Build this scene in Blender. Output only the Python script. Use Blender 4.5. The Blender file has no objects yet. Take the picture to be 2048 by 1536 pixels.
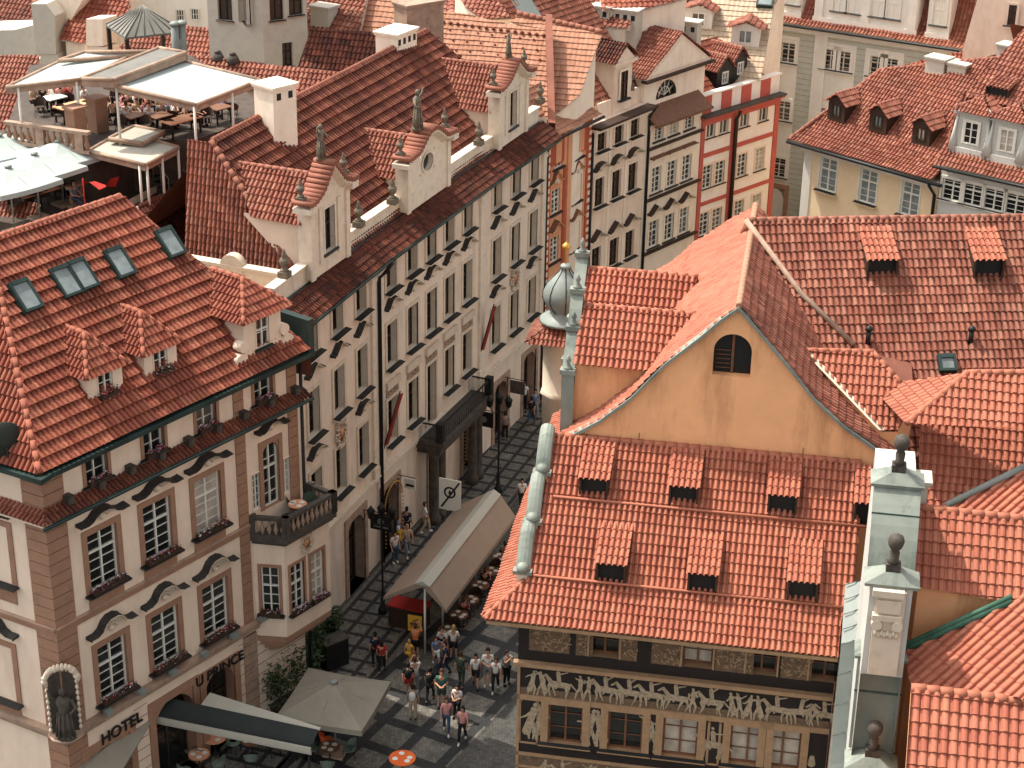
import bpy, math, random
import numpy as np
from mathutils import Vector, Matrix
R=math.radians
# ---------------- camera, world, sun, exposure ----------------
H=42.0; FP=3650.0; PIT=24.6; ROLL=1.07      # height above the street, focal length in photo pixels, pitch down, roll
SUN_EL=59.0; SUN_DIR=(-0.90,0.436)          # horizontal direction towards the sun
EXPO=1.1
_p,_r=R(PIT),R(ROLL)
CF=np.array([0,math.cos(_p),-math.sin(_p)])
_r0=np.array([1.,0,0]); _u0=np.array([0,math.sin(_p),math.cos(_p)])
CR=_r0*math.cos(_r)+_u0*math.sin(_r); CU=-_r0*math.sin(_r)+_u0*math.cos(_r)
CC=np.array([0,0,H])
sc=bpy.context.scene
COL=sc.collection
cd=bpy.data.cameras.new('camera'); cam=bpy.data.objects.new('camera',cd); COL.objects.link(cam)
cd.sensor_width=36; cd.lens=36*FP/2048; cd.clip_end=2000; cd.clip_start=.5
M=Matrix(((CR[0],CU[0],-CF[0],0),(CR[1],CU[1],-CF[1],0),(CR[2],CU[2],-CF[2],H),(0,0,0,1)))
cam.matrix_world=M; sc.camera=cam
w=bpy.data.worlds.new('World'); sc.world=w; w.use_nodes=True
nt=w.node_tree; bg=nt.nodes['Background']; sky=nt.nodes.new('ShaderNodeTexSky'); sky.sky_type='NISHITA'; sky.sun_disc=False
sky.sun_elevation=R(SUN_EL); sky.sun_rotation=math.atan2(SUN_DIR[0],SUN_DIR[1]); sky.dust_density=4.0
hs=nt.nodes.new('ShaderNodeHueSaturation'); hs.inputs['Saturation'].default_value=.18
nt.links.new(sky.outputs[0],hs.inputs['Color']); nt.links.new(hs.outputs[0],bg.inputs[0]); bg.inputs[1].default_value=.15
sd=bpy.data.lights.new('sun','SUN'); sd.energy=2.7; sd.angle=R(.5); sd.color=(1,.94,.85)
so=bpy.data.objects.new('sun',sd); COL.objects.link(so)
_sv=Vector((SUN_DIR[0]*math.cos(R(SUN_EL)),SUN_DIR[1]*math.cos(R(SUN_EL)),math.sin(R(SUN_EL))))
so.rotation_euler=_sv.to_track_quat('Z','Y').to_euler(); so.location=(-60,-10,90)
sc.view_settings.view_transform='Standard'; sc.view_settings.look='None'; sc.view_settings.exposure=EXPO; sc.view_settings.gamma=1
rnd=random.Random(7)
# ---------------- pixel rays ----------------
def ray(x,y):
    d=CF*FP+CR*(x-1024)-CU*(y-768); return d/np.linalg.norm(d)
def G(x,y,z=0.):
    d=ray(x,y); return CC+d*((z-H)/d[2])
def rot2(a): return np.array([math.cos(a),math.sin(a),0]),np.array([-math.sin(a),math.cos(a),0])
class Fr:
    "frame standing on the ground: x along the facade, y into the building, z up"
    def __init__(s,o,az):
        s.o=np.array([o[0],o[1],0. if len(o)<3 else o[2]]); s.az=az; s.ex,s.ey=rot2(R(az)); s.ez=np.array([0,0,1.])
    def loc(s,P): q=np.array(P)-s.o; return np.array([q@s.ex,q@s.ey,q[2]])
    def wp(s,x,y,z): return s.o+s.ex*x+s.ey*y+s.ez*z
    def on(s,px,py,P0,N):
        d=ray(px,py); dl=np.array([d@s.ex,d@s.ey,d[2]]); c=s.loc(CC); t=((np.array(P0)-c)@np.array(N))/(dl@np.array(N)); return c+dl*t
    def y(s,px,py,y=0.): P=s.on(px,py,(0,y,0),(0,1,0)); return P[0],P[2]
    def z(s,px,py,z=0.): P=s.on(px,py,(0,0,z),(0,0,1)); return P[0],P[1]
    def x(s,px,py,x=0.): P=s.on(px,py,(x,0,0),(1,0,0)); return P[1],P[2]
    def nxt(s,px,py,az): x,_=s.y(px,py); return Fr(s.wp(x,0,0),az)
class RP:
    "roof plane in a frame: p0 on the eave, u along the eave (angle in degrees), v up the slope"
    def __init__(s,p0,ang,slope,prof=None):
        s.p0=np.array(p0,float); s.U,s.P=rot2(R(ang)); sl=R(slope); s.V=s.P*math.cos(sl)+np.array([0,0,math.sin(sl)]); s.N=-s.P*math.sin(sl)+np.array([0,0,math.cos(sl)]); s.prof=prof; s.ang=ang
        if prof:
            a=[0]
            for (d0,z0),(d1,z1) in zip(prof,prof[1:]): a.append(a[-1]+math.hypot(d1-d0,z1-z0))
            s.arc=np.array(a); s.pd=np.array([q[0] for q in prof]); s.pz=np.array([q[1] for q in prof]); s.L=a[-1]
    def px(s,fr,px,py): q=fr.on(px,py,s.p0,s.N)-s.p0; return float(q@s.U),float(q@s.V)
    def uv(s,P): q=np.array(P)-s.p0; return float(q@s.U),float(q@s.V)
    def pt(s,u,v,h=0.):
        if s.prof:
            d=np.interp(v,s.arc,s.pd); z=np.interp(v,s.arc,s.pz); d2=np.interp(v+.05,s.arc,s.pd)-np.interp(v-.05,s.arc,s.pd); z2=np.interp(v+.05,s.arc,s.pz)-np.interp(v-.05,s.arc,s.pz); l=math.hypot(d2,z2) or 1
            return s.p0+s.U*u+s.P*(d-h*z2/l)+np.array([0,0,z+h*d2/l])
        return s.p0+s.U*u+s.V*v+s.N*h
# ---------------- objects ----------------
def lk(o,parent=None):
    COL.objects.link(o)
    if parent is not None: o.parent=parent
    return o
def tag(o,label=None,cat=None,group=None,kind=None):
    if label: o['label']=label
    if cat: o['category']=cat
    if group: o['group']=group
    if kind: o['kind']=kind
    return o
def empty(name,loc=(0,0,0),az=0,label=None,cat=None,group=None,parent=None):
    o=bpy.data.objects.new(name,None); o.empty_display_size=.3; o.location=tuple(loc); o.rotation_euler=(0,0,R(az)); lk(o,parent); return tag(o,label,cat,group)
def fempty(name,fr,label,cat,group=None): return empty(name,fr.o,fr.az,label,cat,group)
def copy_tree(o,parent=None,loc=None,rz=None,name=None):
    c=o.copy()
    if name: c.name=name
    COL.objects.link(c); c.parent=parent
    if loc is not None: c.location=loc
    if rz is not None: c.rotation_euler=(0,0,rz)
    for ch in list(o.children): copy_tree(ch,c)
    return c
class MB:
    def __init__(s): s.v=[]; s.f=[]; s.m=[]; s.mi=0; s.sm=[]
    def face(s,*pts,smooth=False):
        n=len(s.v); s.v+= [tuple(map(float,p)) for p in pts]; s.f.append(tuple(range(n,n+len(pts)))); s.m.append(s.mi); s.sm.append(smooth)
    def box(s,x0,x1,y0,y1,z0,z1,skip=''):
        p=[(x0,y0,z0),(x1,y0,z0),(x1,y1,z0),(x0,y1,z0),(x0,y0,z1),(x1,y0,z1),(x1,y1,z1),(x0,y1,z1)]
        for k,q in (('b',(3,2,1,0)),('t',(4,5,6,7)),('f',(0,1,5,4)),('r',(1,2,6,5)),('k',(2,3,7,6)),('l',(3,0,4,7))):
            if k not in skip: s.face(*[p[i] for i in q])
        return s
    def obox(s,c,sx,sy,sz,az=0):
        "box centred at c (bottom z), rotated about z"
        a,b=rot2(R(az)); c=np.array(c,float)
        P=[c+a*i*sx/2+b*j*sy/2+np.array([0,0,k*sz]) for k in (0,1) for i,j in ((-1,-1),(1,-1),(1,1),(-1,1))]
        for q in ((3,2,1,0),(4,5,6,7),(0,1,5,4),(1,2,6,5),(2,3,7,6),(3,0,4,7)): s.face(*[P[i] for i in q])
        return s
    def prism(s,poly,y0,y1,mat_side=None):
        "polygon in x,z extruded along y"
        m=s.mi
        s.face(*[(x,y0,z) for x,z in poly]); s.face(*[(x,y1,z) for x,z in reversed(poly)])
        if mat_side is not None: s.mi=mat_side
        for (a,b),(c,d) in zip(poly,poly[1:]+poly[:1]): s.face((a,y0,b),(a,y1,b),(c,y1,d),(c,y0,d))
        s.mi=m; return s
    def zprism(s,poly,z0,z1,cap=True):
        if cap: s.face(*[(x,y,z1) for x,y in poly]); s.face(*[(x,y,z0) for x,y in reversed(poly)])
        for (a,b),(c,d) in zip(poly,poly[1:]+poly[:1]): s.face((a,b,z0),(c,d,z0),(c,d,z1),(a,b,z1))
        return s
    def tube(s,pts,r,n=6,cap=True,smooth=True):
        pts=[np.array(p,float) for p in pts]; rs=r if isinstance(r,(list,tuple)) else [r]*len(pts); rings=[]
        for i,p in enumerate(pts):
            t=pts[min(i+1,len(pts)-1)]-pts[max(i-1,0)]; t=t/(np.linalg.norm(t) or 1)
            a=np.cross(t,(0,0,1.)); 
            if np.linalg.norm(a)<.1: a=np.cross(t,(1.,0,0))
            a/=np.linalg.norm(a); b=np.cross(t,a)
            rings.append([p+rs[i]*(a*math.cos(2*math.pi*k/n)+b*math.sin(2*math.pi*k/n)) for k in range(n)])
        base=len(s.v)
        for rg in rings: s.v+=[tuple(map(float,q)) for q in rg]
        for i in range(len(rings)-1):
            for k in range(n):
                a0=base+i*n+k; a1=base+i*n+(k+1)%n; s.f.append((a0,a1,a1+n,a0+n)); s.m.append(s.mi); s.sm.append(smooth)
        if cap:
            s.f.append(tuple(base+k for k in reversed(range(n)))); s.m.append(s.mi); s.sm.append(False)
            e=base+(len(rings)-1)*n; s.f.append(tuple(e+k for k in range(n))); s.m.append(s.mi); s.sm.append(False)
        return s
    def lathe(s,c,prof,n=10,sx=1,sy=1,smooth=True,a0=0):
        "prof: (radius, z) from bottom to top"
        base=len(s.v); c=np.array(c,float)
        for r_,z in prof:
            for k in range(n):
                t=a0+2*math.pi*k/n; s.v.append((c[0]+r_*math.cos(t)*sx,c[1]+r_*math.sin(t)*sy,c[2]+z))
        for i in range(len(prof)-1):
            for k in range(n):
                a_=base+i*n+k; b=base+i*n+(k+1)%n; s.f.append((a_,b,b+n,a_+n)); s.m.append(s.mi); s.sm.append(smooth)
        s.f.append(tuple(base+k for k in reversed(range(n)))); s.m.append(s.mi); s.sm.append(False)
        e=base+(len(prof)-1)*n; s.f.append(tuple(e+k for k in range(n))); s.m.append(s.mi); s.sm.append(False)
        return s
    def strip(s,A,B,smooth=False):
        for a0,a1,b0,b1 in zip(A,A[1:],B,B[1:]): s.face(a0,a1,b1,b0,smooth=smooth)
        return s
    def mesh(s,name,mats):
        me=bpy.data.meshes.new(name); me.from_pydata(s.v,[],s.f)
        for m in (mats if isinstance(mats,(list,tuple)) else [mats]): me.materials.append(m)
        me.polygons.foreach_set('material_index',s.m); me.polygons.foreach_set('use_smooth',s.sm); me.update(); return me
    def build(s,name,mats,parent=None,loc=(0,0,0),rz=0,**kw):
        o=bpy.data.objects.new(name,s.mesh(name,mats)); o.location=tuple(map(float,loc)); o.rotation_euler=(0,0,rz); lk(o,parent); return tag(o,**kw)
# ---------------- materials ----------------
def lin(c): return tuple((x/255/12.92 if x/255<=.04045 else ((x/255+.055)/1.055)**2.4) for x in c)+(1,)
def mat(name,col,rough=.8,var=.12,scale=1.5,bump=0.,bscale=12,spec=.3,metal=0,stain=None,stain_amt=.0,sscale=.5,streak=False):
    m=bpy.data.materials.new(name); m.use_nodes=True; n=m.node_tree; L=n.links; b=n.nodes['Principled BSDF']
    b.inputs['Roughness'].default_value=rough; b.inputs['Specular IOR Level'].default_value=spec; b.inputs['Metallic'].default_value=metal
    tc=n.nodes.new('ShaderNodeTexCoord'); no=n.nodes.new('ShaderNodeTexNoise'); no.inputs['Scale'].default_value=scale; no.inputs['Detail'].default_value=6; no.inputs['Roughness'].default_value=.65
    L.new(tc.outputs['Object'],no.inputs['Vector'])
    mx=n.nodes.new('ShaderNodeMix'); mx.data_type='RGBA'; c=np.array(col[:3])
    mx.inputs['A'].default_value=tuple(c*(1-var))+(1,); mx.inputs['B'].default_value=tuple(np.minimum(c*(1+var),1))+(1,)
    mr=n.nodes.new('ShaderNodeMapRange'); mr.inputs['From Min'].default_value=.3; mr.inputs['From Max'].default_value=.7; L.new(no.outputs['Fac'],mr.inputs['Value']); L.new(mr.outputs[0],mx.inputs['Factor'])
    out=mx.outputs['Result']
    if stain_amt:
        n2=n.nodes.new('ShaderNodeTexNoise'); n2.inputs['Scale'].default_value=sscale; n2.inputs['Detail'].default_value=8; n2.inputs['Roughness'].default_value=.7
        mp=n.nodes.new('ShaderNodeMapping'); mp.inputs['Location'].default_value=(3,7,1); mp.inputs['Scale'].default_value=(1,1,.22 if streak else 1); L.new(tc.outputs['Object'],mp.inputs['Vector']); L.new(mp.outputs[0],n2.inputs['Vector'])
        m3=n.nodes.new('ShaderNodeMapRange'); m3.inputs['From Min'].default_value=.48; m3.inputs['From Max'].default_value=.68; m3.inputs['To Max'].default_value=stain_amt; L.new(n2.outputs['Fac'],m3.inputs['Value'])
        mx2=n.nodes.new('ShaderNodeMix'); mx2.data_type='RGBA'; L.new(out,mx2.inputs['A']); mx2.inputs['B'].default_value=tuple(stain or tuple(c*.5))[:3]+(1,); L.new(m3.outputs[0],mx2.inputs['Factor']); out=mx2.outputs['Result']
    L.new(out,b.inputs['Base Color'])
    if bump:
        nb=n.nodes.new('ShaderNodeTexNoise'); nb.inputs['Scale'].default_value=bscale; nb.inputs['Detail'].default_value=4; L.new(tc.outputs['Object'],nb.inputs['Vector'])
        bp=n.nodes.new('ShaderNodeBump'); bp.inputs['Strength'].default_value=bump; bp.inputs['Distance'].default_value=.02; L.new(nb.outputs['Fac'],bp.inputs['Height']); L.new(bp.outputs[0],b.inputs['Normal'])
    return m
def tilemat(name,cols,rough=.75,moss=.0,big=.35):
    "roof tiles: one random shade per tile from its UV cell, large scale weathering"
    m=bpy.data.materials.new(name); m.use_nodes=True; n=m.node_tree; L=n.links; b=n.nodes['Principled BSDF']; b.inputs['Roughness'].default_value=rough; b.inputs['Specular IOR Level'].default_value=.25
    uv=n.nodes.new('ShaderNodeUVMap'); fl=n.nodes.new('ShaderNodeVectorMath'); fl.operation='FLOOR'; L.new(uv.outputs[0],fl.inputs[0])
    wn=n.nodes.new('ShaderNodeTexWhiteNoise'); wn.noise_dimensions='2D'; L.new(fl.outputs[0],wn.inputs['Vector'])
    cr=n.nodes.new('ShaderNodeValToRGB'); e=cr.color_ramp.elements; k=len(cols)
    while len(e)<k: e.new(.5)
    for i,c in enumerate(cols): e[i].position=i/(k-1); e[i].color=tuple(c[:3])+(1,)
    L.new(wn.outputs['Value'],cr.inputs[0])
    tc=n.nodes.new('ShaderNodeTexCoord'); no=n.nodes.new('ShaderNodeTexNoise'); no.inputs['Scale'].default_value=.45; no.inputs['Detail'].default_value=8; no.inputs['Roughness'].default_value=.7; L.new(tc.outputs['Object'],no.inputs['Vector'])
    mr=n.nodes.new('ShaderNodeMapRange'); mr.inputs['From Min'].default_value=.35; mr.inputs['From Max'].default_value=.68; mr.inputs['To Min'].default_value=1+big*.25; mr.inputs['To Max'].default_value=1-big; L.new(no.outputs['Fac'],mr.inputs['Value'])
    mu=n.nodes.new('ShaderNodeVectorMath'); mu.operation='SCALE'; L.new(cr.outputs[0],mu.inputs[0]); L.new(mr.outputs[0],mu.inputs['Scale'])
    out=mu.outputs[0]
    if moss:
        n2=n.nodes.new('ShaderNodeTexNoise'); n2.inputs['Scale'].default_value=1.3; n2.inputs['Detail'].default_value=10; n2.inputs['Roughness'].default_value=.8; L.new(tc.outputs['Object'],n2.inputs['Vector'])
        m3=n.nodes.new('ShaderNodeMapRange'); m3.inputs['From Min'].default_value=.52; m3.inputs['From Max'].default_value=.7; m3.inputs['To Max'].default_value=moss; L.new(n2.outputs['Fac'],m3.inputs['Value'])
        mx=n.nodes.new('ShaderNodeMix'); mx.data_type='RGBA'; L.new(out,mx.inputs['A']); mx.inputs['B'].default_value=(.05,.035,.025,1); L.new(m3.outputs[0],mx.inputs['Factor']); out=mx.outputs['Result']
    sp=n.nodes.new('ShaderNodeTexNoise'); sp.inputs['Scale'].default_value=5; sp.inputs['Detail'].default_value=5; L.new(tc.outputs['Object'],sp.inputs['Vector'])
    m5=n.nodes.new('ShaderNodeMapRange'); m5.inputs['From Min'].default_value=.6; m5.inputs['From Max'].default_value=.75; m5.inputs['To Max'].default_value=.35; L.new(sp.outputs['Fac'],m5.inputs['Value'])
    mx5=n.nodes.new('ShaderNodeMix'); mx5.data_type='RGBA'; L.new(out,mx5.inputs['A']); mx5.inputs['B'].default_value=(.09,.05,.035,1); L.new(m5.outputs[0],mx5.inputs['Factor']); out=mx5.outputs['Result']
    L.new(out,b.inputs['Base Color']); return m
def C(h,k=1.): return tuple(k*x for x in lin(tuple(int(h[i:i+2],16) for i in (0,2,4)))[:3])+(1,)
# ---------------- tiled roofs ----------------
def tiles(rp,poly,name,mt,parent,w=.2,l=.34,amp=.095,step=.045,n=8,lift=.02,shift=0.,under=None):
    "relief tiles over a u-monotone polygon given in roof u,v; clipped exactly to its outline"
    P=np.array(poly,float); u0,u1=P[:,0].min(),P[:,0].max(); v0,v1=P[:,1].min(),P[:,1].max()
    k0=math.floor((u0-shift)/w); k1=math.ceil((u1-shift)/w)
    us=np.array([shift+(k+j/n)*w for k in range(k0,k1) for j in range(n)]+[shift+k1*w]); us=us[(us>u0)&(us<u1)]; us=np.unique(np.concatenate([us,[u0,u1],P[:,0]]))
    r0=math.floor(v0/l); r1=math.ceil(v1/l); e=.001
    vs=np.array([x for r in range(r0,r1) for x in (r*l,(r+1)*l-e)])
    # range of v for each u
    lo=np.full(len(us),1e9); hi=np.full(len(us),-1e9)
    for a,b in zip(P,np.roll(P,-1,0)):
        if abs(a[0]-b[0])<1e-9:
            k=np.abs(us-a[0])<1e-9; lo[k]=np.minimum(lo[k],min(a[1],b[1])); hi[k]=np.maximum(hi[k],max(a[1],b[1])); continue
        if a[0]>b[0]: a,b=b,a
        k=(us>=a[0]-1e-9)&(us<=b[0]+1e-9); y=a[1]+(us[k]-a[0])/(b[0]-a[0])*(b[1]-a[1]); lo[k]=np.minimum(lo[k],y); hi[k]=np.maximum(hi[k],y)
    UU,VV=np.meshgrid(us,vs,indexing='ij'); VC=np.clip(VV,lo[:,None],hi[:,None])
    fr_=((UU-shift)/w)%1.0
    rowi=(np.arange(len(vs))//2)[None,:]+r0
    fv=np.clip((VC/l)-rowi,0,1)
    cell=np.floor((UU-shift)/w+1e-6)
    hsh=np.modf(np.abs(np.sin(cell*12.9898+rowi*78.233)*43758.5453))[0]
    hh=lift+amp*np.clip((np.abs(np.sin(np.pi*fr_))-.42)/.58,0,1)**.42*(1-.12*fv)+step*(1-fv)+(hsh-.5)*.014+.035*np.sin(UU*.83+v0*3+1)*np.sin(VC*1.1+u0*2)+.015*np.sin(UU*2.9+2*VC)
    if rp.prof:
        d=np.interp(VC,rp.arc,rp.pd); z=np.interp(VC,rp.arc,rp.pz); ee=.06
        d2=np.interp(VC+ee,rp.arc,rp.pd)-np.interp(VC-ee,rp.arc,rp.pd); z2=np.interp(VC+ee,rp.arc,rp.pz)-np.interp(VC-ee,rp.arc,rp.pz); ln=np.hypot(d2,z2)+1e-9
        d=d-hh*z2/ln; z=z+hh*d2/ln
        X=rp.p0[0]+rp.U[0]*UU+rp.P[0]*d; Y=rp.p0[1]+rp.U[1]*UU+rp.P[1]*d; Z=rp.p0[2]+z
    else:
        X=rp.p0[0]+rp.U[0]*UU+rp.V[0]*VC+rp.N[0]*hh; Y=rp.p0[1]+rp.U[1]*UU+rp.V[1]*VC+rp.N[1]*hh; Z=rp.p0[2]+rp.V[2]*VC+rp.N[2]*hh
    nu,nv=len(us),len(vs); V=np.stack([X,Y,Z],-1).reshape(-1,3)
    I=np.arange(nu*nv).reshape(nu,nv); q=np.stack([I[:-1,:-1],I[1:,:-1],I[1:,1:],I[:-1,1:]],-1).reshape(-1,4)
    dv=np.maximum(np.abs(VC[:-1,1:]-VC[:-1,:-1]),np.abs(VC[1:,1:]-VC[1:,:-1])).reshape(-1)
    q=q[dv>e*.2]
    me=bpy.data.meshes.new(name); me.vertices.add(len(V)); me.vertices.foreach_set('co',V.ravel().astype('f4'))
    me.loops.add(len(q)*4); me.loops.foreach_set('vertex_index',q.ravel().astype('i4')); me.polygons.add(len(q)); me.polygons.foreach_set('loop_start',np.arange(0,len(q)*4,4,dtype='i4'))
    me.polygons.foreach_set('use_smooth',np.zeros(len(q),dtype=bool))
    # uv: centre of the face decides its tile
    uc=(UU[:-1,:-1]+UU[1:,:-1])/2; cu=np.floor((uc-shift)/w)+.5; cv=np.broadcast_to((rowi[:,:-1]+.5).astype(float),cu.shape)
    uvf=np.stack([cu.reshape(-1)[dv>e*.2],cv.reshape(-1)[dv>e*.2]],-1); uvl=me.uv_layers.new(name='UVMap'); uvl.data.foreach_set('uv',np.repeat(uvf,4,0).ravel().astype('f4'))
    me.update(); me.validate(); me.materials.append(mt)
    o=bpy.data.objects.new(name,me); lk(o,parent); return o
def caps(pts,name,mt,parent,r=.11,l=.36,lift=.06):
    "ridge or hip tiles: short overlapping tapered half rounds along a line"
    mb=MB(); pts=[np.array(p,float) for p in pts]
    for a,b in zip(pts,pts[1:]):
        L=np.linalg.norm(b-a); k=max(1,round(L/l)); 
        for i in range(k):
            p=a+(b-a)*i/k; q=a+(b-a)*(i+1.06)/k; mb.tube([p+(0,0,lift-.02),q+(0,0,lift-.02)],[r*.86,r*1.06],6)
    return mb.build(name,mt,parent)
def rline(rp,*uv,h=.03): return [rp.pt(u,v,h) for u,v in uv]
def deck(rp,poly,mb,h=-.02):
    "under side of a roof so that no light leaks through"
    mb.face(*[rp.pt(u,v,h) for u,v in poly])
# ---------------- walls with openings ----------------
def wallgrid(mb,x0,x1,z0,z1,holes,y=0.,top=None):
    "front wall with rectangular holes (x0,x1,z0,z1)"
    xs=sorted(set([x0,x1]+[min(max(h[i],x0),x1) for h in holes for i in (0,1)])); zs=sorted(set([z0,z1]+[min(max(h[i],z0),z1) for h in holes for i in (2,3)]))
    for a,b in zip(xs,xs[1:]):
        for c,d in zip(zs,zs[1:]):
            mx,mz=(a+b)/2,(c+d)/2
            if any(h[0]<mx<h[1] and h[2]<mz<h[3] for h in holes): continue
            mb.face((a,y,c),(b,y,c),(b,y,d),(a,y,d))
def shell(mb,x0,x1,dep,z0,z1,sides='lrkt'):
    if 'l' in sides: mb.face((x0,dep,z0),(x0,0,z0),(x0,0,z1),(x0,dep,z1))
    if 'r' in sides: mb.face((x1,0,z0),(x1,dep,z0),(x1,dep,z1),(x1,0,z1))
    if 'k' in sides: mb.face((x1,dep,z0),(x0,dep,z0),(x0,dep,z1),(x1,dep,z1))
    if 't' in sides: mb.face((x0,0,z1),(x1,0,z1),(x1,dep,z1),(x0,dep,z1))
# ---------------- palette ----------------
K={}
def mk(n,*a,**k): K[n]=mat(n,*a,**k)
mk('plaster_grey',C('dcc9b5'),stain=C('9a8574'),stain_amt=.35,streak=True,sscale=1.2,var=.06)
mk('plaster_hotel',C('e2cbb4'),stain=C('a98e74'),stain_amt=.25,streak=True,sscale=1.,var=.05)
mk('trim_white',C('d8c9b4'),var=.06,stain=C('8d8274'),stain_amt=.3,sscale=2.5)
mk('trim_tan',C('99745d'),var=.1,stain=C('6d5142'),stain_amt=.35,sscale=2)
mk('trim_pale',C('cdbca6'),var=.06,stain=C('a08a75'),stain_amt=.3,sscale=2.5)
mk('stone',C('a08672'),var=.2,scale=3,stain=C('5f5046'),stain_amt=.5,sscale=2,bump=.3)
mk('stone_dark',C('4e463e'),var=.3,scale=4,bump=.5,stain=C('201c18'),stain_amt=.5,sscale=3)
mk('old_stone',C('6e6455'),var=.3,scale=5,bump=.5,stain=C('3d362c'),stain_amt=.6,sscale=4)
mk('black_metal',C('1d1e1d'),rough=.5,var=.2)
mk('gutter',C('22302c'),rough=.45,var=.25,stain=C('4a6058'),stain_amt=.3)
mk('copper',C('80857a'),rough=.55,var=.12,scale=1.2,stain=C('3e4a44'),stain_amt=.75,sscale=1.1,streak=True)
mk('copper_dark',C('33403b'),rough=.5,var=.3,stain=C('7f958b'),stain_amt=.3)
mk('verdigris',C('3c6350'),rough=.6,var=.3,stain=C('1f2d26'),stain_amt=.5,sscale=2)
mk('zinc',C('7f857e'),rough=.5,var=.12,stain=C('6d716b'),stain_amt=.4)
mk('lead',C('6e6a62'),rough=.6,var=.15,stain=C('565a52'),stain_amt=.5)
mk('hood_top',C('2f2c29'),var=.3,rough=.7,stain=C('57504a'),stain_amt=.4,sscale=3)
mk('wood_dark',C('3a2a20'),rough=.6,var=.3,scale=5)
mk('wood_brown',C('6f4a33'),rough=.6,var=.3,scale=5)
mk('win_white',C('d9d5c8'),rough=.5,var=.04)
mk('win_brown',C('33281f'),rough=.5,var=.2)
mk('ochre',C('e8ac7b'),var=.09,scale=.8,stain=C('94603f'),stain_amt=.6,sscale=.7,streak=True,bump=.15)
mk('ochre_dark',C('c0875f'),var=.07,stain=C('8f5d40'),stain_amt=.4)
mk('orange_wall',C('d69a74'),var=.08,stain=C('9a5c3c'),stain_amt=.3,streak=True)
mk('orange_red',C('ad5238'),var=.12,stain=C('7a3520'),stain_amt=.35)
mk('cream',C('ebdac4'),var=.06,stain=C('b79f85'),stain_amt=.35,streak=True,sscale=1.2)
mk('cream_peach',C('e6cfb8'),var=.06,stain=C('bd9576'),stain_amt=.35,streak=True,sscale=1.2)
mk('yellow',C('e0c6a0'),var=.05,stain=C('cfa877'),stain_amt=.25)
mk('green_wall',C('b1b2a5'),var=.08,stain=C('7b7d6d'),stain_amt=.3)
mk('white_wall',C('d8d1c4'),var=.05,stain=C('a9a294'),stain_amt=.3,streak=True)
mk('grey_wall',C('b9b6ad'),var=.06,stain=C('8d8a80'),stain_amt=.3)
mk('red_trim',C('b85a4c'),var=.1,stain=C('8d3b2a'),stain_amt=.25)
mk('pinkish_white',C('ebdfd2'),var=.05,stain=C('bba68d'),stain_amt=.3)
mk('chimney_white',C('bdb4a4'),var=.06,stain=C('9d968a'),stain_amt=.4,sscale=2)
mk('fresco',C('9b8a72'),var=.25,scale=9,stain=C('4a3a2c'),stain_amt=.6,sscale=7)
mk('fresco_dark',C('66523f'),var=.3,scale=8,stain=C('2c231b'),stain_amt=.6,sscale=6)
mk('sgraffito',C('96785a'),var=.15,scale=4,stain=C('7d6049'),stain_amt=.4,sscale=3)
mk('sgraffito_dark',C('241d19'),var=.25,scale=4)
mk('canvas_white',C('aaa597'),var=.04,rough=.9)
mk('canvas_bright',C('a4aca6'),var=.03,rough=.9)
mk('canvas_tan',C('94816f'),var=.06,rough=.9,stain=C('97806c'),stain_amt=.3)
mk('canvas_grey',C('5e6259'),var=.06,rough=.9)
mk('foliage',C('3d4f2c'),var=.45,scale=9,rough=.7)
mk('foliage_dark',C('2b3a22'),var=.45,scale=9,rough=.7)
mk('flower_red',C('b3363a'),var=.2); mk('flower_pink',C('c4869b'),var=.2); mk('flower_white',C('d8cfc8'),var=.1)
mk('flag_red',C('8e2a26'),var=.12,rough=.9); mk('orange_cloth',C('d9642c'),var=.1); mk('red_cloth',C('a32c25'),var=.15)
mk('gold',C('c9974a'),rough=.4,metal=.6)
mk('asphalt_cloth',C('2c3028'),var=.2)
def glass(name,col,rough=.12,curt=None,amt=.0):
    m=mat(name,col,rough=rough,var=.4,scale=1.3,spec=.7)
    return m
K['glass_half']=glass('glass_half',(.11,.095,.075,1),.25); K['glass']=glass('glass',(.012,.014,.013,1)); K['glass_warm']=glass('glass_warm',(.05,.032,.022,1),.2); K['glass_curtain']=glass('glass_curtain',(.42,.36,.29,1),.4); K['glass_sky']=glass('glass_sky',(.19,.22,.21,1),.15)
K['tile_hotel']=tilemat('tile_hotel',[C('884633'),C('94543f'),C('7c3c2d'),C('a0614b'),C('8d4c38')],moss=.3,big=.28)
K['tile_old']=tilemat('tile_old',[C('6a382a'),C('7b4635'),C('5a2d24'),C('8b533c'),C('723d30')],moss=.5,big=.4)
K['tile_new']=tilemat('tile_new',[C('a15e48'),C('aa6952'),C('985541'),C('a96a51'),C('9e5c47')],moss=.12,big=.16)
K['tile_mid']=tilemat('tile_mid',[C('8a4f3d'),C('975d4a'),C('7d4636'),C('a26c57'),C('764031')],moss=.4,big=.3)
K['tile_pale']=tilemat('tile_pale',[C('a8785d'),C('af7f67'),C('9f6d53'),C('ab7d65')],moss=.1,big=.15)
K['tile_sand']=tilemat('tile_sand',[C('b09980'),C('b6a188'),C('a99076')],moss=.05,big=.1)
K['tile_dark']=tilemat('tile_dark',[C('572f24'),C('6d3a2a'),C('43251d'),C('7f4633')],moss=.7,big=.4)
K['tile_black']=tilemat('tile_black',[C('282320'),C('322a25'),C('1b1817')],moss=.5,big=.4)
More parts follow.
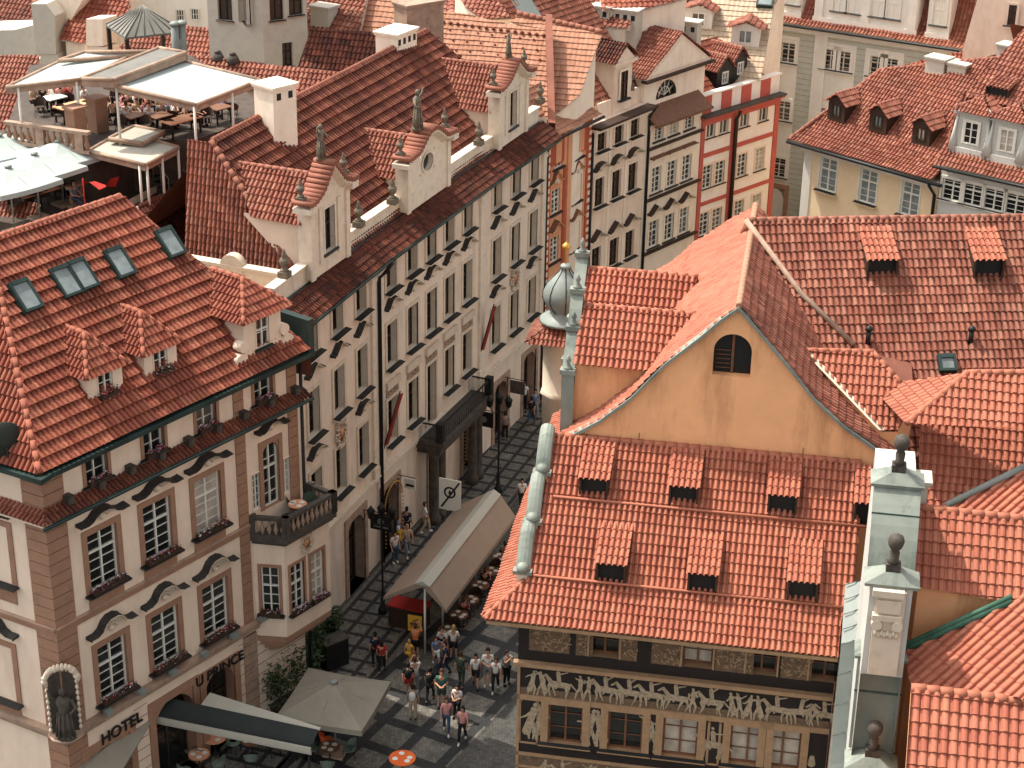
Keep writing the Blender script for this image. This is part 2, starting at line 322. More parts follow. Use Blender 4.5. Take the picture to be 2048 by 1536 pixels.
# ---------------- windows ----------------
_cache={}
def hoodprof(kind,W):
    if kind=='tri': return [(-W,0),(-.8*W,.0),(0,.52*W+.05),(.8*W,0),(W,0)]
    if kind=='seg': return [(-W,0),(-.8*W,0)]+[(.8*W*math.sin(R(t)),.5*W*(math.cos(R(t))-.17)) for t in range(-75,90,30)]+[(.8*W,0),(W,0)]
    if kind=='ogee': return [(-W,0),(-.72*W,.0),(-.52*W,.1),(-.36*W,.34),(-.15*W,.46),(.15*W,.46),(.36*W,.34),(.52*W,.1),(.72*W,0),(W,0)]
    if kind=='wave': return [(-W,0),(-.7*W,-.02),(-.5*W,.05),(-.33*W,.2),(-.15*W,.27),(.15*W,.27),(.33*W,.2),(.5*W,.05),(.7*W,-.02),(W,0)]
    if kind=='arch': return [(-W,0),(-.78*W,.02)]+[(.62*W*math.sin(R(t)),.12+.5*(math.cos(R(t))-.1)*W*.72) for t in range(-70,80,20)]+[(.78*W,.02),(W,0)]
    return [(-W,0),(W,0)]
def hood_mb(kind,W,dep=.34,th=.1,thick=False):
    mb=MB(); pr=hoodprof(kind,W)
    mb.mi=0; up=[(x,z+th) for x,z in pr]
    for (a,b),(c,d) in zip(pr,pr[1:]):
        mb.face((a,-dep*.8,b),(c,-dep*.8,d),(c,-dep*.8,d+th*.7),(a,-dep*.8,b+th*.7)); mb.face((a,-dep*.8,b),(a,0,b),(c,0,d),(c,-dep*.8,d))
    mb.mi=1
    for (a,b),(c,d) in zip(up,up[1:]):
        mb.face((a,-dep,b-.03),(c,-dep,d-.03),(c,0,d+.03),(a,0,b+.03)); mb.mi=(1 if kind=='wave' or thick else 0); mb.face((a,-dep,b-.07),(c,-dep,d-.07),(c,-dep,d-.03),(a,-dep,b-.03)); mb.mi=1
    for s_,(a,b) in ((-1,pr[0]),(1,pr[-1])): mb.face((a,-dep,b),(a,0,b),(a,0,b+th+.03),(a,-dep,b+th-.03))
    mb.mi=0; mb.face(*[(x,-.045,z) for x,z in pr],*([] if kind!='flat' else [])) if kind!='flat' else None
    if kind in('wave','ogee','arch','seg'):
        mb.mi=2
        for k in range(9):
            t=R(-80+20*k); rr=.27*W; mb.lathe((rr*math.sin(t),-.08,.05+rr*.75*math.cos(t)-.08),[(.02,-.05),(.06,0),(.02,.05)],5)
        mb.lathe((0,-.1,.02),[(.03,-.13),(.12,-.04),(.13,.05),(.04,.13)],6)
    return mb
def varypane(o):
    for c in o.children:
        if c.name.startswith('pane') and c.material_slots and c.material_slots[0].material and c.material_slots[0].material.name in('glass','glass_sky'):
            k=rnd.random()
            if k<.3: c.material_slots[0].link='OBJECT'; c.material_slots[0].material=K['glass_curtain' if k<.1 else 'glass_half']
def win(parent,x,z,w,h,st,y=0.,hs=1.):
    key=(st['id'],round(w,2),round(h,2))
    if key in _cache:
        o=copy_tree(_cache[key],parent,(x,y,z)); varypane(o); return o
    r=st.get('r',.18); cb=st.get('cb',.16); ct=st.get('ct',.04); arch=st.get('arch',0)
    mb=MB(); a=w/2
    # casing: a flat moulding round the opening, reveals behind it
    mb.box(-a-cb,-a,-ct,.01,-0.02,h+cb); mb.box(a,a+cb,-ct,.01,-.02,h+cb); mb.box(-a,a,-ct,.01,h,h+cb)
    mb.mi=1
    mb.face((-a,-ct+.002,0),(-a,-ct+.002,h),(-a,r,h),(-a,r,0)); mb.face((a,-ct+.002,h),(a,-ct+.002,0),(a,r,0),(a,r,h)); mb.face((-a,-ct+.002,h),(a,-ct+.002,h),(a,r,h),(-a,r,h)); mb.face((-a,-ct,0),(-a,r,0),(a,r,0),(a,-ct,0))
    if arch:
        n=10; mb.mi=0
        for s_ in(-1,1):
            q=[(s_*a*math.cos(t*math.pi/2/n),h-a+a*math.sin(t*math.pi/2/n)) for t in range(n+1)]
            for (x0,z0),(x1,z1) in zip(q,q[1:]):
                mb.face((x0,-.02,z0),(s_*a,-.02,z0),(s_*a,-.02,z1),(x1,-.02,z1)); mb.face((x0,-.02,z0),(x1,-.02,z1),(x1,r,z1),(x0,r,z0))
    if st.get('panel'): # plaster panel under the sill
        mb.mi=0; mb.box(-a-cb*.6,a+cb*.6,-.03,.0,-st['panel'],-.1)
    if st.get('lintel'): mb.mi=2; mb.box(-a-cb*1.2,a+cb*1.2,-.16,0,h+cb+.45,h+cb+.8); mb.mi=3; mb.box(-a-cb*.6,a+cb*.6,-.06,0,h+cb+.04,h+cb+.42); [mb.lathe(((k-2)*.2,-.08,h+cb+.22+.06*(k%2)),[(.02,-.06),(.09,0),(.02,.07)],5) for k in range(5)]
    root=mb.build('window',[K[st.get('cm','trim_white')],K[st.get('rm',st.get('cm','trim_white'))],K['trim_pale'],K['stone']],parent,(x,y,z))
    fb=MB(); f=st.get('f',.055); yy=r-.03
    fb.box(-a,-a+f,yy-.03,yy+.03,0,h); fb.box(a-f,a,yy-.03,yy+.03,0,h); fb.box(-a+f,a-f,yy-.03,yy+.03,0,f); fb.box(-a+f,a-f,yy-.03,yy+.03,h-f,h)
    tr=st.get('tr',.64)
    if tr: fb.box(-a+f,a-f,yy-.045,yy+.03,h*tr-f*.6,h*tr+f*.6)
    nc=st.get('nc',2)
    for i in range(1,nc):
        xx=-a+w*i/nc; k=f*.55 if (nc==2 or i*2==nc) else f*.3; fb.box(xx-k,xx+k,yy-.035,yy+.03,f,h-f)
    if st.get('sub'):
        for i in range(nc): xx=-a+w*(i+.5)/nc; fb.box(xx-.011,xx+.011,yy-.015,yy+.02,f,h-f)
    for zz in st.get('rows',(.21,.43,.82)): fb.box(-a+f,a-f,yy-.012,yy+.02,h*zz-.013,h*zz+.013)
    fb.build('window_frame',K[st.get('fm','win_white')],root)
    gb=MB(); gb.face((-a,r,0),(a,r,0),(a,r,h),(-a,r,h)); gb.build('pane',K[st.get('gm','glass')],root)
    if st.get('sill',1):
        sb=MB(); sd_=st.get('sd',.22); sb.box(-a-cb-.06,a+cb+.06,-sd_,.0,-.09,-.03); sb.mi=1; sb.face((-a-cb-.07,-sd_-.015,-.028),(a+cb+.07,-sd_-.015,-.028),(a+cb+.07,-ct-.001,.02),(-a-cb-.07,-ct-.001,.02)); sb.build('sill',[K[st.get('sm','stone_dark')],K['black_metal']],root)
    if st.get('hood'):
        hood_mb(st['hood'],a+cb*st.get('hw',1.6)+.06,st.get('hd',.34)).build('window_hood',[K[st.get('hm','trim_pale')],K[st.get('hc','hood_top')],K['trim_pale']],root,(0,0,h+cb+st.get('hz',.28)))
        if st.get('hz',.28)>.12:
            pass
    _cache[key]=root; return root
def holes_of(lst,y0=0): return [(x-w/2,x+w/2,z,z+h) for x,z,w,h in lst]
# ---------------- plants ----------------
def leaves(mb,c,rx,ry,rz,n,sz,mis=(0,),seed=1,flat=False):
    rr=random.Random(seed)
    for i in range(n):
        d=np.array([rr.gauss(0,1),rr.gauss(0,1),rr.gauss(0,1)]); d/=np.linalg.norm(d); q=rr.random()**.45
        p=np.array(c)+d*np.array([rx,ry,rz])*q; a=rr.random()*6.28; t=rr.uniform(-.9,.9); s_=sz*rr.uniform(.6,1.3)
        e1=np.array([math.cos(a),math.sin(a),t*.4])*s_; e2=np.array([-math.sin(a)*.6,math.cos(a)*.6,t])*s_*.6
        mb.mi=rr.choice(mis); mb.face(p-e1,p+e2,p+e1,p-e2)
def flowerbox(parent_obj_fr,x,z,w,y,label,seed,mis=(0,0,0,0,1,2,3),group='flower boxes on the hotel window sills'):
    mb=MB(); mb.mi=4; mb.box(-w/2,w/2,-.1,.1,0,.16)
    for k in range(max(3,int(w/.14))):
        leaves(mb,(-w/2+(k+.5)*w/max(3,int(w/.14)),-.02,.2+.05*math.sin(k*2.1)),.12,.14,.13,26,.045,mis,seed*31+k)
    o=mb.build('flower_box',[K['foliage_dark'],K['flower_red'],K['flower_white'],K['flower_pink'],K['wood_dark']],None,parent_obj_fr.wp(x,y,z),R(parent_obj_fr.az)); return tag(o,label,'flower box',group)
# ---------------- finials ----------------
URN=[(.2,0),(.2,.08),(.12,.12),(.1,.22),(.2,.34),(.24,.5),(.2,.6),(.1,.66),(.14,.74),(.07,.84),(.09,.92),(.03,1.02),(.005,1.1)]
def urn(parent,x,y,z,s=1.,name='finial',mt='old_stone'):
    mb=MB(); mb.box(-.24*s,.24*s,-.24*s,.24*s,0,.3*s); mb.lathe((0,0,.3*s),[(r_*s,q*s) for r_,q in URN],8); return mb.build(name,K[mt],parent,(x,y,z))
def statue(parent,x,y,z,s=1.,seed=0,mt='old_stone',name='statue'):
    mb=MB(); rr=random.Random(seed); h=1.7*s
    mb.lathe((0,0,0),[(.3*s,0),(.3*s,.12*s),(.22*s,.14*s),(.26*s,.2*s),(.25*s,.5*s),(.2*s,.85*s),(.17*s,1.02*s),(.23*s,1.25*s),(.24*s,1.4*s),(.09*s,1.5*s),(.07*s,1.54*s)],10,1,.75)
    mb.lathe((.0,-.02*s,1.52*s),[(.05*s,0),(.1*s,.06*s),(.115*s,.14*s),(.1*s,.22*s),(.03*s,.27*s)],8)
    a=rr.choice((-1,1)); mb.tube([(a*.22*s,0,1.38*s),(a*.4*s,-.08*s,1.15*s),(a*.26*s,-.3*s,1.05*s)],[.075*s,.06*s,.045*s],6)
    mb.tube([(-a*.22*s,0,1.38*s),(-a*.38*s,-.05*s,1.5*s),(-a*.42*s,-.1*s,1.78*s)],[.075*s,.055*s,.04*s],6)
    for k in range(5): t=R(200+k*35); mb.tube([(.2*s*math.cos(t),.16*s*math.sin(t),.95*s),(.29*s*math.cos(t),.22*s*math.sin(t),.1*s)],[.03*s,.05*s],5)
    return mb.build(name,K[mt],parent,(x,y,z))
def chimney(name,fr_or_loc,az,w,d,h,label,mt='chimney_white',pots=0,holes=True,group=None,z0=0,cap='stone',parent=None,cat='chimney'):
    mb=MB(); mb.box(-w/2,w/2,-d/2,d/2,-z0,h); mb.box(-w/2-.06,w/2+.06,-d/2-.06,d/2+.06,h,h+.1); mb.box(-w/2-.1,w/2+.1,-d/2-.1,d/2+.1,h+.1,h+.18)
    if holes:
        mb.mi=1; k=max(1,int(w/.45))
        for i in range(k): xx=-w/2+w*(i+.5)/k; mb.face((xx-.12,-d/2-.004,h-.42),(xx+.12,-d/2-.004,h-.42),(xx+.12,-d/2-.004,h-.12),(xx-.12,-d/2-.004,h-.12))
    mb.mi=2
    for i in range(pots): xx=-w/2+w*(i+.5)/pots; mb.lathe((xx,0,h+.18),[(.13,0),(.15,.1),(.11,.3),(.16,.45),(.1,.6)],8)
    o=mb.build(name,[K[mt],K['black_metal'],K[cap]],parent,tuple(fr_or_loc),R(az))
    return tag(o,label,cat,group) if parent is None else o
# ---------------- dormers (roof faces -y of the frame) ----------------
def main_y(ye,ze,sl,z): return ye+(z-ze)/math.tan(R(sl))
def gable_dormer(parent,ye,ze,sl,xc,wd,y0,zd,zr,tm,wall='plaster_hotel',hip=0.,ov=.14,win_=None,cheek=None,tw=.2,tl=.34,name='dormer',front=None,gut=True):
    "roofed dormer: ridge runs back into the main roof; hip>0 gives a hipped front"
    z0=ze+(y0-ye)*math.tan(R(sl)); a=wd/2; mb=MB()
    mb.mi=0; hl=[]
    if win_: hl=[(-win_[1]/2,win_[1]/2,win_[0],win_[0]+win_[2])]
    wallgrid(mb,-a,a,z0-.1,zd,hl,y=y0)
    yb=main_y(ye,ze,sl,zd); 
    for s_ in(-1,1): mb.face((s_*a,y0,z0-.1),(s_*a,y0,zd),(s_*a,yb+.3,zd),(s_*a,yb+.3,zd-.1))
    if not hip: mb.face((-a,y0,zd),(a,y0,zd),(0,y0,zr-.06))
    root=mb.build(name,K[wall],parent,(xc,0,0))
    slp=math.degrees(math.atan2(zr-zd,a)); A=a+ov; ze2=zd-ov*math.tan(R(slp)); yf=y0-ov; yR=main_y(ye,ze,sl,zr)-yf; yE=main_y(ye,ze,sl,ze2)-yf; L=A/math.cos(R(slp))
    # left slope: u runs +y? perp must be +x : angle -90 -> u=-y
    rl=RP((-A,yf,ze2),-90,slp); rr_=RP((A,yf,ze2),90,slp); hp=hip
    tiles(rl,[(0,0),(-yE,0),(-yR,L),(-hp,L)] ,'dormer_roof',tm,root,tw,tl)
    tiles(rr_,[(0,0),(yE,0),(yR,L),(hp,L)],'dormer_roof',tm,root,tw,tl)
    if hip:
        hs_=math.degrees(math.atan2(zr-ze2,hip)); rh=RP((-A,yf,ze2),0,hs_); tiles(rh,[(0,0),(2*A,0),(A,hip/math.cos(R(hs_)))],'dormer_roof',tm,root,tw,tl)
        caps([(-A,yf,ze2+.05),(0,yf+hip,zr+.03)],'hip_tiles',tm,root,.09,.34); caps([(A,yf,ze2+.05),(0,yf+hip,zr+.03)],'hip_tiles',tm,root,.09,.34)
    caps([(0,yf+hip,zr+.02),(0,yf+yR,zr+.02)],'ridge_tiles',tm,root,.1,.34)
    if win_:
        win(root,0,win_[0],win_[1],win_[2],win_[3],y=y0)
    return root
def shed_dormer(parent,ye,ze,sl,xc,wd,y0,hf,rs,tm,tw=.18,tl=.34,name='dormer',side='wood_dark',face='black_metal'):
    "small dormer with a single flat tiled roof, slope rs, open dark front of height hf"
    z0=ze+(y0-ye)*math.tan(R(sl)); a=wd/2; zt=z0+hf; t1=math.tan(R(sl)); t2=math.tan(R(rs)); run=hf/(t1-t2); mb=MB()
    for s_ in(-1,1): mb.face((s_*a,y0,z0-.05),(s_*a,y0,zt),(s_*a,y0+run,zt+run*t2))
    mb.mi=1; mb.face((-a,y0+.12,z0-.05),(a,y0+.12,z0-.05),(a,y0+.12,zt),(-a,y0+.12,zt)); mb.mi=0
    mb.box(-a,-a+.06,y0-.02,y0+.1,z0-.05,zt); mb.box(a-.06,a,y0-.02,y0+.1,z0-.05,zt); mb.box(-a+.06,a-.06,y0-.02,y0+.06,z0-.05,z0+.06)
    root=mb.build(name,[K[side],K[face]],parent,(xc,0,0))
    rp=RP((-a-.05,y0-.05,zt-.05*t2),0,rs); tiles(rp,[(0,0),(2*a+.1,0),(2*a+.1,(run+.05)/math.cos(R(rs))),(0,(run+.05)/math.cos(R(rs)))],'dormer_roof',tm,root,tw,tl,lift=.02,step=.03)
    return root
def skylight(parent,rp,u,v,w,h,name='skylight'):
    mb=MB(); f=.09; q=lambda a,b,c: tuple(rp.pt(a,b,c))
    def bar(u0,u1,v0,v1,h0=.0,h1=.17):
        P=[q(u0,v0,h0),q(u1,v0,h0),q(u1,v1,h0),q(u0,v1,h0),q(u0,v0,h1),q(u1,v0,h1),q(u1,v1,h1),q(u0,v1,h1)]
        for k in ((4,5,6,7),(0,1,5,4),(1,2,6,5),(2,3,7,6),(3,0,4,7)): mb.face(*[P[i] for i in k])
    H0=.33
    bar(u,u+f,v,v+h,0,H0); bar(u+w-f,u+w,v,v+h,0,H0); bar(u+f,u+w-f,v,v+f,0,H0); bar(u+f,u+w-f,v+h-f*1.6,v+h,.0,.36)
    o=mb.build(name,K['gutter'],parent); g=MB(); g.face(q(u+f,v+f,.29),q(u+w-f,v+f,.29),q(u+w-f,v+h-f,.29),q(u+f,v+h-f,.29)); g.build('pane',K['glass_sky'],o); return o
def pipe(parent,pts,r=.06,name='downspout',mt='black_metal'): return MB().tube(pts,r,6).build(name,K[mt],parent)
# ======================= street and ground =======================
gm=bpy.data.materials.new('cobbles'); gm.use_nodes=True
def ground_material(gm,c0,c1,cg,sc0=8.5):
    n=gm.node_tree; L=n.links; b=n.nodes['Principled BSDF']; b.inputs['Roughness'].default_value=.75
    tc=n.nodes.new('ShaderNodeTexCoord'); vo=n.nodes.new('ShaderNodeTexVoronoi'); vo.inputs['Scale'].default_value=sc0; vo.inputs['Randomness'].default_value=.45; L.new(tc.outputs['Object'],vo.inputs['Vector'])
    v2=n.nodes.new('ShaderNodeTexVoronoi'); v2.feature='DISTANCE_TO_EDGE'; v2.inputs['Scale'].default_value=sc0; v2.inputs['Randomness'].default_value=.45; L.new(tc.outputs['Object'],v2.inputs['Vector'])
    cr=n.nodes.new('ShaderNodeValToRGB'); e=cr.color_ramp.elements; e[0].color=c0; e[1].color=c1; L.new(vo.outputs['Color'],cr.inputs[0])
    no=n.nodes.new('ShaderNodeTexNoise'); no.inputs['Scale'].default_value=.6; no.inputs['Detail'].default_value=6; L.new(tc.outputs['Object'],no.inputs['Vector'])
    mr=n.nodes.new('ShaderNodeMapRange'); mr.inputs['From Min'].default_value=.3; mr.inputs['From Max'].default_value=.7; mr.inputs['To Min'].default_value=.65; mr.inputs['To Max'].default_value=1.25; L.new(no.outputs['Fac'],mr.inputs['Value'])
    ml=n.nodes.new('ShaderNodeMath'); ml.operation='LESS_THAN'; ml.inputs[1].default_value=.035; L.new(v2.outputs['Distance'],ml.inputs[0])
    mx=n.nodes.new('ShaderNodeMix'); mx.data_type='RGBA'; L.new(ml.outputs[0],mx.inputs['Factor']); sc_=n.nodes.new('ShaderNodeVectorMath'); sc_.operation='SCALE'; L.new(cr.outputs[0],sc_.inputs[0]); L.new(mr.outputs[0],sc_.inputs['Scale']); L.new(sc_.outputs[0],mx.inputs['A']); mx.inputs['B'].default_value=cg
    L.new(mx.outputs['Result'],b.inputs['Base Color'])
    bp=n.nodes.new('ShaderNodeBump'); bp.inputs['Strength'].default_value=.6; bp.inputs['Distance'].default_value=.03; L.new(v2.outputs['Distance'],bp.inputs['Height']); L.new(bp.outputs[0],b.inputs['Normal'])
ground_material(gm,(.035,.032,.027,1),(.085,.078,.064,1),(.018,.016,.013,1))
for _n,_a,_b,_c in (('paver_light',(.085,.075,.058,1),(.2,.18,.145,1),(.05,.045,.036,1)),('paver_dark',(.008,.008,.008,1),(.028,.027,.025,1),(.006,.006,.006,1))):
    K[_n]=bpy.data.materials.new(_n); K[_n].use_nodes=True; ground_material(K[_n],_a,_b,_c,7.)
mb=MB(); mb.face((-900,-300,0),(900,-300,0),(900,1500,0),(-900,1500,0)); mb.build('ground',gm,None,kind='structure')
# ======================= frames =======================
JW=G(606,1296); W1=Fr(JW,70); W2=W1.nxt(752,700,68); W3=W2.nxt(966,600,66.4); FO=W3.nxt(1087,500,59); FC1=FO.nxt(1178,400,54.6); FC2=FC1.nxt(1288,373,51); FPK=FC2.nxt(1397,340,46)
JU=G(601,1390); U=Fr(JU,54)
# ======================= corner hotel (left front) =======================
xc,_=U.y(136,1495)                      # corner along the facade (negative)
xe=U.y(590,700)[0]
UO=Fr(U.wp(xc,0,0),54); UL=xe-xc        # frame with its origin on the corner, x from 0 to UL
ZE=15.0
hotel=fempty('corner_hotel',UO,'cream corner hotel with big red tiled roof, flower boxes and stone balcony','building')
top=[UO.y(*p) for p in ((194.8,958.5),(309.3,910.6),(413.5,859.4),(526.3,785))]
r3=[UO.y(*p) for p in ((211.9,1173.8),(319.5,1112.3),(418.7,1057.6))]
r2=[UO.y(*p) for p in ((230.7,1388.6),(335,1327),(434,1267.3))]
ga=[UO.y(352,1390),UO.y(434,1344)]
ST_att=dict(id='att',cm='trim_tan',cb=.14,r=.2,tr=0,rows=(.33,.66),f=.05,sill=1,sd=.12,fm='win_white')
ST_h3=dict(id='h3',cm='trim_tan',cb=.22,r=.16,tr=.66,rows=(.16,.33,.5,.83),f=.06,sub=0,sd=.3,hood='wave',hz=.3,panel=.75)
ST_h2=dict(id='h2',cm='trim_tan',cb=.22,r=.16,tr=.64,rows=(.16,.32,.48,.82),f=.06,sub=0,sd=.3,hood='ogee',hz=.35,panel=.7)
ST_arch=dict(id='garch',cm='trim_tan',cb=.3,ct=.08,r=.5,arch=1,tr=.62,rows=(),nc=2,sill=0,fm='wood_dark')
zt=sum(t[1] for t in top[:3])/3; z3=sum(t[1] for t in r3)/3; z2=sum(t[1] for t in r2)/3
W_T=[(x,zt+.0,.95,1.25) for x,z in top[:3]]+[(top[3][0],zt+.05,.95,1.2)]
W_3=[(x,z3,1.3,2.2) for x,z in r3]; W_2=[(x,z2,1.3,2.22) for x,z in r2]
ax=[ga[0][0]-.15,ga[1][0]+.1]; W_G=[(ax[0],.0,1.9,3.55),(ax[1],.0,1.5,3.5),(1.75,0,1.9,3.3)]
bx=UO.y(540,900)[0]; 
W_B=[(bx,9.15,.85,2.6),(bx-.8,9.3,.45,1.5),(bx+.8,9.3,.45,1.5)]
mb=MB(); allw=W_T+W_3+W_2+W_G+W_B
wallgrid(mb,0,UL,0,ZE,holes_of(allw)); DEP=11.
AL=-62.                                  # left facade direction inside the frame
# left facade: from the corner going back
ang=R(180-(54+28))  # local direction of the left facade
lx,ly=math.cos(ang),math.sin(ang); LL=9.
mb.face((lx*LL,ly*LL,0),(0,0,0),(0,0,ZE),(lx*LL,ly*LL,ZE)); mb.face((UL,0,0),(UL,DEP,0),(UL,DEP,ZE),(UL,0,ZE)); mb.face((UL,DEP,0),(lx*LL,ly*LL,0),(lx*LL,ly*LL,ZE),(UL,DEP,ZE))
wallo=mb.build('wall',K['plaster_hotel'],hotel)
for i,(x,z,a,b) in enumerate(W_T): win(hotel,x,z,a,b,ST_att)
for x,z,a,b in W_3: win(hotel,x,z,a,b,ST_h3)
for x,z,a,b in W_2: win(hotel,x,z,a,b,ST_h2)
for x,z,a,b in W_G: win(hotel,x,z,a,b,ST_arch)
ST_bal=dict(id='bal',cm='trim_tan',cb=.14,ct=.05,r=.16,arch=1,tr=.62,rows=(.2,.4,.75),nc=2,sill=0,hood='tri')
ST_bald=dict(ST_bal,id='bald',hood='wave',hz=.45,cb=.2); ST_bals=dict(id='bals',cm='plaster_hotel',cb=.03,r=.12,tr=0,rows=(.2,.4,.6,.8),nc=2,sill=0)
win(hotel,*W_B[0],ST_bald); win(hotel,*W_B[1],ST_bals); win(hotel,*W_B[2],ST_bals)
# left facade windows
LF=Fr(UO.wp(lx*LL,ly*LL,0),-28.)
lf=[LF.y(8,1163),LF.y(18,1398)]
le=empty('side_wall_windows',(0,0,0)); bpy.data.objects.remove(le)
def child_frame(name,parent,pfr,fr):
    P=pfr.loc(fr.o); o=empty(name,P,fr.az-pfr.az,parent=parent); return o
def reparent(o,parent,pfr,fr):
    "move a part built in frame fr under a thing whose frame is pfr"
    x,y,z=o.location; P=pfr.loc(fr.wp(x,y,z)); o.parent=parent; o.location=tuple(P); o.rotation_euler=(0,0,o.rotation_euler[2]+R(fr.az-pfr.az)); return o
for (x,z),h,st in ((lf[0],2.2,ST_h3),(lf[1],2.22,ST_h2)):
    reparent(win(None,x-.25,z,1.3,h,dict(st),y=-.0),hotel,UO,LF)
# quoins: two-sided corner pilaster with grooves, second pilasters near the balcony
def quoin(fr,pfr,parent,x0,x1,z0,z1,step=.42,y=-.05,mt='trim_tan'):
    mb=MB(); z=z0
    while z<z1-.02:
        t=min(z+step,z1); mb.box(x0,x1,y,0,z,t-.03); mb.mi=1; mb.box(x0+.01,x1-.01,y+.025,0,t-.03,t); mb.mi=0; z=t
    return reparent(mb.build('quoin_pilaster',[K[mt],K['stone_dark']],None),parent,pfr,fr)
for z0,z1 in ((0,zt-.0),(zt+.0,ZE-.25)):
    quoin(UO,UO,hotel,0,.85,z0,z1); quoin(LF,UO,hotel,LL-.85,LL+.05,z0,z1)
xs1=UO.y(485,1000)[0]; xs2=UO.y(583,800)[0]
quoin(UO,UO,hotel,xs1-.25,xs1+.25,4.4,ZE-.3); quoin(UO,UO,hotel,xs2-.25,xs2+.25,4.4,ZE-.3)
quoin(UO,UO,hotel,xs1-.35,xs1+.35,0,4.2,mt='stone')
# string courses
def course(x0,x1,z,h,d,name='cornice',mt='trim_tan',fr=None,cap=True):
    mb=MB(); mb.box(x0,x1,-d*.6,0,z,z+h*.6); mb.box(x0,x1,-d,0,z+h*.6,z+h)
    if cap: mb.mi=1; mb.face((x0,-d-.01,z+h+.004),(x1,-d-.01,z+h+.004),(x1,0,z+h+.05),(x0,0,z+h+.05))
    o=mb.build(name,[K[mt],K['stone']],None); return reparent(o,hotel,UO,fr or UO)
course(-.03,xs1+.3,8.62,.26,.1); course(0,LL+.0,8.62,.26,.1,fr=LF)
course(-.05,xs1+.45,4.35,.34,.24,mt='stone'); course(0,LL+.1,4.35,.34,.24,fr=LF,mt='stone')
course(-.03,UL,ZE-.28,.28,.22); course(0,LL,ZE-.28,.28,.22,fr=LF)
# horizontal joints on the ground floor
mb=MB()
for k in range(9):
    z=.35+k*.45; xs_=[0.]; 
    for a,b in sorted([(q[0]-q[2]/2-.32,q[0]+q[2]/2+.32) for q in W_G]): xs_+=[a,b]
    xs_+=[UL]
    for a,b in zip(xs_[::2],xs_[1::2]):
        if b-a>.1: mb.box(a,b,-.012,0,z,z+.03)
mb.build('groove_pattern',K['stone'],hotel)
# tiled string cornice between main floors and attic
ztc=zt-.42; 
rp=RP((-.45,-.5,ztc),0,30); xend=UL+.3
tiles(rp,[(0,0),(xend+.45,0),(xend+.45,.58),(.4,.58)],'cornice_tiles',K['tile_old'],hotel,.18,.3)
rl=RP(UO.loc(LF.wp(LL+.5,-.5,ztc)),180-(54+28)+180,30)
tiles(rl,[(-LL-.5,0),(0,0),(-.42,.58),(-LL-.5,.58)],'cornice_tiles',K['tile_mid'],hotel,.18,.3)
course(0,UL,ztc-.22,.18,.4,cap=False,mt='plaster_hotel'); course(0,LL+.3,ztc-.22,.18,.4,cap=False,mt='plaster_hotel',fr=LF)
pipe(hotel,[(-.5,-.55,ztc-.03),(UL+.3,-.55,ztc-.03)],.07,'gutter','gutter')
for k in range(9):
    mbx=MB(); mbx.box(-.13,.13,-.2,.1,0,.3); mbx.build('cornice_block',K['stone_dark'],hotel,(.9+k*1.36,-.12,ztc+.25))
# main roof
SL=47.; OV=.55
rm=RP((0,-OV,ZE+.05),0,SL)
hr=[rm.px(UO,*p) for p in ((40,905),(240,395),(0,458),(590,672),(592,640),(395,530))]
apex=rm.px(UO,240,395); far=rm.px(UO,0,458); hipu,hipv=rm.px(UO,0,570)
# polygon: left hip from the corner to (0,570) line, ridge, right verge down to the eave
c0=(-.45,0.); pr=(apex[0],apex[1]); vr=rm.px(UO,395,530); e1=(UL+.25,0.); 
slope_l=(pr[1]-0)/(pr[0]-far[0]+1e-6)
Hp=rm.px(UO,0,587); k_=Hp[1]/(Hp[0]-c0[0]); vtop=apex[1]; uh=c0[0]+vtop/k_
tiles(rm,[c0,e1,vr,pr,(uh,vtop)],'roof',K['tile_hotel'],hotel,.2,.43,step=.11)
HT=rm.pt(uh,vtop); p0=rm.pt(*c0); rs_=RP(p0,-82.,40); q_=HT-p0; rs_=RP(p0,-82.,math.degrees(math.atan2(q_[2],q_@rs_.P)))
hu,hv=rs_.uv(HT); tiles(rs_,[(0,0),(hu,hv),(-9.5,hv),(-9.5,0)],'roof',K['tile_hotel'],hotel,.2,.43,step=.08)
caps([p0,HT],'hip_tiles',K['tile_hotel'],hotel,.13); caps([HT,rm.pt(*pr)],'ridge_tiles',K['tile_hotel'],hotel,.13); caps([rm.pt(*pr),rm.pt(*vr),rm.pt(*e1)],'verge_tiles',K['tile_hotel'],hotel,.1)
mb=MB(); A_=rm.pt(*pr); B_=rm.pt(*vr); E1=rm.pt(*e1)
mb.face(A_,E1,(E1[0],E1[1],ZE-1),(A_[0],A_[1]+6,ZE-1),(A_[0],A_[1]+6,A_[2]-6)); mb.face(A_,(A_[0],A_[1]+6,A_[2]-6),(HT[0]-6,HT[1]+10,HT[2]-6),(HT[0]-1,HT[1],HT[2]))
mb.build('roof_back',K['tile_dark'],hotel)
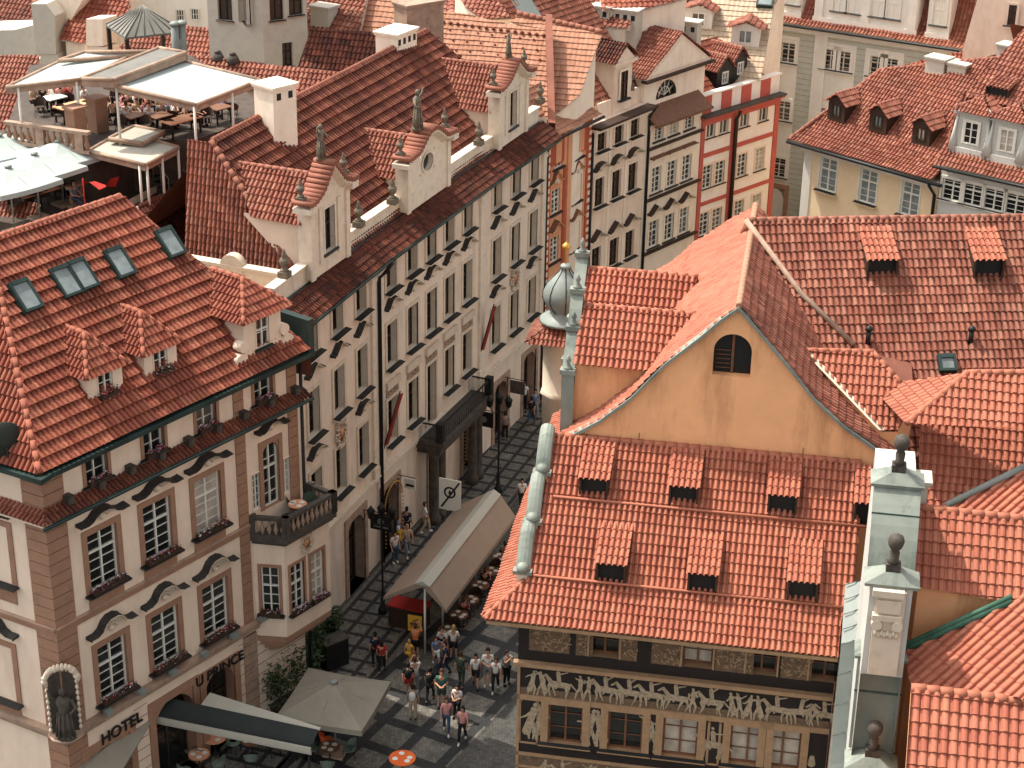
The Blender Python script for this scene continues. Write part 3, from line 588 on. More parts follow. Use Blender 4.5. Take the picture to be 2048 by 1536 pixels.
# dark metal gutter belt under the roof
mb=MB(); mb.box(-.62,UL+.3,-OV-.22,-OV+.25,ZE-.12,ZE+.04); mb.build('gutter',K['gutter'],hotel)
g2=MB(); g2.box(0,LL+.75,-OV-.22,-OV+.25,ZE-.13,ZE+.035); reparent(g2.build('gutter',K['gutter'],None),hotel,UO,LF)
for a,b in zip(((48,629),(128,600),(185,577),(236,561),(337,520)),((.78,),(.86,),(.82,),(.8,),(.8,))):
    u,v=rm.px(UO,*a); u=4.68 if a[0]==185 else u; skylight(hotel,rm,u-.1,v-.05,b[0],1.15)
ST_dor=dict(id='dor',cm='plaster_hotel',cb=.05,ct=.02,r=.1,tr=.0,rows=(.5,),f=.05,sd=.14,sill=1)
for i,p in enumerate(((213,790),(323,744))):
    u,v=rm.px(UO,*p); y0=-OV+v*math.cos(R(SL)); z0=ZE+v*math.sin(R(SL))
    gable_dormer(hotel,-OV,ZE+.05,SL,u-.0,1.5,y0,z0+1.05,z0+2.0,K['tile_hotel'],hip=1.0,win_=(z0+.1,.62,.85,ST_dor),tw=.19,tl=.32)
    flowerbox(UO,u,z0+.02,.8,y0-.16,['window box of dark red flowers on the roof dormer nearest the hotel corner','window box of dark flowers on the middle small roof dormer of the hotel'][i],40+i)
# big right dormer with volutes
u,v=rm.px(UO,509,658); y0=-.12
gable_dormer(hotel,-OV,ZE+.05,SL,10.25,1.9,y0,ZE+2.25,ZE+3.1,K['tile_hotel'],hip=1.2,ov=.3,win_=(ZE+.75,.65,1.15,dict(ST_dor,id='dor2',tr=.6)),tw=.19,tl=.32)
mb=MB()
for s_ in(-1,1):
    for (zz,rr) in ((ZE+.55,.32),(ZE+1.1,.22)): mb.tube([(10.25+s_*(1.05+ (0.15 if rr>.3 else 0)),y0-.12,zz),(10.25+s_*(1.05+(0.15 if rr>.3 else 0)),y0+.25,zz)],rr,12)
mb.box(10.25-1.4,10.25+1.4,y0-.3,y0+.1,ZE+.02,ZE+.16)
mb.build('dormer_scrolls',K['plaster_hotel'],hotel)
mb=MB(); mb.face((8.6,-OV-.05,ZE+.14),(UL+.3,-OV-.05,ZE+.14),(UL+.3,.25,ZE+.75),(8.6,.25,ZE+.75)); mb.box(UL+.05,UL+.35,-OV-.1,1.2,ZE-.05,ZE+1.3); mb.build('metal_flashing',K['gutter'],hotel)
# bay window and balcony
bay=MB(); bx0,bx1,bd,bz0,bz1=9.98,12.5,-1.0,3.95,8.15; wl=9.38
fw=[(10.63,4.85,.72,2.05),(11.75,4.85,.72,2.05)]
wallgrid(bay,bx0,bx1,bz0,bz1,holes_of(fw),y=bd)
sdv=np.array([bx0-wl,bd]); sl_=np.linalg.norm(sdv); sdv/=sl_
def sp(t,z): return (wl+sdv[0]*t,sdv[1]*t,z)
t0,t1,w0,w1=.25,.93,4.95,7.0
for a,b,c,d in ((0,t0,bz0,bz1),(t1,sl_,bz0,bz1),(t0,t1,bz0,w0),(t0,t1,w1,bz1)): bay.face(sp(a,c),sp(b,c),sp(b,d),sp(a,d))
bay.face((bx1,bd,bz0),(bx1,0,bz0),(bx1,0,bz1),(bx1,bd,bz1)); bay.face((wl,0,bz0),(bx1,0,bz0),(bx1,bd,bz0),(bx0,bd,bz0))
bay.mi=1
for k,(g,dz) in enumerate(((0.0,.0),(.2,-.25),(.45,-.5),(.75,-.75))):
    bay.zprism([(wl+g*.8,0),(bx0+g*.5,bd+g),(bx1-g*.5,bd+g),(bx1-g*.3,0)],bz0+dz-.25,bz0+dz)
bayo=bay.build('bay',[K['plaster_hotel'],K['trim_tan'],K['stone']],hotel)
ST_bay=dict(id='bay',cm='trim_tan',cb=.12,r=.12,tr=.6,rows=(.2,.4,.8),f=.05,sd=.2)
for q in fw: win(hotel,*q,ST_bay,y=bd)
o=win(hotel,0,0,t1-t0,w1-w0,dict(ST_bay,id='bays')); cpt=sp((t0+t1)/2,w0); o.location=cpt; o.rotation_euler=(0,0,math.atan2(sdv[1],sdv[0]))
# coat of arms on the bay
def ornament(name,parent,x,y,z,s,mt='trim_pale',core='orange_wall',seed=1,n=46,shape='shield'):
    mb=MB(); rr=random.Random(seed); mb.mi=1; mb.lathe((0,0,0),[(.0,-.06*s),(.3*s,0)],14); 
    V0=len(mb.v); 
    mb.v=[(vx,-.05*s-.06*s*(1 if vz<0 else 0),vy*1.25) for vx,vy,vz in mb.v]
    mb.mi=0
    for i in range(n):
        t=i/n*2*math.pi; q=rr.uniform(.75,1.15); cx,cz=.42*s*math.cos(t)*q,.62*s*math.sin(t)*q
        a=rr.random()*6.28; l=.11*s; mb.tube([(cx,-.02,cz),(cx+l*math.cos(a),-.09*s,cz+l*math.sin(a)),(cx+l*1.7*math.cos(a+.9),-.03,cz+l*1.7*math.sin(a+.9))],[.03*s,.045*s,.015*s],5)
    return mb.build(name,[K[mt],K[core]],parent,(x,y,z))
ornament('coat_of_arms',hotel,11.2,bd-.02,7.55,.62)
# balcony
mb=MB(); mb.zprism([(wl-.15,.0),(bx0-.12,bd-.28),(bx1+.15,bd-.28),(bx1+.15,0)],bz1,bz1+.2); mb.zprism([(wl-.05,.0),(bx0-.05,bd-.15),(bx1+.08,bd-.15),(bx1+.08,0)],bz1-.15,bz1)
P1=np.array([wl-.05,-.05]);P2=np.array([bx0-.02,bd-.17]);P3=np.array([bx1+.06,bd-.17]);P4=np.array([bx1+.06,-.05]); zb=bz1+.2
bal=mb.build('balcony',K['stone_dark'],hotel); rb=MB(); bal_pts=[]
for a,b in ((P1,P2),(P2,P3),(P3,P4)):
    c=(a+b)/2; L_=np.linalg.norm(b-a); az_=math.degrees(math.atan2(b[1]-a[1],b[0]-a[0])); rb.obox((c[0],c[1],zb),L_,.2,.12,az_); rb.obox((c[0],c[1],zb+.72),L_,.22,.13,az_)
    n_=max(2,int(L_/.24)); 
    for k in range(n_):
        p=a+(b-a)*(k+.5)/n_; bal_pts.append((p[0],p[1],zb+.12))
    for p in (a,b): rb.obox((p[0],p[1],zb),.26,.26,.9,az_)
rb.build('balustrade',K['stone_dark'],bal); bme=MB().lathe((0,0,0),[(.05,0),(.05,.06),(.1,.2),(.04,.42),(.06,.55),(.06,.6)],6).mesh('baluster',K['stone'])
for q in bal_pts: o=bpy.data.objects.new('baluster',bme); lk(o,bal); o.location=q
# corner niche with a statue
mb=MB(); Q=UO.loc(UO.wp(0,0,0)); 
nz=4.75; cxn,cyn=-.12,-.12
dx,dy=-.62,-.78
mb.lathe((.05*dx,.05*dy,nz-.45),[(.1,0),(.3,.12),(.5,.3),(.62,.42),(.62,.5)],10); mb.mi=1
for k in range(14):
    t=k/13*math.pi; a_=np.array([-dy,dx]); px_,pz=.55*math.cos(t),2.35+.5*math.sin(t); q_=.1+.06*rnd.random(); mb.lathe((a_[0]*px_+dx*.35,a_[1]*px_+dy*.35,nz+pz),[(.03,-.16),(q_,rnd.uniform(-.06,.06)),(.03,.14)],6)
for s_ in (-1,1):
    a_=np.array([-dy,dx])*s_*.5
    for k in range(9): mb.lathe((a_[0]+dx*.3,a_[1]+dy*.3,nz+.35+k*.23),[(.02,-.13),(.07,0),(.02,.12)],5)
mb.mi=2; mb.face((-dy*.5,dx*.5-.06,nz),(dy*.5-.06,-dx*.5,nz),(dy*.5-.06,-dx*.5,nz+2.6),(-dy*.5,dx*.5-.06,nz+2.6))
mb.build('niche',[K['stone'],K['trim_pale'],K['stone_dark']],hotel)
P=UO.wp(dx*.42,dy*.42,nz+.05); st_=statue(None,*P,1.12,seed=5,mt='stone_dark',name='saint_statue'); st_.rotation_euler=(0,0,R(0)); tag(st_,'dark stone statue of a saint in the niche on the hotel corner','statue')
# flowers
ords=['nearest the corner','in the middle','nearest the balcony']
for i,(x,z,a,b) in enumerate(W_3): flowerbox(UO,x,z+.0,1.5,-.2,'window box with flowers under the tall upper hotel window '+ords[i],i)
for i,(x,z,a,b) in enumerate(W_2): flowerbox(UO,x,z+.0,1.5,-.2,'window box with flowers in the hotel row just above the lettering, '+ords[i],10+i)
for i,(x,z,a,b) in enumerate(W_T): flowerbox(UO,x,z+.0,.9,-.1,'flower box at the small attic window '+['nearest the hotel corner','second from the hotel corner','third from the hotel corner','right above the balcony door'][i],20+i,mis=(0,0,1,2,3,3))
for i,(x,z,a,b) in enumerate(fw): flowerbox(UO,x,z+.0,.85,bd-.18,'window box of pink flowers on the front of the bay window, '+['left one','right one'][i],30+i,mis=(0,0,3,2))
o=flowerbox(UO,sp(.59,0)[0]-.12,w0,.75,sp(.59,0)[1]-.08,'window box of dark flowers on the left side of the bay window',33); o.rotation_euler=(0,0,R(54)+math.atan2(sdv[1],sdv[0]))
# lettering
def text(s,size,parent,loc,rot,mt,name='lettering',ext=.03,sx=1.):
    cu=bpy.data.curves.new(name,'FONT'); cu.body=s; cu.size=size; cu.extrude=ext; cu.align_x='CENTER'; cu.offset=.008*size
    t=bpy.data.objects.new(name,cu); COL.objects.link(t); dg=bpy.context.evaluated_depsgraph_get(); me=bpy.data.meshes.new_from_object(t.evaluated_get(dg)); COL.objects.unlink(t); bpy.data.objects.remove(t)
    me.name=name; me.materials.clear(); me.materials.append(K[mt]); o=bpy.data.objects.new(name,me); lk(o,parent); o.location=loc; o.rotation_euler=rot; o.scale=(sx,1,1); return o
hp_=UO.y(240,1453); up_=UO.y(436,1335)
text('HOTEL',.62,hotel,(hp_[0],-.1,hp_[1]-.22),(R(90),0,0),'black_metal'); text('U PRINCE',.58,hotel,(up_[0],-.1,up_[1]-.2),(R(90),0,0),'black_metal')
# satellite dish on the left corner roof
mb=MB(); mb.lathe((0,0,0),[(.05,-.22),(.45,-.12),(.68,.02),(.7,.04)],16); mb.v=[(a,-c,b) for a,b,c in mb.v]; mb.tube([(0,.3,-.5),(0,.15,0)],.03)
P=LF.wp(LL-1.05,-.35,ZE+.75); o=mb.build('satellite_dish',K['asphalt_cloth'],None,P,R(-150)); tag(o,'dark satellite dish fixed at the left eave of the hotel roof','satellite dish')
pipe(hotel,[(UL+.12,-.12,ZE-.1),(UL+.12,-.12,0)],.07)
# spotlights on the cornice
for k in range(6):
    mb=MB(); mb.obox((0,0,.02),.3,.22,.16); mb.tube([(0,.1,.02),(0,.25,-.05)],.02); mb.build('spotlight',K['zinc'],hotel,(1.6+k*1.55,-.36,4.75))

# table and chairs on the balcony
def _late_balcony():
    P=UO.wp(11.2,-.62,bz1+.21); table_round(P,0,'small round orange table on the stone balcony of the hotel','balcony furniture','orange_wall',.36)
    for k,(x,y,a,l) in enumerate(((10.55,-.75,200,'green shell chair on the balcony, left of the orange table'),(11.85,-.7,20,'green shell chair on the balcony, right of the orange table'),(11.5,-.2,90,'green shell chair on the balcony, by the wall behind the orange table'))): chair(UO.wp(x,y,bz1+.21),a,l,'balcony furniture','c_green')
# ======================= long white house (three slightly turned bays) =======================
white=fempty('long_white_house',W1,'long grey white house with ornate roof dormers, urns and stone statues','building')
WZE=14.75
xl=-.55
L1=W1.y(752,700)[0]; L2=W2.y(966,600)[0]; L3=W3.y(1087,500)[0]
ST_w=dict(id='w4',cm='trim_pale',rm='trim_white',cb=.16,ct=.06,r=.32,tr=.62,rows=(.3,),fm='win_brown',f=.06,sd=.34,sm='trim_white')
ST_w3t=dict(ST_w,id='w3t',hood='tri',hz=.55,hd=.28,hw=1.1); ST_w3o=dict(ST_w,id='w3o',hood='arch',hz=.6,hd=.28,hw=1.1)
ST_w2s=dict(ST_w,id='w2s',hood='seg',hz=.6,hd=.28,hw=1.1); ST_w2l=dict(ST_w,id='w2l',lintel=1); ST_w2p=dict(ST_w,id='w2p')
ST_wa=dict(id='wa',cm='stone',cb=.28,ct=.08,r=.5,arch=1,tr=.6,rows=(),nc=2,sill=0,fm='wood_dark')
secs=[]
def zs(fr,pts): q=[fr.y(*p) for p in pts]; return [a[0] for a in q],sum(a[1] for a in q)/len(q)
def height(fr,b,t): return sum(fr.y(*p)[1] for p in t)/len(t)-sum(fr.y(*p)[1] for p in b)/len(b)
A4b=[(623.3,705.7),(674.4,664.7),(721.4,625)];A4t=[(622,619),(666.6,582.6),(716.8,543.8)]
A3b=[(627.9,872.2),(678,826.6),(723.6,783.2)];A3t=[(623.3,781),(671.2,737.6),(719,696.6)]
A2b=[(680.3,988.4),(725.9,942.8)];A2t=[(673.5,897.2),(721.4,853.9)]
B4b=[(781.3,577.5),(823.6,545),(860.7,514),(898,486.4),(935.5,458.7)];B4t=[(779.7,502.6),(820,468.5),(859,440.8),(897.4,413),(933.9,387)]
B3b=[(782.9,728.5),(824,694.3),(862.3,662),(897.4,632.8),(932.3,600)];B3t=[(778.4,641.9),(819.4,612),(859,580.7),(896.5,551.5),(930.6,522.2)]
B2b=[(783.2,881.8),(823.9,842.7),(897,774),(930.4,748.7)];B2t=[(779.9,797),(820.6,761.4),(893.8,694.6),(929.2,667)]
C4b=[(994,418),(1031.5,393.6),(1068.9,370.8)];C4t=[(992.5,348),(1029.9,325.3),(1067.3,304)]
C3b=[(990.8,556),(1028,528.7),(1062.4,504)];C3t=[(989.2,479.8),(1026.6,453.8),(1062.4,427.8)]
C2b=[(990.8,691),(1026.6,662),(1060.8,636)];C2t=[(989,623),(1025,584),(1060.8,556.3)]
rows={}
for nm,fr,b4,t4,b3,t3,b2,t2 in (('a',W1,A4b,A4t,A3b,A3t,A2b,A2t),('b',W2,B4b,B4t,B3b,B3t,B2b,B2t),('c',W3,C4b,C4t,C3b,C3t,C2b,C2t)):
    rows[nm]=[(zs(fr,b)[0],zs(fr,b)[1],height(fr,b,t)) for b,t in ((b4,t4),(b3,t3),(b2,t2))]
Z4=sum(rows[k][0][1] for k in 'abc')/3; Z3=sum(rows[k][1][1] for k in 'abc')/3; Z2=sum(rows[k][2][1] for k in 'abc')/3
H4=sum(rows[k][0][2] for k in 'abc')/3; H3=sum(rows[k][1][2] for k in 'abc')/3; H2=sum(rows[k][2][2] for k in 'abc')/3
WW=.98
def put(fr,lst,holes,ground,x0,x1,extra=None):
    mb=MB(); wallgrid(mb,x0,x1,0,WZE,holes)
    o=reparent(mb.build('wall',K['plaster_grey'],None),white,W1,fr)
    for x,z,w_,h_,st in lst: reparent(win(None,x,z,w_,h_,st),white,W1,fr)
for nm,fr,x0,x1 in (('a',W1,xl,L1),('b',W2,0,L2),('c',W3,0,L3)):
    xs4,xs3,xs2=[r[0] for r in rows[nm]]
    xs=[sum(q)/len(q) for q in zip(xs4,xs3)]
    if nm=='a': xs2=[xs[0],xs[1],xs[2]]
    if nm=='b': xs2=[xs[0],xs[1],xs[2],xs[3],xs[4]]
    lst=[(x,Z4,WW,H4,ST_w) for x in xs]+[(x,Z3,WW,H3,ST_w3o if nm=='b' else ST_w3t) for x in xs]
    for i,x in enumerate(xs2 if nm!='c' else xs):
        st=ST_w2l if nm=='b' else (ST_w2p if i==1 else ST_w2s)
        if nm=='b' and i==2: lst.append((x,Z2-1.0,WW,H2+1.0,st))
        else: lst.append((x,Z2,WW,H2,st))
    if nm=='a': g=[(W1.y(715,1161)[0]-.1,0.,1.7,3.55,ST_wa)]
    if nm=='b': g=[(W2.y(783,1100)[0]-.1,0.,1.5,3.4,ST_wa),(W2.y(868,1000)[0]+.2,0,1.9,3.5,dict(ST_wa,id='wp',cb=.1)),(W2.y(935,900)[0]+.1,0.,1.5,3.5,dict(ST_wa))]
    if nm=='c': g=[(W3.y(995,885)[0]+.25,0.,1.6,3.2,ST_wa),(W3.y(1056,800)[0],0.,1.5,3.4,ST_wa)]
    allp=lst+g
    put(fr,allp,[(x-w_/2,x+w_/2,z,z+h_) for x,z,w_,h_,st in allp],g,x0,x1)
    secs.append((nm,fr,x0,x1,xs))
    def bx(name,m,*boxes):
        mb=MB(); [mb.box(*b) for b in boxes]; return reparent(mb.build(name,K[m],None),white,W1,fr)
    bx('string_course','trim_white',(x0,x1,-.14,0,4.25,4.5),(x0,x1,-.2,-.0,4.42,4.52))
    bx('cornice','trim_white',(x0,x1,-.2,0,WZE-.45,WZE-.25),(x0,x1,-.42,0,WZE-.25,WZE))
    pil=[x0+.12 if nm=='a' else None, x1-.3 if nm!='b' else x1-.35, x0+.35 if nm=='b' else None]
    for p in pil:
        if p is not None: bx('pilaster','trim_white',(p-.26,p+.26,-.12,0,4.55,WZE-.45),(p-.33,p+.33,-.17,0,WZE-1.0,WZE-.75),(p-.33,p+.33,-.17,0,4.53,4.95))
    # roof apron: tiled strip below the parapet
    rp_=RP((x0-.2 if nm=='a' else x0,-.75,WZE-.0),0,36)
    o=tiles(rp_,[(0,0),(x1-x0+(.2 if nm=='a' else 0)+(.15 if nm=='c' else 0),0),(x1-x0+(.2 if nm=='a' else 0)+(.15 if nm=='c' else 0),1.25),(0,1.25)],'eaves_tiles',K['tile_dark'],None,.17,.3); reparent(o,white,W1,fr)
    mb=MB(); mb.tube([(x0-.1,-.8,WZE-.03),(x1,-.8,WZE-.03)],.075); mb.mi=0; mb.face((x0-.3,.22,WZE+.64),(x1,.22,WZE+.64),(x1,.5,WZE+.86),(x0-.3,.5,WZE+.86)); reparent(mb.build('gutter',K['gutter'],None),white,W1,fr)
    bx('parapet','trim_white',(x0,x1,.45,.75,WZE+.7,WZE+1.45),(x0,x1,.38,.82,WZE+1.45,WZE+1.55),(x0,x1,.4,.5,WZE+.72,WZE+.86))
pipe(white,[(L1-.02,-.85,WZE-.1),(L1-.0,-.5,WZE-.6),(L1-.0,-.2,WZE-.9),(L1-.0,-.2,0)],.09)
# back walls
P_=[W1.loc(W1.wp(xl,0,0)),W1.loc(W2.o),W1.loc(W3.o),W1.loc(FO.o)]; e3=W1.loc(FO.o); DW=12.
mb=MB(); bp_=[(xl,0),(xl,DW),(e3[0]-.3,e3[1]+DW),(e3[0],e3[1])]
for a,b in zip(bp_,bp_[1:]): mb.face((a[0],a[1],0),(b[0],b[1],0),(b[0],b[1],WZE+1.0),(a[0],a[1],WZE+1.0))
mb.build('side_wall',K['plaster_grey'],white)
# main roof over the whole house, one plane per bay would kink: a chord from the first to the last bay
chord=math.degrees(math.atan2(e3[1],e3[0]-xl)); WR=Fr(W1.wp(xl,0,0),70+chord)
RY=.8; RZ=WZE+.9; WSL=47.
rw=RP((0,RY,RZ),0,WSL)
RZL=16.35
def wroot(o): return reparent(o,white,W1,WR)
vR=6.45; WU1=24.2
hb=rw.px(WR,581,523); ht=rw.px(WR,415,270); hb=(max(hb[0],.9),0.); 
t_=tiles(rw,[(hb[0]-.3,-.2),(WU1+3.4,-.2),(WU1,vR),(ht[0]-.1,vR)],'roof',K['tile_old'],None,.22,.45,step=.11); wroot(t_)
HPw=rw.pt(ht[0]-.1,vR); p0w=rw.pt(hb[0]-.3,-.2); re_=RP(p0w,-90,40); q=HPw-p0w; re_=RP(p0w,-90,math.degrees(math.atan2(q[2],q@re_.P)))
eu,ev=re_.uv(HPw); wroot(tiles(re_,[(0,0),(eu,ev),(re_.px(WR,378,283)[0],ev),(re_.px(WR,370,520)[0],0)],'roof',K['tile_mid'],None,.2,.33))
wroot(caps([p0w,HPw],'hip_tiles',K['tile_mid'],None,.13)); wroot(caps([HPw,rw.pt(WU1,vR)],'ridge_tiles',K['tile_old'],None,.13)); wroot(caps([rw.pt(WU1,vR),rw.pt(WU1+3.4,-.2)],'verge_tiles',K['tile_pale'],None,.09))
Rr=rw.pt(WU1,vR); mb=MB(); mb.face(HPw,Rr,(Rr[0],Rr[1]+5.2,RZ-1),(HPw[0],HPw[1]+5.2,RZ-1)); mb.face(Rr,rw.pt(WU1+3.4,-.2),(Rr[0]+.5,Rr[1]+5.2,RZ-1)); mb.face((HPw[0],HPw[1]+5.2,RZ-1),(HPw[0],HPw[1]+5.2,0),(Rr[0],Rr[1]+5.2,0),(Rr[0],Rr[1]+5.2,RZ-1)); wroot(mb.build('roof_back',K['tile_old'],None))
def baroque(xc,hw,z0,zs_,zp,y0,kind,wn,label_seed,rear_z,rear_r,rear_hw):
    # front wall with a curved gable, trims, side cheeks, tiled hood following the gable
    if kind=='ogee': pr=[(-hw-.55,zs_),(-hw-.1,zs_),(-hw*.62,zs_+.22*(zp-zs_)),(-hw*.3,zs_+.62*(zp-zs_)),(0,zp),(hw*.3,zs_+.62*(zp-zs_)),(hw*.62,zs_+.22*(zp-zs_)),(hw+.1,zs_),(hw+.55,zs_)]
    else: pr=[(-hw-.45,zs_),(-hw-.05,zs_+.02),(-hw*.7,zs_+.1*(zp-zs_)),(-hw*.42,zs_+.6*(zp-zs_)),(-hw*.2,zs_+.93*(zp-zs_)),(0,zp),(hw*.2,zs_+.93*(zp-zs_)),(hw*.42,zs_+.6*(zp-zs_)),(hw*.7,zs_+.1*(zp-zs_)),(hw+.05,zs_+.02),(hw+.45,zs_)]
    mb=MB(); wx0,wx1,wz0,wz1=wn
    wallgrid(mb,-hw,hw,z0,zs_,[(wx0,wx1,wz0,wz1)],y=y0)
    inn=[p for p in pr if abs(p[0])<=hw+.12]; 
    if wz1<=zs_: mb.face(*[(x,y0,z) for x,z in [(-hw,zs_)]+[p for p in inn if abs(p[0])<hw]+[(hw,zs_)]])
    mb.box(-hw,-hw+.001,y0,y0+.6,z0,zs_); mb.box(hw-.001,hw,y0,y0+.6,z0,zs_)
    root=mb.build('dormer',K['trim_white'],None,(xc,0,0)); 
    # cornice moulding along the gable
    cb=MB()
    for (a,b),(c,d) in zip(pr,pr[1:]):
        cb.face((a,y0-.3,b),(c,y0-.3,d),(c,y0-.3,d+.2),(a,y0-.3,b+.2)); cb.face((a,y0-.3,b),(a,y0,b-.22),(c,y0,d-.22),(c,y0-.3,d)); 
    cb.box(-hw-.55,-hw,y0-.3,y0+.5,zs_-.2,zs_); cb.box(hw,hw+.55,y0-.3,y0+.5,zs_-.2,zs_)
    for s_ in(-1,1):
        cb.box(s_*hw-.16,s_*hw+.16,y0-.09,y0,z0,zs_-.2); cb.box(s_*hw*.52-.13,s_*hw*.52+.13,y0-.07,y0,z0+.5,wz1+.2) if kind=='ogee' else None
    cb.build('gable_cornice',K['trim_white'],root)
    tb=MB()  # tile hood: rows across the depth
    top=[(a,b+.21) for a,b in pr]; n=0
    for (a,b),(c,d) in zip(top,top[1:]):
        L=math.hypot(c-a,d-b); k=max(1,int(L/.2))
        for i in range(k):
            x0_,z0_,x1_,z1_=a+(c-a)*i/k,b+(d-b)*i/k,a+(c-a)*(i+1)/k,b+(d-b)*(i+1)/k
            tb.tube([((x0_+x1_)/2,y0-.36,(z0_+z1_)/2-.01),((x0_+x1_)/2,y0+.55,(z0_+z1_)/2+.02)],.115,6)
    tb.build('gable_tiles',K['tile_mid'],root)
    # rear body running into the main roof
    gable_dormer(root,RY,RZ,WSL,0,rear_hw*2,y0+.55,rear_z,rear_r,K['tile_mid'],wall='plaster_hotel',tw=.2,tl=.33,name='dormer_body')
    if kind=='ogee': win(root,(wx0+wx1)/2,wz0,wx1-wx0,wz1-wz0,dict(id='wd%d'%label_seed,cm='trim_white',cb=.12,r=.25,tr=.6,rows=(.3,),fm='win_brown',sd=.12),y=y0)
    else:
        g=MB(); n=24; rx,rz=(wx1-wx0)*.36,(wz1-wz0)*.42; cz=(wz0+wz1)/2; cx=(wx0+wx1)/2
        pts=[(cx+rx*math.cos(2*math.pi*i/n),cz+rz*math.sin(2*math.pi*i/n)) for i in range(n)]; out=[]
        for x,z in pts:
            dx_,dz_=x-cx,z-cz; k=min((wx1-wx0)/2/abs(dx_) if abs(dx_)>1e-6 else 99,(wz1-wz0)/2/abs(dz_) if abs(dz_)>1e-6 else 99); out.append((cx+dx_*k,cz+dz_*k))
        for i in range(n):
            j=(i+1)%n; g.mi=0; g.face((out[i][0],y0,out[i][1]),(out[j][0],y0,out[j][1]),(pts[j][0],y0,pts[j][1]),(pts[i][0],y0,pts[i][1])); g.face((pts[i][0],y0,pts[i][1]),(pts[j][0],y0,pts[j][1]),(pts[j][0],y0+.2,pts[j][1]),(pts[i][0],y0+.2,pts[i][1]))
            g.face((pts[i][0],y0-.05,pts[i][1]),(pts[j][0],y0-.05,pts[j][1]),(cx+(pts[j][0]-cx)*1.22,y0-.05,cz+(pts[j][1]-cz)*1.22),(cx+(pts[i][0]-cx)*1.22,y0-.05,cz+(pts[i][1]-cz)*1.22))
        o=g.build('window',K['trim_white'],root); g=MB(); g.face(*[(x,y0+.2,z) for x,z in pts]); g.build('pane',K['glass'],o)
    return wroot(root)
baroque(4.3,1.5,WZE+.9,18.75,19.95,.25,'ogee',(-.42,.42,16.4,18.25),1,18.0,19.45,1.4)
baroque(13.7,2.1,WZE+.9,18.0,18.75,.25,'arch',(-.85,.65,16.95,17.9),2,17.0,18.4,1.45)
baroque(23.55,1.7,WZE+.9,18.55,19.5,.25,'ogee',(-.42,.42,16.3,18.1),3,17.5,19.2,1.5)
# urns on the parapet, statues on the gables: carved pieces standing free -> own things
def wthing(fn,x,y,z,s,label,cat,group,**k):
    P=WR.wp(x,y,z); o=fn(None,*P,s,**k); o.rotation_euler=(0,0,R(WR.az)); return tag(o,label,cat,group)
pz=WZE+1.55
for i,(px,py) in enumerate(((568,515),(717,415),(785,375),(958,262),(1080,203))):
    x,_=WR.y(px,py,.6); wthing(urn,x,.6,pz,.85,'stone urn on the long roof parapet, '+['at its near corner','just right of the nearest ornate dormer','just left of the oval window gable','just left of the farthest ornate dormer','at its far end beside the orange house'][i],'urn','urns on the parapet of the long white house',name='urn')
for i,(x,z,s,l) in enumerate(((4.3,20.15,.8,'tall stone statue on the ridge of the nearest ornate dormer'),(12.4,18.95,1.0,'largest stone statue, standing on the oval window gable'),(23.55,19.75,.65,'stone figure on the peak of the farthest ornate dormer'))):
    wthing(statue,x if i!=1 else 13.2,.55,z,s,l,'statue','statues on the dormers of the long white house',seed=i)
for i,(x,z,l) in enumerate(((2.5,18.95,'stone urn on the left shoulder of the nearest ornate dormer'),(6.1,18.95,'stone urn on the right shoulder of the nearest ornate dormer'),(11.4,18.2,'stone urn on the left shoulder of the oval window gable'),(16.0,18.2,'stone urn on the right shoulder of the oval window gable'),(21.6,18.75,'stone urn on the left shoulder of the farthest ornate dormer'),(25.5,18.75,'stone urn on the right shoulder of the farthest ornate dormer'))):
    wthing(urn,x,.5,z,.72,l,'urn','urns on the dormer gables of the long white house',name='urn')
# cream return wall with arch at the near end (above the hotel)
mb=MB(); 
mb.box(1.45,1.75,.5,5.2,WZE-1.2,WZE+1.45); mb.box(1.38,1.82,.4,5.3,WZE+1.45,WZE+1.57); mb.tube([(1.4,3.1,WZE+1.5),(1.8,3.1,WZE+1.5)],.5,16); mb.box(-.2,1.75,.5,5,WZE-.5,WZE+.02); wroot(mb.build('end_parapet',K['trim_pale'],None))
# portal with balcony
px0,px1=W2.y(838,900)[0]-.1,W2.y(925,800)[0]+.2
mb=MB(); mb.box(px0-.35,px1+.35,-1.45,-.0,4.3,4.5); mb.box(px0-.2,px1+.2,-1.25,0,3.95,4.3); mb.box(px0-.1,px1+.1,-1.15,0,3.7,3.95)
for x in (px0+.1,px0+.75,px1-.75,px1-.1): mb.lathe((x,-.8,0),[(.3,0),(.3,.35),(.22,.45),(.24,1.2),(.2,3.4),(.28,3.6),(.28,3.7)],12)
mb.mi=1
for x in (px0-.2,px1+.2): mb.box(x-.17,x+.17,-1.4,-1.06,4.5,5.45)
for k in range(14): 
    for xx in (px0-.2,px1+.2): mb.tube([(xx,-.15-k*.065,4.5),(xx,-.15-k*.065,5.3)],.014,4)
for k in range(26): x=px0+(px1-px0)*k/25; mb.tube([(x,-1.25,4.5),(x,-1.25,5.3)],.014,4)
mb.box(px0,px1,-1.29,-1.21,5.28,5.34); mb.box(px0-.24,px0-.16,-1.1,-.1,5.28,5.34); mb.box(px1+.16,px1+.24,-1.1,-.1,5.28,5.34)
reparent(mb.build('portal_balcony',[K['stone_dark'],K['black_metal']],None),white,W1,W2)
# garlands of little lights at the shop arches, plaster ornaments
for fr,x,z,s in ((W1,rows['a'][1][0][1],Z2+H2+.62,1.0),(W3,rows['c'][1][0][1],Z2+H2+.75,1.0)):
    reparent(ornament('coat_of_arms',None,x,-.05,z,s,seed=3,n=60),white,W1,fr)
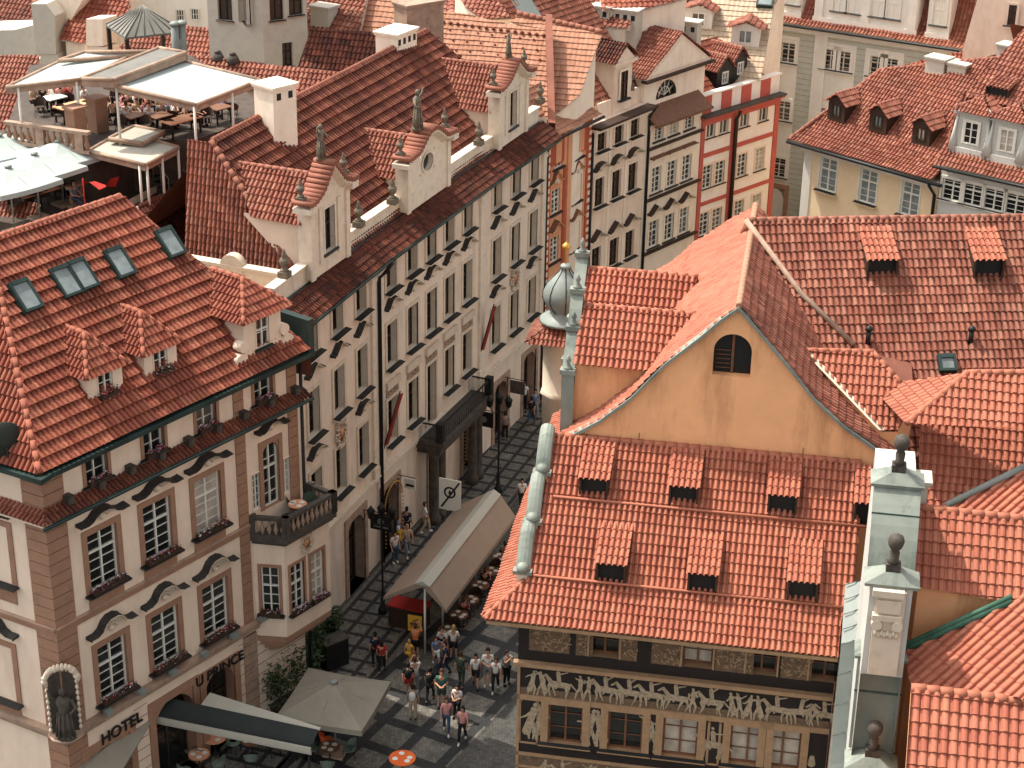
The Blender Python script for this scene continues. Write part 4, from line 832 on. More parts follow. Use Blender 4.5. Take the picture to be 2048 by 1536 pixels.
# furled flags on slanted poles
for (bp_,tp_,fr,l) in (((764,903),(797,787),W2,'dark red furled flag on a slanted pole above the shop arch'),((957,712),(985,612),W3,'dark red furled flag on a slanted pole farther up the street')):
    x,z=fr.y(*bp_); y2,z2=fr.x(tp_[0],tp_[1],x); mb=MB(); mb.tube([(0,0,0),(0,y2*1.04,(z2-z)*1.04)],.035,6); mb.mi=1
    for k in range(7):
        t=.12+k*.0; 
    A=[(-.03,y2*t,(z2-z)*t) for t in np.linspace(.12,1,10)]; B=[(.06*math.sin(t*9)+.16,y2*t+.12,(z2-z)*t-.15-.45*t) for t in np.linspace(.12,1,10)]; C_=[(.34,y2*t-.02,(z2-z)*t-.1) for t in np.linspace(.12,1,10)]
    mb.strip(A,B); mb.strip(B,C_); mb.strip(C_,A)
    o=mb.build('flag',[K['wood_dark'],K['flag_red']],None,fr.wp(x,-.05,z),R(fr.az)); tag(o,l,'flag')
# ======================= houses along the street beyond =======================
def band(fr,parent,mt,*boxes,name='band'):
    for b in boxes: o=MB().box(*b).build(name,K[mt],parent)
    return o
def simple_house(fr,name,label,L,ze,dep,wm,wins,cat='house'):
    root=fempty(name,fr,label,cat); mb=MB(); wallgrid(mb,0,L,0,ze,[(x-w_/2,x+w_/2,z,z+h_) for x,z,w_,h_,st in wins]); shell(mb,0,L,dep,0,ze); mb.build('wall',K[wm],root)
    for x,z,w_,h_,st in wins: win(root,x,z,w_,h_,st)
    return root
def rowpx(fr,bots,tops,w_,st):
    q=[fr.y(*p) for p in bots]; t=[fr.y(*p) for p in tops]; z=sum(a[1] for a in q)/len(q); h=sum(a[1] for a in t)/len(t)-z; return [(a[0],z,w_,h,st) for a in q]
ST_o=dict(id='o',cm='orange_wall',cb=.14,r=.1,tr=.62,rows=(.2,.4,.8),f=.06,sd=.16); ST_ot=dict(ST_o,id='ot',hood='tri',hz=.3,hm='orange_wall',hc='wood_brown'); ST_oo=dict(ST_o,id='oo',hood='ogee',hz=.25,hd=.2,hm='orange_wall',hc='wood_brown')
LO=FO.y(1178,400)[0]
wo_=rowpx(FO,[(1156,313),(1116,336.7)],[(1158,278),(1118,300)],.8,ST_o)+rowpx(FO,[(1151,402),(1109.5,427.9)],[(1152.6,353.6),(1111,380)],.85,ST_oo)+rowpx(FO,[(1147,499.5),(1106.9,524)],[(1149,450),(1108,474)],.85,ST_ot)
xs_=[wo_[0][0],wo_[1][0]]
wo_+=[(x,2.0+.0,.9,1.9,ST_o) for x in xs_]
oh=simple_house(FO,'orange_house','narrow orange house with darker red orange pilasters and white window frames',LO,14.75,10,'orange_wall',wo_)
band(FO,oh,'orange_red',(0,.5,-.05,0,0,14.75),(LO-.5,LO,-.05,0,0,14.75),(LO/2-.55,LO/2-.28,-.05,0,0,12.6),(LO/2+.28,LO/2+.55,-.05,0,0,12.6),(.5,LO/2-.55,-.045,0,13.0,14.5),(LO/2+.55,LO-.5,-.045,0,13.0,14.5),name='pilaster')
qb=MB()
for k in range(34):
    for x in (.08,LO-.36): qb.box(x+(0 if k%2 else .06),x+.28,-.075,-.048,.3+k*.42,.3+k*.42+.24)
qb.build('quoin_pattern',K['cream_peach'],oh)
band(FO,oh,'orange_wall',(LO/2-.2,LO/2+.2,-.1,0,0,14.6),name='pilaster')
for x in (LO*.25,LO*.75): band(FO,oh,'orange_wall',(x-.28,x+.28,-.09,-.0,13.1,14.3),name='attic_ornament')
pipe(oh,[(-.02,-.12,14.6),(-.02,-.12,0)],.08); pipe(oh,[(LO,-.12,13.8),(LO,-.12,0)],.08); pipe(oh,[(-.3,-.62,14.72),(LO+.2,-.62,14.72)],.08,'gutter')
# C1
L1c=FC1.y(1288,373)[0]
ST_c=dict(id='c1',cm='cream_peach',cb=.15,r=.16,tr=.62,rows=(.3,),f=.05,fm='win_brown',gm='glass_warm',sd=.3,sm='cream'); ST_cs=dict(ST_c,id='c1s',hood='seg',hz=.35,hc='wood_dark'); ST_ct=dict(ST_c,id='c1t',hood='tri',hz=.35,hc='wood_dark')
w1=rowpx(FC1,[(1202,304),(1236.6,287.2),(1268.3,270.3)],[(1204,262.5),(1238.4,247),(1270.4,232.5)],.85,ST_c)+rowpx(FC1,[(1196.7,413.5),(1230.6,396.6),(1263,381)],[(1200.6,356),(1233,340.6),(1264.4,325)],.9,ST_cs)+rowpx(FC1,[(1190,548),(1225.4,532),(1256.6,515)],[(1194,494),(1229,476),(1260.5,460)],.9,ST_ct)
w1+=[(q[0],1.6,.9,2.2,ST_c) for q in w1[:3]]
c1=simple_house(FC1,'cream_house','cream house with curved black window hoods and a tall attic dormer beside the orange house',L1c,14.1,10,'cream_peach',w1)
band(FC1,c1,'cream',(0,.18,-.06,0,0,14.1),(L1c-.2,L1c,-.06,0,0,14.1),(0,L1c,-.3,0,13.7,13.95),*[(q[0]+.75,q[0]+.98,-.05,0,4,13.6) for q in w1[:2]],name='pilaster')
band(FC1,c1,'wood_dark',(-.05,L1c+.1,-.62,0.1,13.98,14.12),name='eave_board')
pipe(c1,[(L1c,-.5,13.95),(L1c+.02,-.15,13.4),(L1c+.02,-.15,0)],.09)
dx0,dz=FC1.y(1226,185,.6); dx1,_=FC1.y(1258,170,.6)
adz=16.9; dc=(dx0+dx1)/2
mb=MB(); mb.box(-.9,.9,.5,3.2,14.1,adz); mb.box(-2.2,-.9,.6,.9,14.1,14.9); mb.box(.9,2.6,.6,.9,14.1,15.0); mb.box(-1.15,1.15,.3,.5,adz-.2,adz); d1=mb.build('dormer',K['cream_peach'],c1,(dc,0,0))
wi=win(d1,0,14.75,.7,1.55,dict(id='c1d',cm='cream',cb=.12,r=.02,tr=.6,rows=(.3,),fm='win_brown',gm='glass_warm',sd=.2),y=.44)
for s_ in (-1,1):
    rpd=RP((s_*1.2,.25,adz-.05),-90*(-s_)*-1 if False else (90 if s_>0 else -90),36); Ld=1.2/math.cos(R(36)); pd=[(0,0),(s_*3.4,0),(s_*3.4,Ld),(0,Ld)]; tiles(rpd,pd,'dormer_roof',K['tile_dark'],d1,.2,.33)
mb=MB(); mb.face((-1.0,.42,adz),(1.0,.42,adz),(0,.42,adz+.8)); mb.build('pediment',K['cream_peach'],d1)
r1=RP((-.1,.75,14.8),0,50); v_=7.2
tiles(r1,[(0,0),(L1c+.4,0),(L1c+.4,v_*.82),(-1.2,v_)],'roof',K['tile_mid'],c1,.2,.33)
mb=MB(); mb.box(-.3,.0,.5,6,14.1,15.4); mb.face((-.35,.6,15.2),(-.35,5.2,20.2),(1.1,5.2,20.4),(1.1,.75,15.4)); mb.build('firewall',K['zinc'],c1)
# C2
L2c=FC2.y(1397,340)[0]
ST_d=dict(id='c2',cm='cream',cb=.12,r=.14,tr=.62,rows=(.2,.4,.8),f=.05,fm='win_white',sd=.1); ST_df=dict(ST_d,id='c2f',hood='flat',hz=.45,hc='wood_brown'); ST_dt=dict(ST_d,id='c2t',hood='tri',hz=.35,hc='wood_dark')
def z2(p): return (1240+p[0]/4.04,180+p[1]/4.04)
w2=rowpx(FC2,[z2((310,410)),z2((430,365)),z2((555,305))],[z2((318,245)),z2((438,190)),z2((560,145))],.85,ST_d)+rowpx(FC2,[z2((285,835)),z2((410,780)),z2((530,720))],[z2((292,625)),z2((415,575)),z2((540,520))],.9,ST_df)+rowpx(FC2,[z2((262,1275)),z2((388,1210)),z2((508,1150))],[z2((272,1060)),z2((395,1005)),z2((515,945))],.9,ST_dt)
c2=simple_house(FC2,'cream_house','cream house with a triangular pediment and half round attic window',L2c,13.15,10,'cream',w2)
zb=[w2[0][1]-.35,w2[3][1]-.3,w2[6][1]-.25]
band(FC2,c2,'wood_dark',*[(0,L2c,-.25,0,z,z+.09) for z in zb],(0,L2c,-.5,0,zb[2]-1.6,zb[2]-1.5),name='string_course'); band(FC2,c2,'cream_peach',(0,L2c,-.3,0,12.6,12.9),(0,.15,-.06,0,0,12.6),name='cornice')
mb=MB(); mb.face((-.1,-.75,12.95),(L2c,-.75,12.95),(L2c,.35,13.75),(-.1,.35,13.75)); mb.box(-.1,L2c,-.78,-.6,12.85,12.98); mb.build('eave_board',K['wood_brown'],c2)
ax0=FC2.y(1312,152,.35)[0]; az0=FC2.y(1312,152,.35)[1]; ax1=FC2.y(1412,118,.35)[0]; pk=FC2.y(1358,68,.1)
zt_=az0; hl=(1.2,3.3,14.0,15.1)
mb=MB(); a0,a1=.05,ax1-.05; wallgrid(mb,a0,a1,13.2,zt_,[hl],y=.35); shell_=[mb.face((x,.35,13.2),(x,3.5,13.2),(x,3.5,zt_),(x,.35,zt_)) for x in (a0,a1)]
mb.mi=1; c_=(a0+a1)/2; mb.prism([(a0-.3,zt_),(a1+.3,zt_),(c_,pk[1])],.1,.45); mb.mi=0; mb.prism([(a0+.3,zt_+.2),(a1-.3,zt_+.2),(c_,pk[1]-.35)],.06,.2)
mb.mi=2; mb.box(a0-.4,a1+.4,-.12,.3,zt_-.12,zt_+.02)
gb_=mb.build('attic_gable',[K['cream'],K['cream_peach'],K['wood_dark']],c2)
mb=MB(); n=12; r_=1.0; cc=(hl[0]+hl[1])/2; pts=[(cc+r_*math.cos(math.pi*i/n),14.02+r_*.95*math.sin(math.pi*i/n)) for i in range(n+1)]
for i in range(n):
    (a,b),(c,d)=pts[i],pts[i+1]; t=lambda x,z: (hl[1] if x>cc+.3 else hl[0] if x<cc-.3 else x, hl[3])
    mb.face((a,.36,b),(c,.36,d),(c,.36,hl[3]),(a,.36,hl[3])) 
for x0_,x1_ in ((hl[0],cc-r_),(cc+r_,hl[1])): mb.face((x0_,.36,hl[2]),(x1_,.36,hl[2]),(x1_,.36,hl[3]),(x0_,.36,hl[3]))
o=mb.build('window',K['cream_peach'],c2); mb=MB(); mb.face(*[(x,.55,z) for x,z in pts]); mb.build('pane',K['glass'],o); mb=MB()
for i in range(1,6): t=math.pi*i/6; mb.tube([(cc,.5,14.05),(cc+r_*math.cos(t),.5,14.02+r_*.95*math.sin(t))],.03,4)
mb.tube([(x*.55+cc*.45,.5,14.02*.45+z*.55) for x,z in pts],.03,4); mb.build('window_frame',K['win_white'],o)
for s_ in (-1,1):
    hw_=(a1-a0)/2+.35; sl_=math.degrees(math.atan2(pk[1]-zt_,hw_)); rpd=RP((c_+s_*hw_,.0,zt_+.03),90 if s_>0 else -90,sl_); Ld=hw_/math.cos(R(sl_)); tiles(rpd,[(0,0),(s_*6,0),(s_*6,Ld),(0,Ld)],'roof',K['tile_mid'],c2,.2,.33)
r2_=RP((-.5,.8,14.2),0,48); tiles(r2_,[(-1.5,0),(3,0),(3,6.2),(-1.5,6.2)],'roof',K['tile_mid'],c2,.2,.33)
# pink framed house
LP=FPK.y(1551,300)[0]
ST_p=dict(id='pk',cm='cream_peach',cb=.13,r=.12,tr=.62,rows=(.2,.4,.8),f=.05,sd=.12,sm='cream_peach'); ST_pa=dict(ST_p,id='pka',tr=0,rows=(),cb=.1,fm='win_white',gm='glass_warm')
w3=rowpx(FPK,[(1419.8,279.5),(1446.3,268.4),(1487.3,250.7),(1525,240.7)],[(1419.8,249.6),(1447.4,239.6),(1490.6,225.2),(1522.7,216.4)],.8,ST_pa)+rowpx(FPK,[(1412,379),(1437.5,367),(1481.8,350.3),(1517,341.5)],[(1414.2,332.6),(1439.7,321.5),(1484,308.2),(1519.4,295)],.85,ST_p)
zz=w3[4][1]; hh_=w3[4][3]; w3+=[(q[0],zz-2.95,.85,hh_,ST_p) for q in w3[4:8]]+[(q[0],zz-5.9,.9,2.2,ST_p) for q in w3[4:8]]
pk_=simple_house(FPK,'pink_framed_house','white house framed with red pilasters and bands, red and white parapet on top',LP,12.0,9,'pinkish_white',w3)
xm=FPK.y(1466,260)[0]
band(FPK,pk_,'red_trim',(0,.32,-.07,0,0,12),(xm-.22,xm+.12,-.07,0,0,12),(LP-.42,LP,-.07,0,0,12),(0,LP,-.06,0,9.62,9.88),(0,LP,-.06,0,6.62,6.86),(0,LP,-.1,0,11.6,12.0),(-.1,LP+.1,-.35,0,12.0,12.14),name='red_band')
band(FPK,pk_,'stone_dark',(-.12,LP+.12,-.45,.3,12.142,12.26),name='ledge'); pb=MB(); k=0
xs_=np.linspace(.0,LP,9)
for i,(a,b) in enumerate(zip(xs_,xs_[1:])): pb.mi=i%2; pb.box(a,b,.1 if i%2 else .06,.42,12.26,13.35)
pb.mi=1; pb.box(-.05,LP+.05,-.0,.45,13.35,13.45); pb.mi=0; pb.build('parapet',[K['red_trim'],K['pinkish_white']],pk_)
pipe(pk_,[(xm+.05,-.42,12.0),(xm+.05,-.2,11.5),(xm+.05,-.2,0)],.12,'downspout','wood_dark')
rp3=RP((0,.5,12.6),0,44); q1=rp3.px(FPK,1404,80);q2=rp3.px(FPK,1432,75);q3=rp3.px(FPK,1525,160)
tiles(rp3,[(-.6,0),(LP,0),(LP-.3,.6),q2,(-.6,q1[1])],'roof',K['tile_hotel'],pk_,.24,.36)
for i,(p,q) in enumerate((((1448,180),(1422,133)),((1478,168),(1452,118)))):
    u,v=rp3.px(FPK,*p); gable_dormer(pk_,.5,12.6,44,u,1.5-.2*i,.5+max(.3,v*.7),14.3+.25*i,15.0+.25*i,K['tile_mid'],wall='black_metal',hip=0.,win_=(13.4+.3*i,.5,.7,dict(id='pkd',cm='win_white',cb=.04,r=.05,tr=0,rows=(.5,),sill=0)),tw=.2,tl=.33)
# orange house roof: steep pale roof behind its gutter
ro=RP((-.35,-.55,14.75),0,35,prof=None)
mbx=None
ro2=RP((-.3,-.5,14.8),0,0,prof=[(0,0),(.8,.4),(1.5,1.1),(2.1,2.1)])
tiles(ro2,[(0,0),(LO+.5,0),(LO+.5,ro2.L),(0,ro2.L)],'roof',K['tile_pale'],oh,.22,.3,amp=.02)
mb=MB(); mb.prism([(0,14.0),(LO+.3,14.0),(LO+.3,14.75),(0,14.75)],.6,9.5); mb.build('attic_wall',K['cream_peach'],oh)
P=FC1.wp(.5,.65,14.9); tag(urn(None,*P,.95,name='urn'),'stone urn between the orange house roof and the cream attic dormer','urn')
P=FC1.wp(L1c-.9,.65,15.0); tag(urn(None,*P,.95,name='urn'),'stone urn between the cream attic dormer and the triangular pediment','urn')
# ======================= painted house (right front) =======================
e_=G(968,1240,11.5); FE=Fr((e_[0],e_[1]),-9.5)
MX0,MX1=.98,10.95; MY=.75; MZ=11.4
mi=fempty('painted_house',Fr(FE.wp(MX0,MY,0),-9.5),'house with pale figure paintings on a dark facade under a bright red tiled roof','building')
FM=Fr(FE.wp(MX0,MY,0),-9.5); ML=MX1-MX0
def mroot(o,fr=None): return reparent(o,mi,FM,fr or FE)
# roof profile, small kick at the eave
V1=1.3
rp=RP((0,0,11.5),0,0,prof=[(0,0),(1.15,.88),(2.95,2.72),(4.6,4.35)])
def mp(px,py):
    "pixel to u,v on the mean planes of the profile"
    a,b=rp.prof[0],rp.prof[1]; best=None
    for i,((d0,z0),(d1,z1)) in enumerate(zip(rp.prof,rp.prof[1:])):
        N=np.array([0,-(z1-z0),d1-d0]); N=N/np.linalg.norm(N); P=FE.on(px,py,(0,d0,11.5+z0),N); 
        if d0-1e-6<=P[1]<=d1+1e-6 or (i==0 and P[1]<0) or (i==len(rp.prof)-2 and P[1]>d1): return P[0],rp.arc[i]+math.hypot(P[1]-d0,P[2]-11.5-z0)*(1 if P[1]>=d0 else -1)
    return P[0],rp.L
lu,lv=mp(1047,1165); ru=MX1+.0
lt=mp(1100,905); rt=(mp(1750,968)[0],rp.L)
mroot(tiles(rp,[(0,0),(ru,0),(ru+.02,lv*.93),(ru+.32,lv),(ru+.4,rp.L),(lt[0],rp.L),(lu,lv)],'roof',K['tile_new'],None,.185,.335,amp=.11))
mroot(caps([rp.pt(lt[0],rp.L),rp.pt(ru+.25,rp.L)],'ridge_tiles',K['tile_new'],None,.11))
# street side strip of roof
Lc=rp.pt(lu,lv); ST=Fr((0,0,0),0)
rpl=RP((0,0,11.5),-90+.5,40); q=Lc-rpl.p0; rpl=RP((0,0,11.5),-90,math.degrees(math.atan2(q[2],q@rpl.P)))
far_=rpl.px(FE,1112,712); 
su,sv=rpl.uv(Lc); mroot(tiles(rpl,[(0,0),(su,sv),(-14.9,sv+.25),(-14.9,0)],'roof',K['tile_new'],None,.185,.335,amp=.11))
mroot(caps([(0,0,11.52),Lc],'hip_tiles',K['tile_new'],None,.11))
# snow rails
for (a,b) in (((1060,1150),(1690,1220)),((1100,1000),(1740,1052))):
    A=mp(*a);B=mp(*b); mb=MB(); p,q=rp.pt(A[0]+.1,(A[1]+B[1])/2,.17),rp.pt(B[0],(A[1]+B[1])/2,.17); mb.tube([p,q],.045,6)
    for k in range(12): c=p+(q-p)*(k+.5)/12; mb.tube([c,c-(0,0,.17)],.018,4)
    mroot(mb.build('snow_rail',K['tile_new'],None))
# shed dormers: two rows
def dorm(px,py,zs,slope):
    u,v=mp(px,py); P=rp.pt(u,v); return u,P
i=0
for row,pts in enumerate((((1220,1178),(1402,1198),(1602,1214)),((1186,1002),(1365,1018),(1562,1036),(1730,1052)))):
    for (px,py) in pts:
        u,v=mp(px,py); P=rp.pt(u,v); sl=math.degrees(math.atan2(1.84,1.8)) if row==0 else math.degrees(math.atan2(1.63,1.65))
        wd=.92 if px!=1730 else .75
        d=shed_dormer(None,P[1],P[2],sl,P[0],wd,P[1],.86 if row==0 else .76,24,K['tile_new']); mroot(d)
# walls
wins=[]
def mw(fr,px0,py0,px1,py1): a=fr.y(px0,py0); b=fr.y(px1,py1); return (a[0]+b[0])/2,min(a[1],b[1]),abs(b[0]-a[0]),abs(b[1]-a[1])
ST_m=dict(id='m',cm='sgraffito',cb=.24,ct=.05,r=.22,tr=0,rows=(.36,.72),f=.06,fm='wood_brown',sd=.16,sm='sgraffito',gm='glass')
ST_ml=dict(ST_m,id='ml',gm='glass_curtain'); ST_mu=dict(ST_m,id='mu',cb=.06,r=.3,rows=(.5,),sill=0)
def q5(x,y): return (1000+x/2.926,1011+y/2.926)
rowA=[]
for (a,b,st) in (((320,1150),(450,1400),ST_m),((668,1200),(805,1440),ST_m),((990,1240),(1130,1480),ST_ml),((1395,1290),(1520,1500),ST_ml),((1600,1320),(1725,1520),ST_ml)):
    x,z,w_,h_=mw(FM,*q5(*a),*q5(a[0]+8,b[1])); x2=FM.y(*q5(b[0],a[1]+20))[0]; x1=FM.y(*q5(*a))[0]; rowA.append(((x1+x2)/2,z,x2-x1,h_,st))
zA=sum(r_[1] for r_ in rowA)/5; hA=min(1.75,sum(r_[3] for r_ in rowA)/5); rowA=[(r_[0],zA,1.12,hA,r_[4]) for r_ in rowA]
rowB=[(FM.y(*q5(x,y))[0],MZ-1.25,.95,.98,ST_mu) for x,y in ((610,840),(1155,900),(1530,940),(1900,980))]
rowC=[(r_[0],zA-3.3,1.12,1.75,ST_m) for r_ in rowA]
allm=rowA+rowB+rowC
mb=MB(); wallgrid(mb,0,ML,0,MZ,holes_of([r_[:4] for r_ in allm])); mb.face((0,16,0),(0,0,0),(0,0,MZ),(0,16,MZ)); mb.face((0,0,MZ),(ML,0,MZ),(ML,-.7,MZ+.02),(-.9,-.7,MZ+.02),(-.9,16,MZ+.02),(0,16,MZ)); mb.face((ML,0,0),(ML,10,0),(ML,10,MZ),(ML,0,MZ))
mb.build('wall',K['sgraffito_dark'],mi)
for r_ in allm: win(mi,*r_)
band(FM,mi,'sgraffito',(-.12,ML,-.22,0,FM.y(1300,1352)[1]-.05,FM.y(1300,1352)[1]+.09),(-.9,ML,-.78,-.62,MZ-.02,MZ+.1),name='ledge')
zf=FM.y(1300,1352)[1]
band(FM,mi,'fresco_dark',(0.02,ML-.02,-.006,0,zf-1.22,zf-.95),(0.02,ML-.02,-.006,0,zA-2.0,zA-.62),name='painted_ground')
band(FM,mi,'sgraffito',(0,ML,-.03,0,zf-1.42,zf-1.22),(0,.09,-.03,0,0,zf-.05),(0,ML,-.03,0,zA-.62,zA-.5),(0,ML,-.03,0,zA-3.0+1.9,zA-3.0+1.98),name='painted_band')
# painted figures: people and horses of pale plaster on the dark ground, generic
def capsule(mb,a,b,ra,rb,y=-.012,n=5):
    ra*=.8; rb*=.8
    a=np.array(a);b=np.array(b); d=b-a; L=np.linalg.norm(d) or 1e-6; d/=L; t=math.atan2(d[1],d[0]); P=[]
    for k in range(n+1): q=t+math.pi/2+math.pi*k/n; P.append((a[0]+ra*math.cos(q),y,a[1]+ra*math.sin(q)))
    for k in range(n+1): q=t-math.pi/2+math.pi*k/n; P.append((b[0]+rb*math.cos(q),y,b[1]+rb*math.sin(q)))
    mb.face(*P)
_fy=[0.]
def fyy(): _fy[0]=(_fy[0]+.0007)%.02; return -.012-_fy[0]
def part_fig(mb,mt='fresco',name='painted_figure'):
    if mb.v: mb.build(name,K[mt],mi)
def figure(_,x,z,h,rr):
    mb=MB(); _figure(mb,x,z,h,rr); part_fig(mb)
def horse(_,x,z,s,rr,rider=True):
    mb=MB(); _horse(mb,x,z,s,rr,rider); part_fig(mb,name='painted_rider')
def _figure(mb,x,z,h,rr):
    s=h; f=rr.choice((-1,1)); y=fyy; hip=(x,z+.5*s); sh=(x+f*rr.uniform(-.03,.08)*s,z+.8*s)
    capsule(mb,hip,sh,.085*s,.1*s,y()); capsule(mb,(sh[0]+f*.02*s,sh[1]+.12*s),(sh[0]+f*.03*s,sh[1]+.14*s),.06*s,.055*s,y())
    for k in (-1,1):
        kx=x+k*rr.uniform(.05,.13)*s; capsule(mb,hip,(kx,z+.27*s),.07*s,.05*s,y()); capsule(mb,(kx,z+.27*s),(kx+rr.uniform(-.06,.06)*s,z+.02*s),.05*s,.03*s,y())
        ex,ez=sh[0]+k*rr.uniform(.1,.2)*s,sh[1]+rr.uniform(-.2,.12)*s; capsule(mb,sh,(ex,ez),.045*s,.035*s,y()); capsule(mb,(ex,ez),(ex+rr.uniform(-.05,.16)*s*k,ez+rr.uniform(-.12,.16)*s),.035*s,.022*s,y())
    if rr.random()<.5: capsule(mb,(x,z+.6*s),(x-f*.1*s,z+.2*s),.09*s,.13*s,y())
def _horse(mb,x,z,s,rr,rider=True):
    f=rr.choice((-1,1)); y=fyy; capsule(mb,(x-.35*s*f,z+.62*s),(x+.3*s*f,z+.66*s),.17*s,.19*s,y()); capsule(mb,(x+.3*s*f,z+.7*s),(x+.55*s*f,z+1.05*s),.14*s,.08*s,y()); capsule(mb,(x+.55*s*f,z+1.06*s),(x+.75*s*f,z+.92*s),.08*s,.05*s,y())
    for k,(dx,l) in enumerate(((-.42,.0),(-.28,.1),(.28,.25),(.42,.0))):
        kx=x+(dx+rr.uniform(-.1,.14))*s*f; capsule(mb,(x+dx*s*f,z+.55*s),(kx,z+.3*s),.08*s,.05*s,y()); capsule(mb,(kx,z+.3*s),(kx+rr.uniform(-.12,.1)*s,z+.02*s+l*.3*s),.045*s,.03*s,y())
    capsule(mb,(x-.48*s*f,z+.7*s),(x-.75*s*f,z+.4*s),.06*s,.03*s,y())
    if rider: capsule(mb,(x,z+.8*s),(x+.05*s*f,z+1.2*s),.11*s,.11*s,y()); capsule(mb,(x+.06*s*f,z+1.38*s),(x+.07*s*f,z+1.4*s),.075*s,.07*s,y()); capsule(mb,(x+.05*s,z+1.15*s),(x+.35*s,z+1.25*s+rr.uniform(-.1,.2)*s),.05*s,.03*s,y()); capsule(mb,(x,z+.8*s),(x+.12*s*f,z+.45*s),.08*s,.05*s,y())
rr=random.Random(11); mb=MB(); x=.5
while x<ML-.3:
    if rr.random()<.42: horse(mb,x+.2,zf-1.2,.78,rr); x+=rr.uniform(.68,.9)
    else: figure(mb,x,zf-1.2,.95,rr); x+=rr.uniform(.24,.4)
x=.9
while x<ML-.2:
    zz_=zA-1.62
    if rr.random()<.4: horse(mb,x+.2,zz_,.7,rr); x+=rr.uniform(.8,1.1)
    else: figure(mb,x,zz_,.95,rr); x+=rr.uniform(.3,.55)
for i,(a,b) in enumerate([(0,rowA[0][0])]+[(p[0],q[0]) for p,q in zip(rowA,rowA[1:])]+[(rowA[4][0],ML)]):
    cx=(a+b)/2 if i else rowA[0][0]/2-.15; 
    if i==4: continue
    n_=2 if i in(0,1) else 1
    if i==3: horse(mb,cx,zA+.1,.85,rr)
    elif i==5: mb=MB(); capsule(mb,(cx+.25,zA+.35),(cx+.25,zA+.6),.16,.1); part_fig(mb)
    else:
        for k in range(n_): figure(mb,cx+(k-.5*(n_-1))*.32,zA+.05,1.45,rr)
for x,w_ in ((.35,1.3),(1.85,.55),(3.2,.6),(4.25,1.0),(6.25,1.2),(8.3,.95)): band(FM,mi,'fresco_dark',(x,x+w_,-.01,0,MZ-1.3,MZ-.1),name='painted_panel')
for x,w_ in ((.55,1.1),(1.9,.4),(3.3,.5),(4.3,.9),(6.3,1.1),(8.3,.9)):
    mb=MB()
    for k in range(int(w_*46)): 
        cx=x+rr.uniform(0,w_); cz=MZ-1.3+rr.uniform(.05,1.0); a=rr.random()*6.28; l=rr.uniform(.05,.14); capsule(mb,(cx,cz),(cx+l*math.cos(a),cz+l*math.sin(a)),.025,.018,fyy(),3)
    part_fig(mb,'sgraffito','painted_scrollwork')
# niche frames between the windows
mb=MB()
for i,(a,b) in enumerate([(.1,rowA[0][0]-.9),(rowA[0][0]+.9,rowA[1][0]-.9),(rowA[1][0]+.9,rowA[2][0]-.88),(rowA[2][0]+.9,rowA[3][0]-.9)]):
    if b-a<.3: continue
    mb=MB()
    zt2=zA+hA+.1; r_=(b-a)/2; c=(a+b)/2; 
    for s_ in(-1,1): capsule(mb,(c+s_*r_,zA-.1),(c+s_*r_,zt2-r_*.6),.05,.05,-.008)
    pts=[(c+r_*math.cos(math.pi*k/8),zt2-r_*.6+r_*.8*math.sin(math.pi*k/8)) for k in range(9)]
    for p,q in zip(pts,pts[1:]): capsule(mb,p,q,.05,.05,-.008)
    capsule(mb,(a,zA-.12),(b,zA-.12),.05,.05,-.008)
    mb.build('painted_frame',K['sgraffito'],mi)
# awning on the left corner
mb=MB(); mb.face((-.0,.6,9.9),(-1.15,.6,8.0),(-1.15,1.6,8.0),(0,1.6,9.9)); 
# stepped parapet with copper covered scrolls between the two roof planes
def scroll(parent_cb,y,z0,h,w=.5,l=1.1):
    pass
pb=MB(); cpb=MB()
ys=np.linspace(Lc[1]+.0,rp.pt(lt[0],rp.L)[1],4)
for a,b in zip(ys,ys[1:]):
    za=11.5+np.interp(a,rp.pd,rp.pz); zb_=11.5+np.interp(b,rp.pd,rp.pz); xa=np.interp(a,[ys[0],ys[-1]],[lu,lt[0]])
    pb.box(xa-.22,xa+.12,a,b+.0,za-.6,za+.28); cpb.obox((xa-.05,a+.12,za+.28),.6,.3,.12)
    prf=[(a+.05,za+.35)]+[(a+.15+(b-a-.2)*t,za+.38+(zb_-za)*t**.9+.16*math.sin(t*math.pi)) for t in np.linspace(0,1,7)]+[(b+.05,zb_+.3)]
    for (y0_,z0_),(y1_,z1_) in zip(prf,prf[1:]):
        n=6; r0=[(xa-.05+.24*math.cos(math.pi*k/n),z0_-.12+.2*math.sin(math.pi*k/n)) for k in range(n+1)]
        for k in range(n): cpb.face((r0[k][0],y0_,r0[k][1]),(r0[k+1][0],y0_,r0[k+1][1]),(r0[k+1][0],y1_,r0[k+1][1]+z1_-z0_),(r0[k][0],y1_,r0[k][1]+z1_-z0_),smooth=True)
    cpb.lathe((xa-.05,a+.1,za+.36),[(.02,-.0),(.2,.02),(.22,.12),(.16,.24),(.02,.3)],8)
mroot(pb.build('side_parapet',K['trim_pale'],None)); mroot(cpb.build('parapet_cap',K['copper'],None))
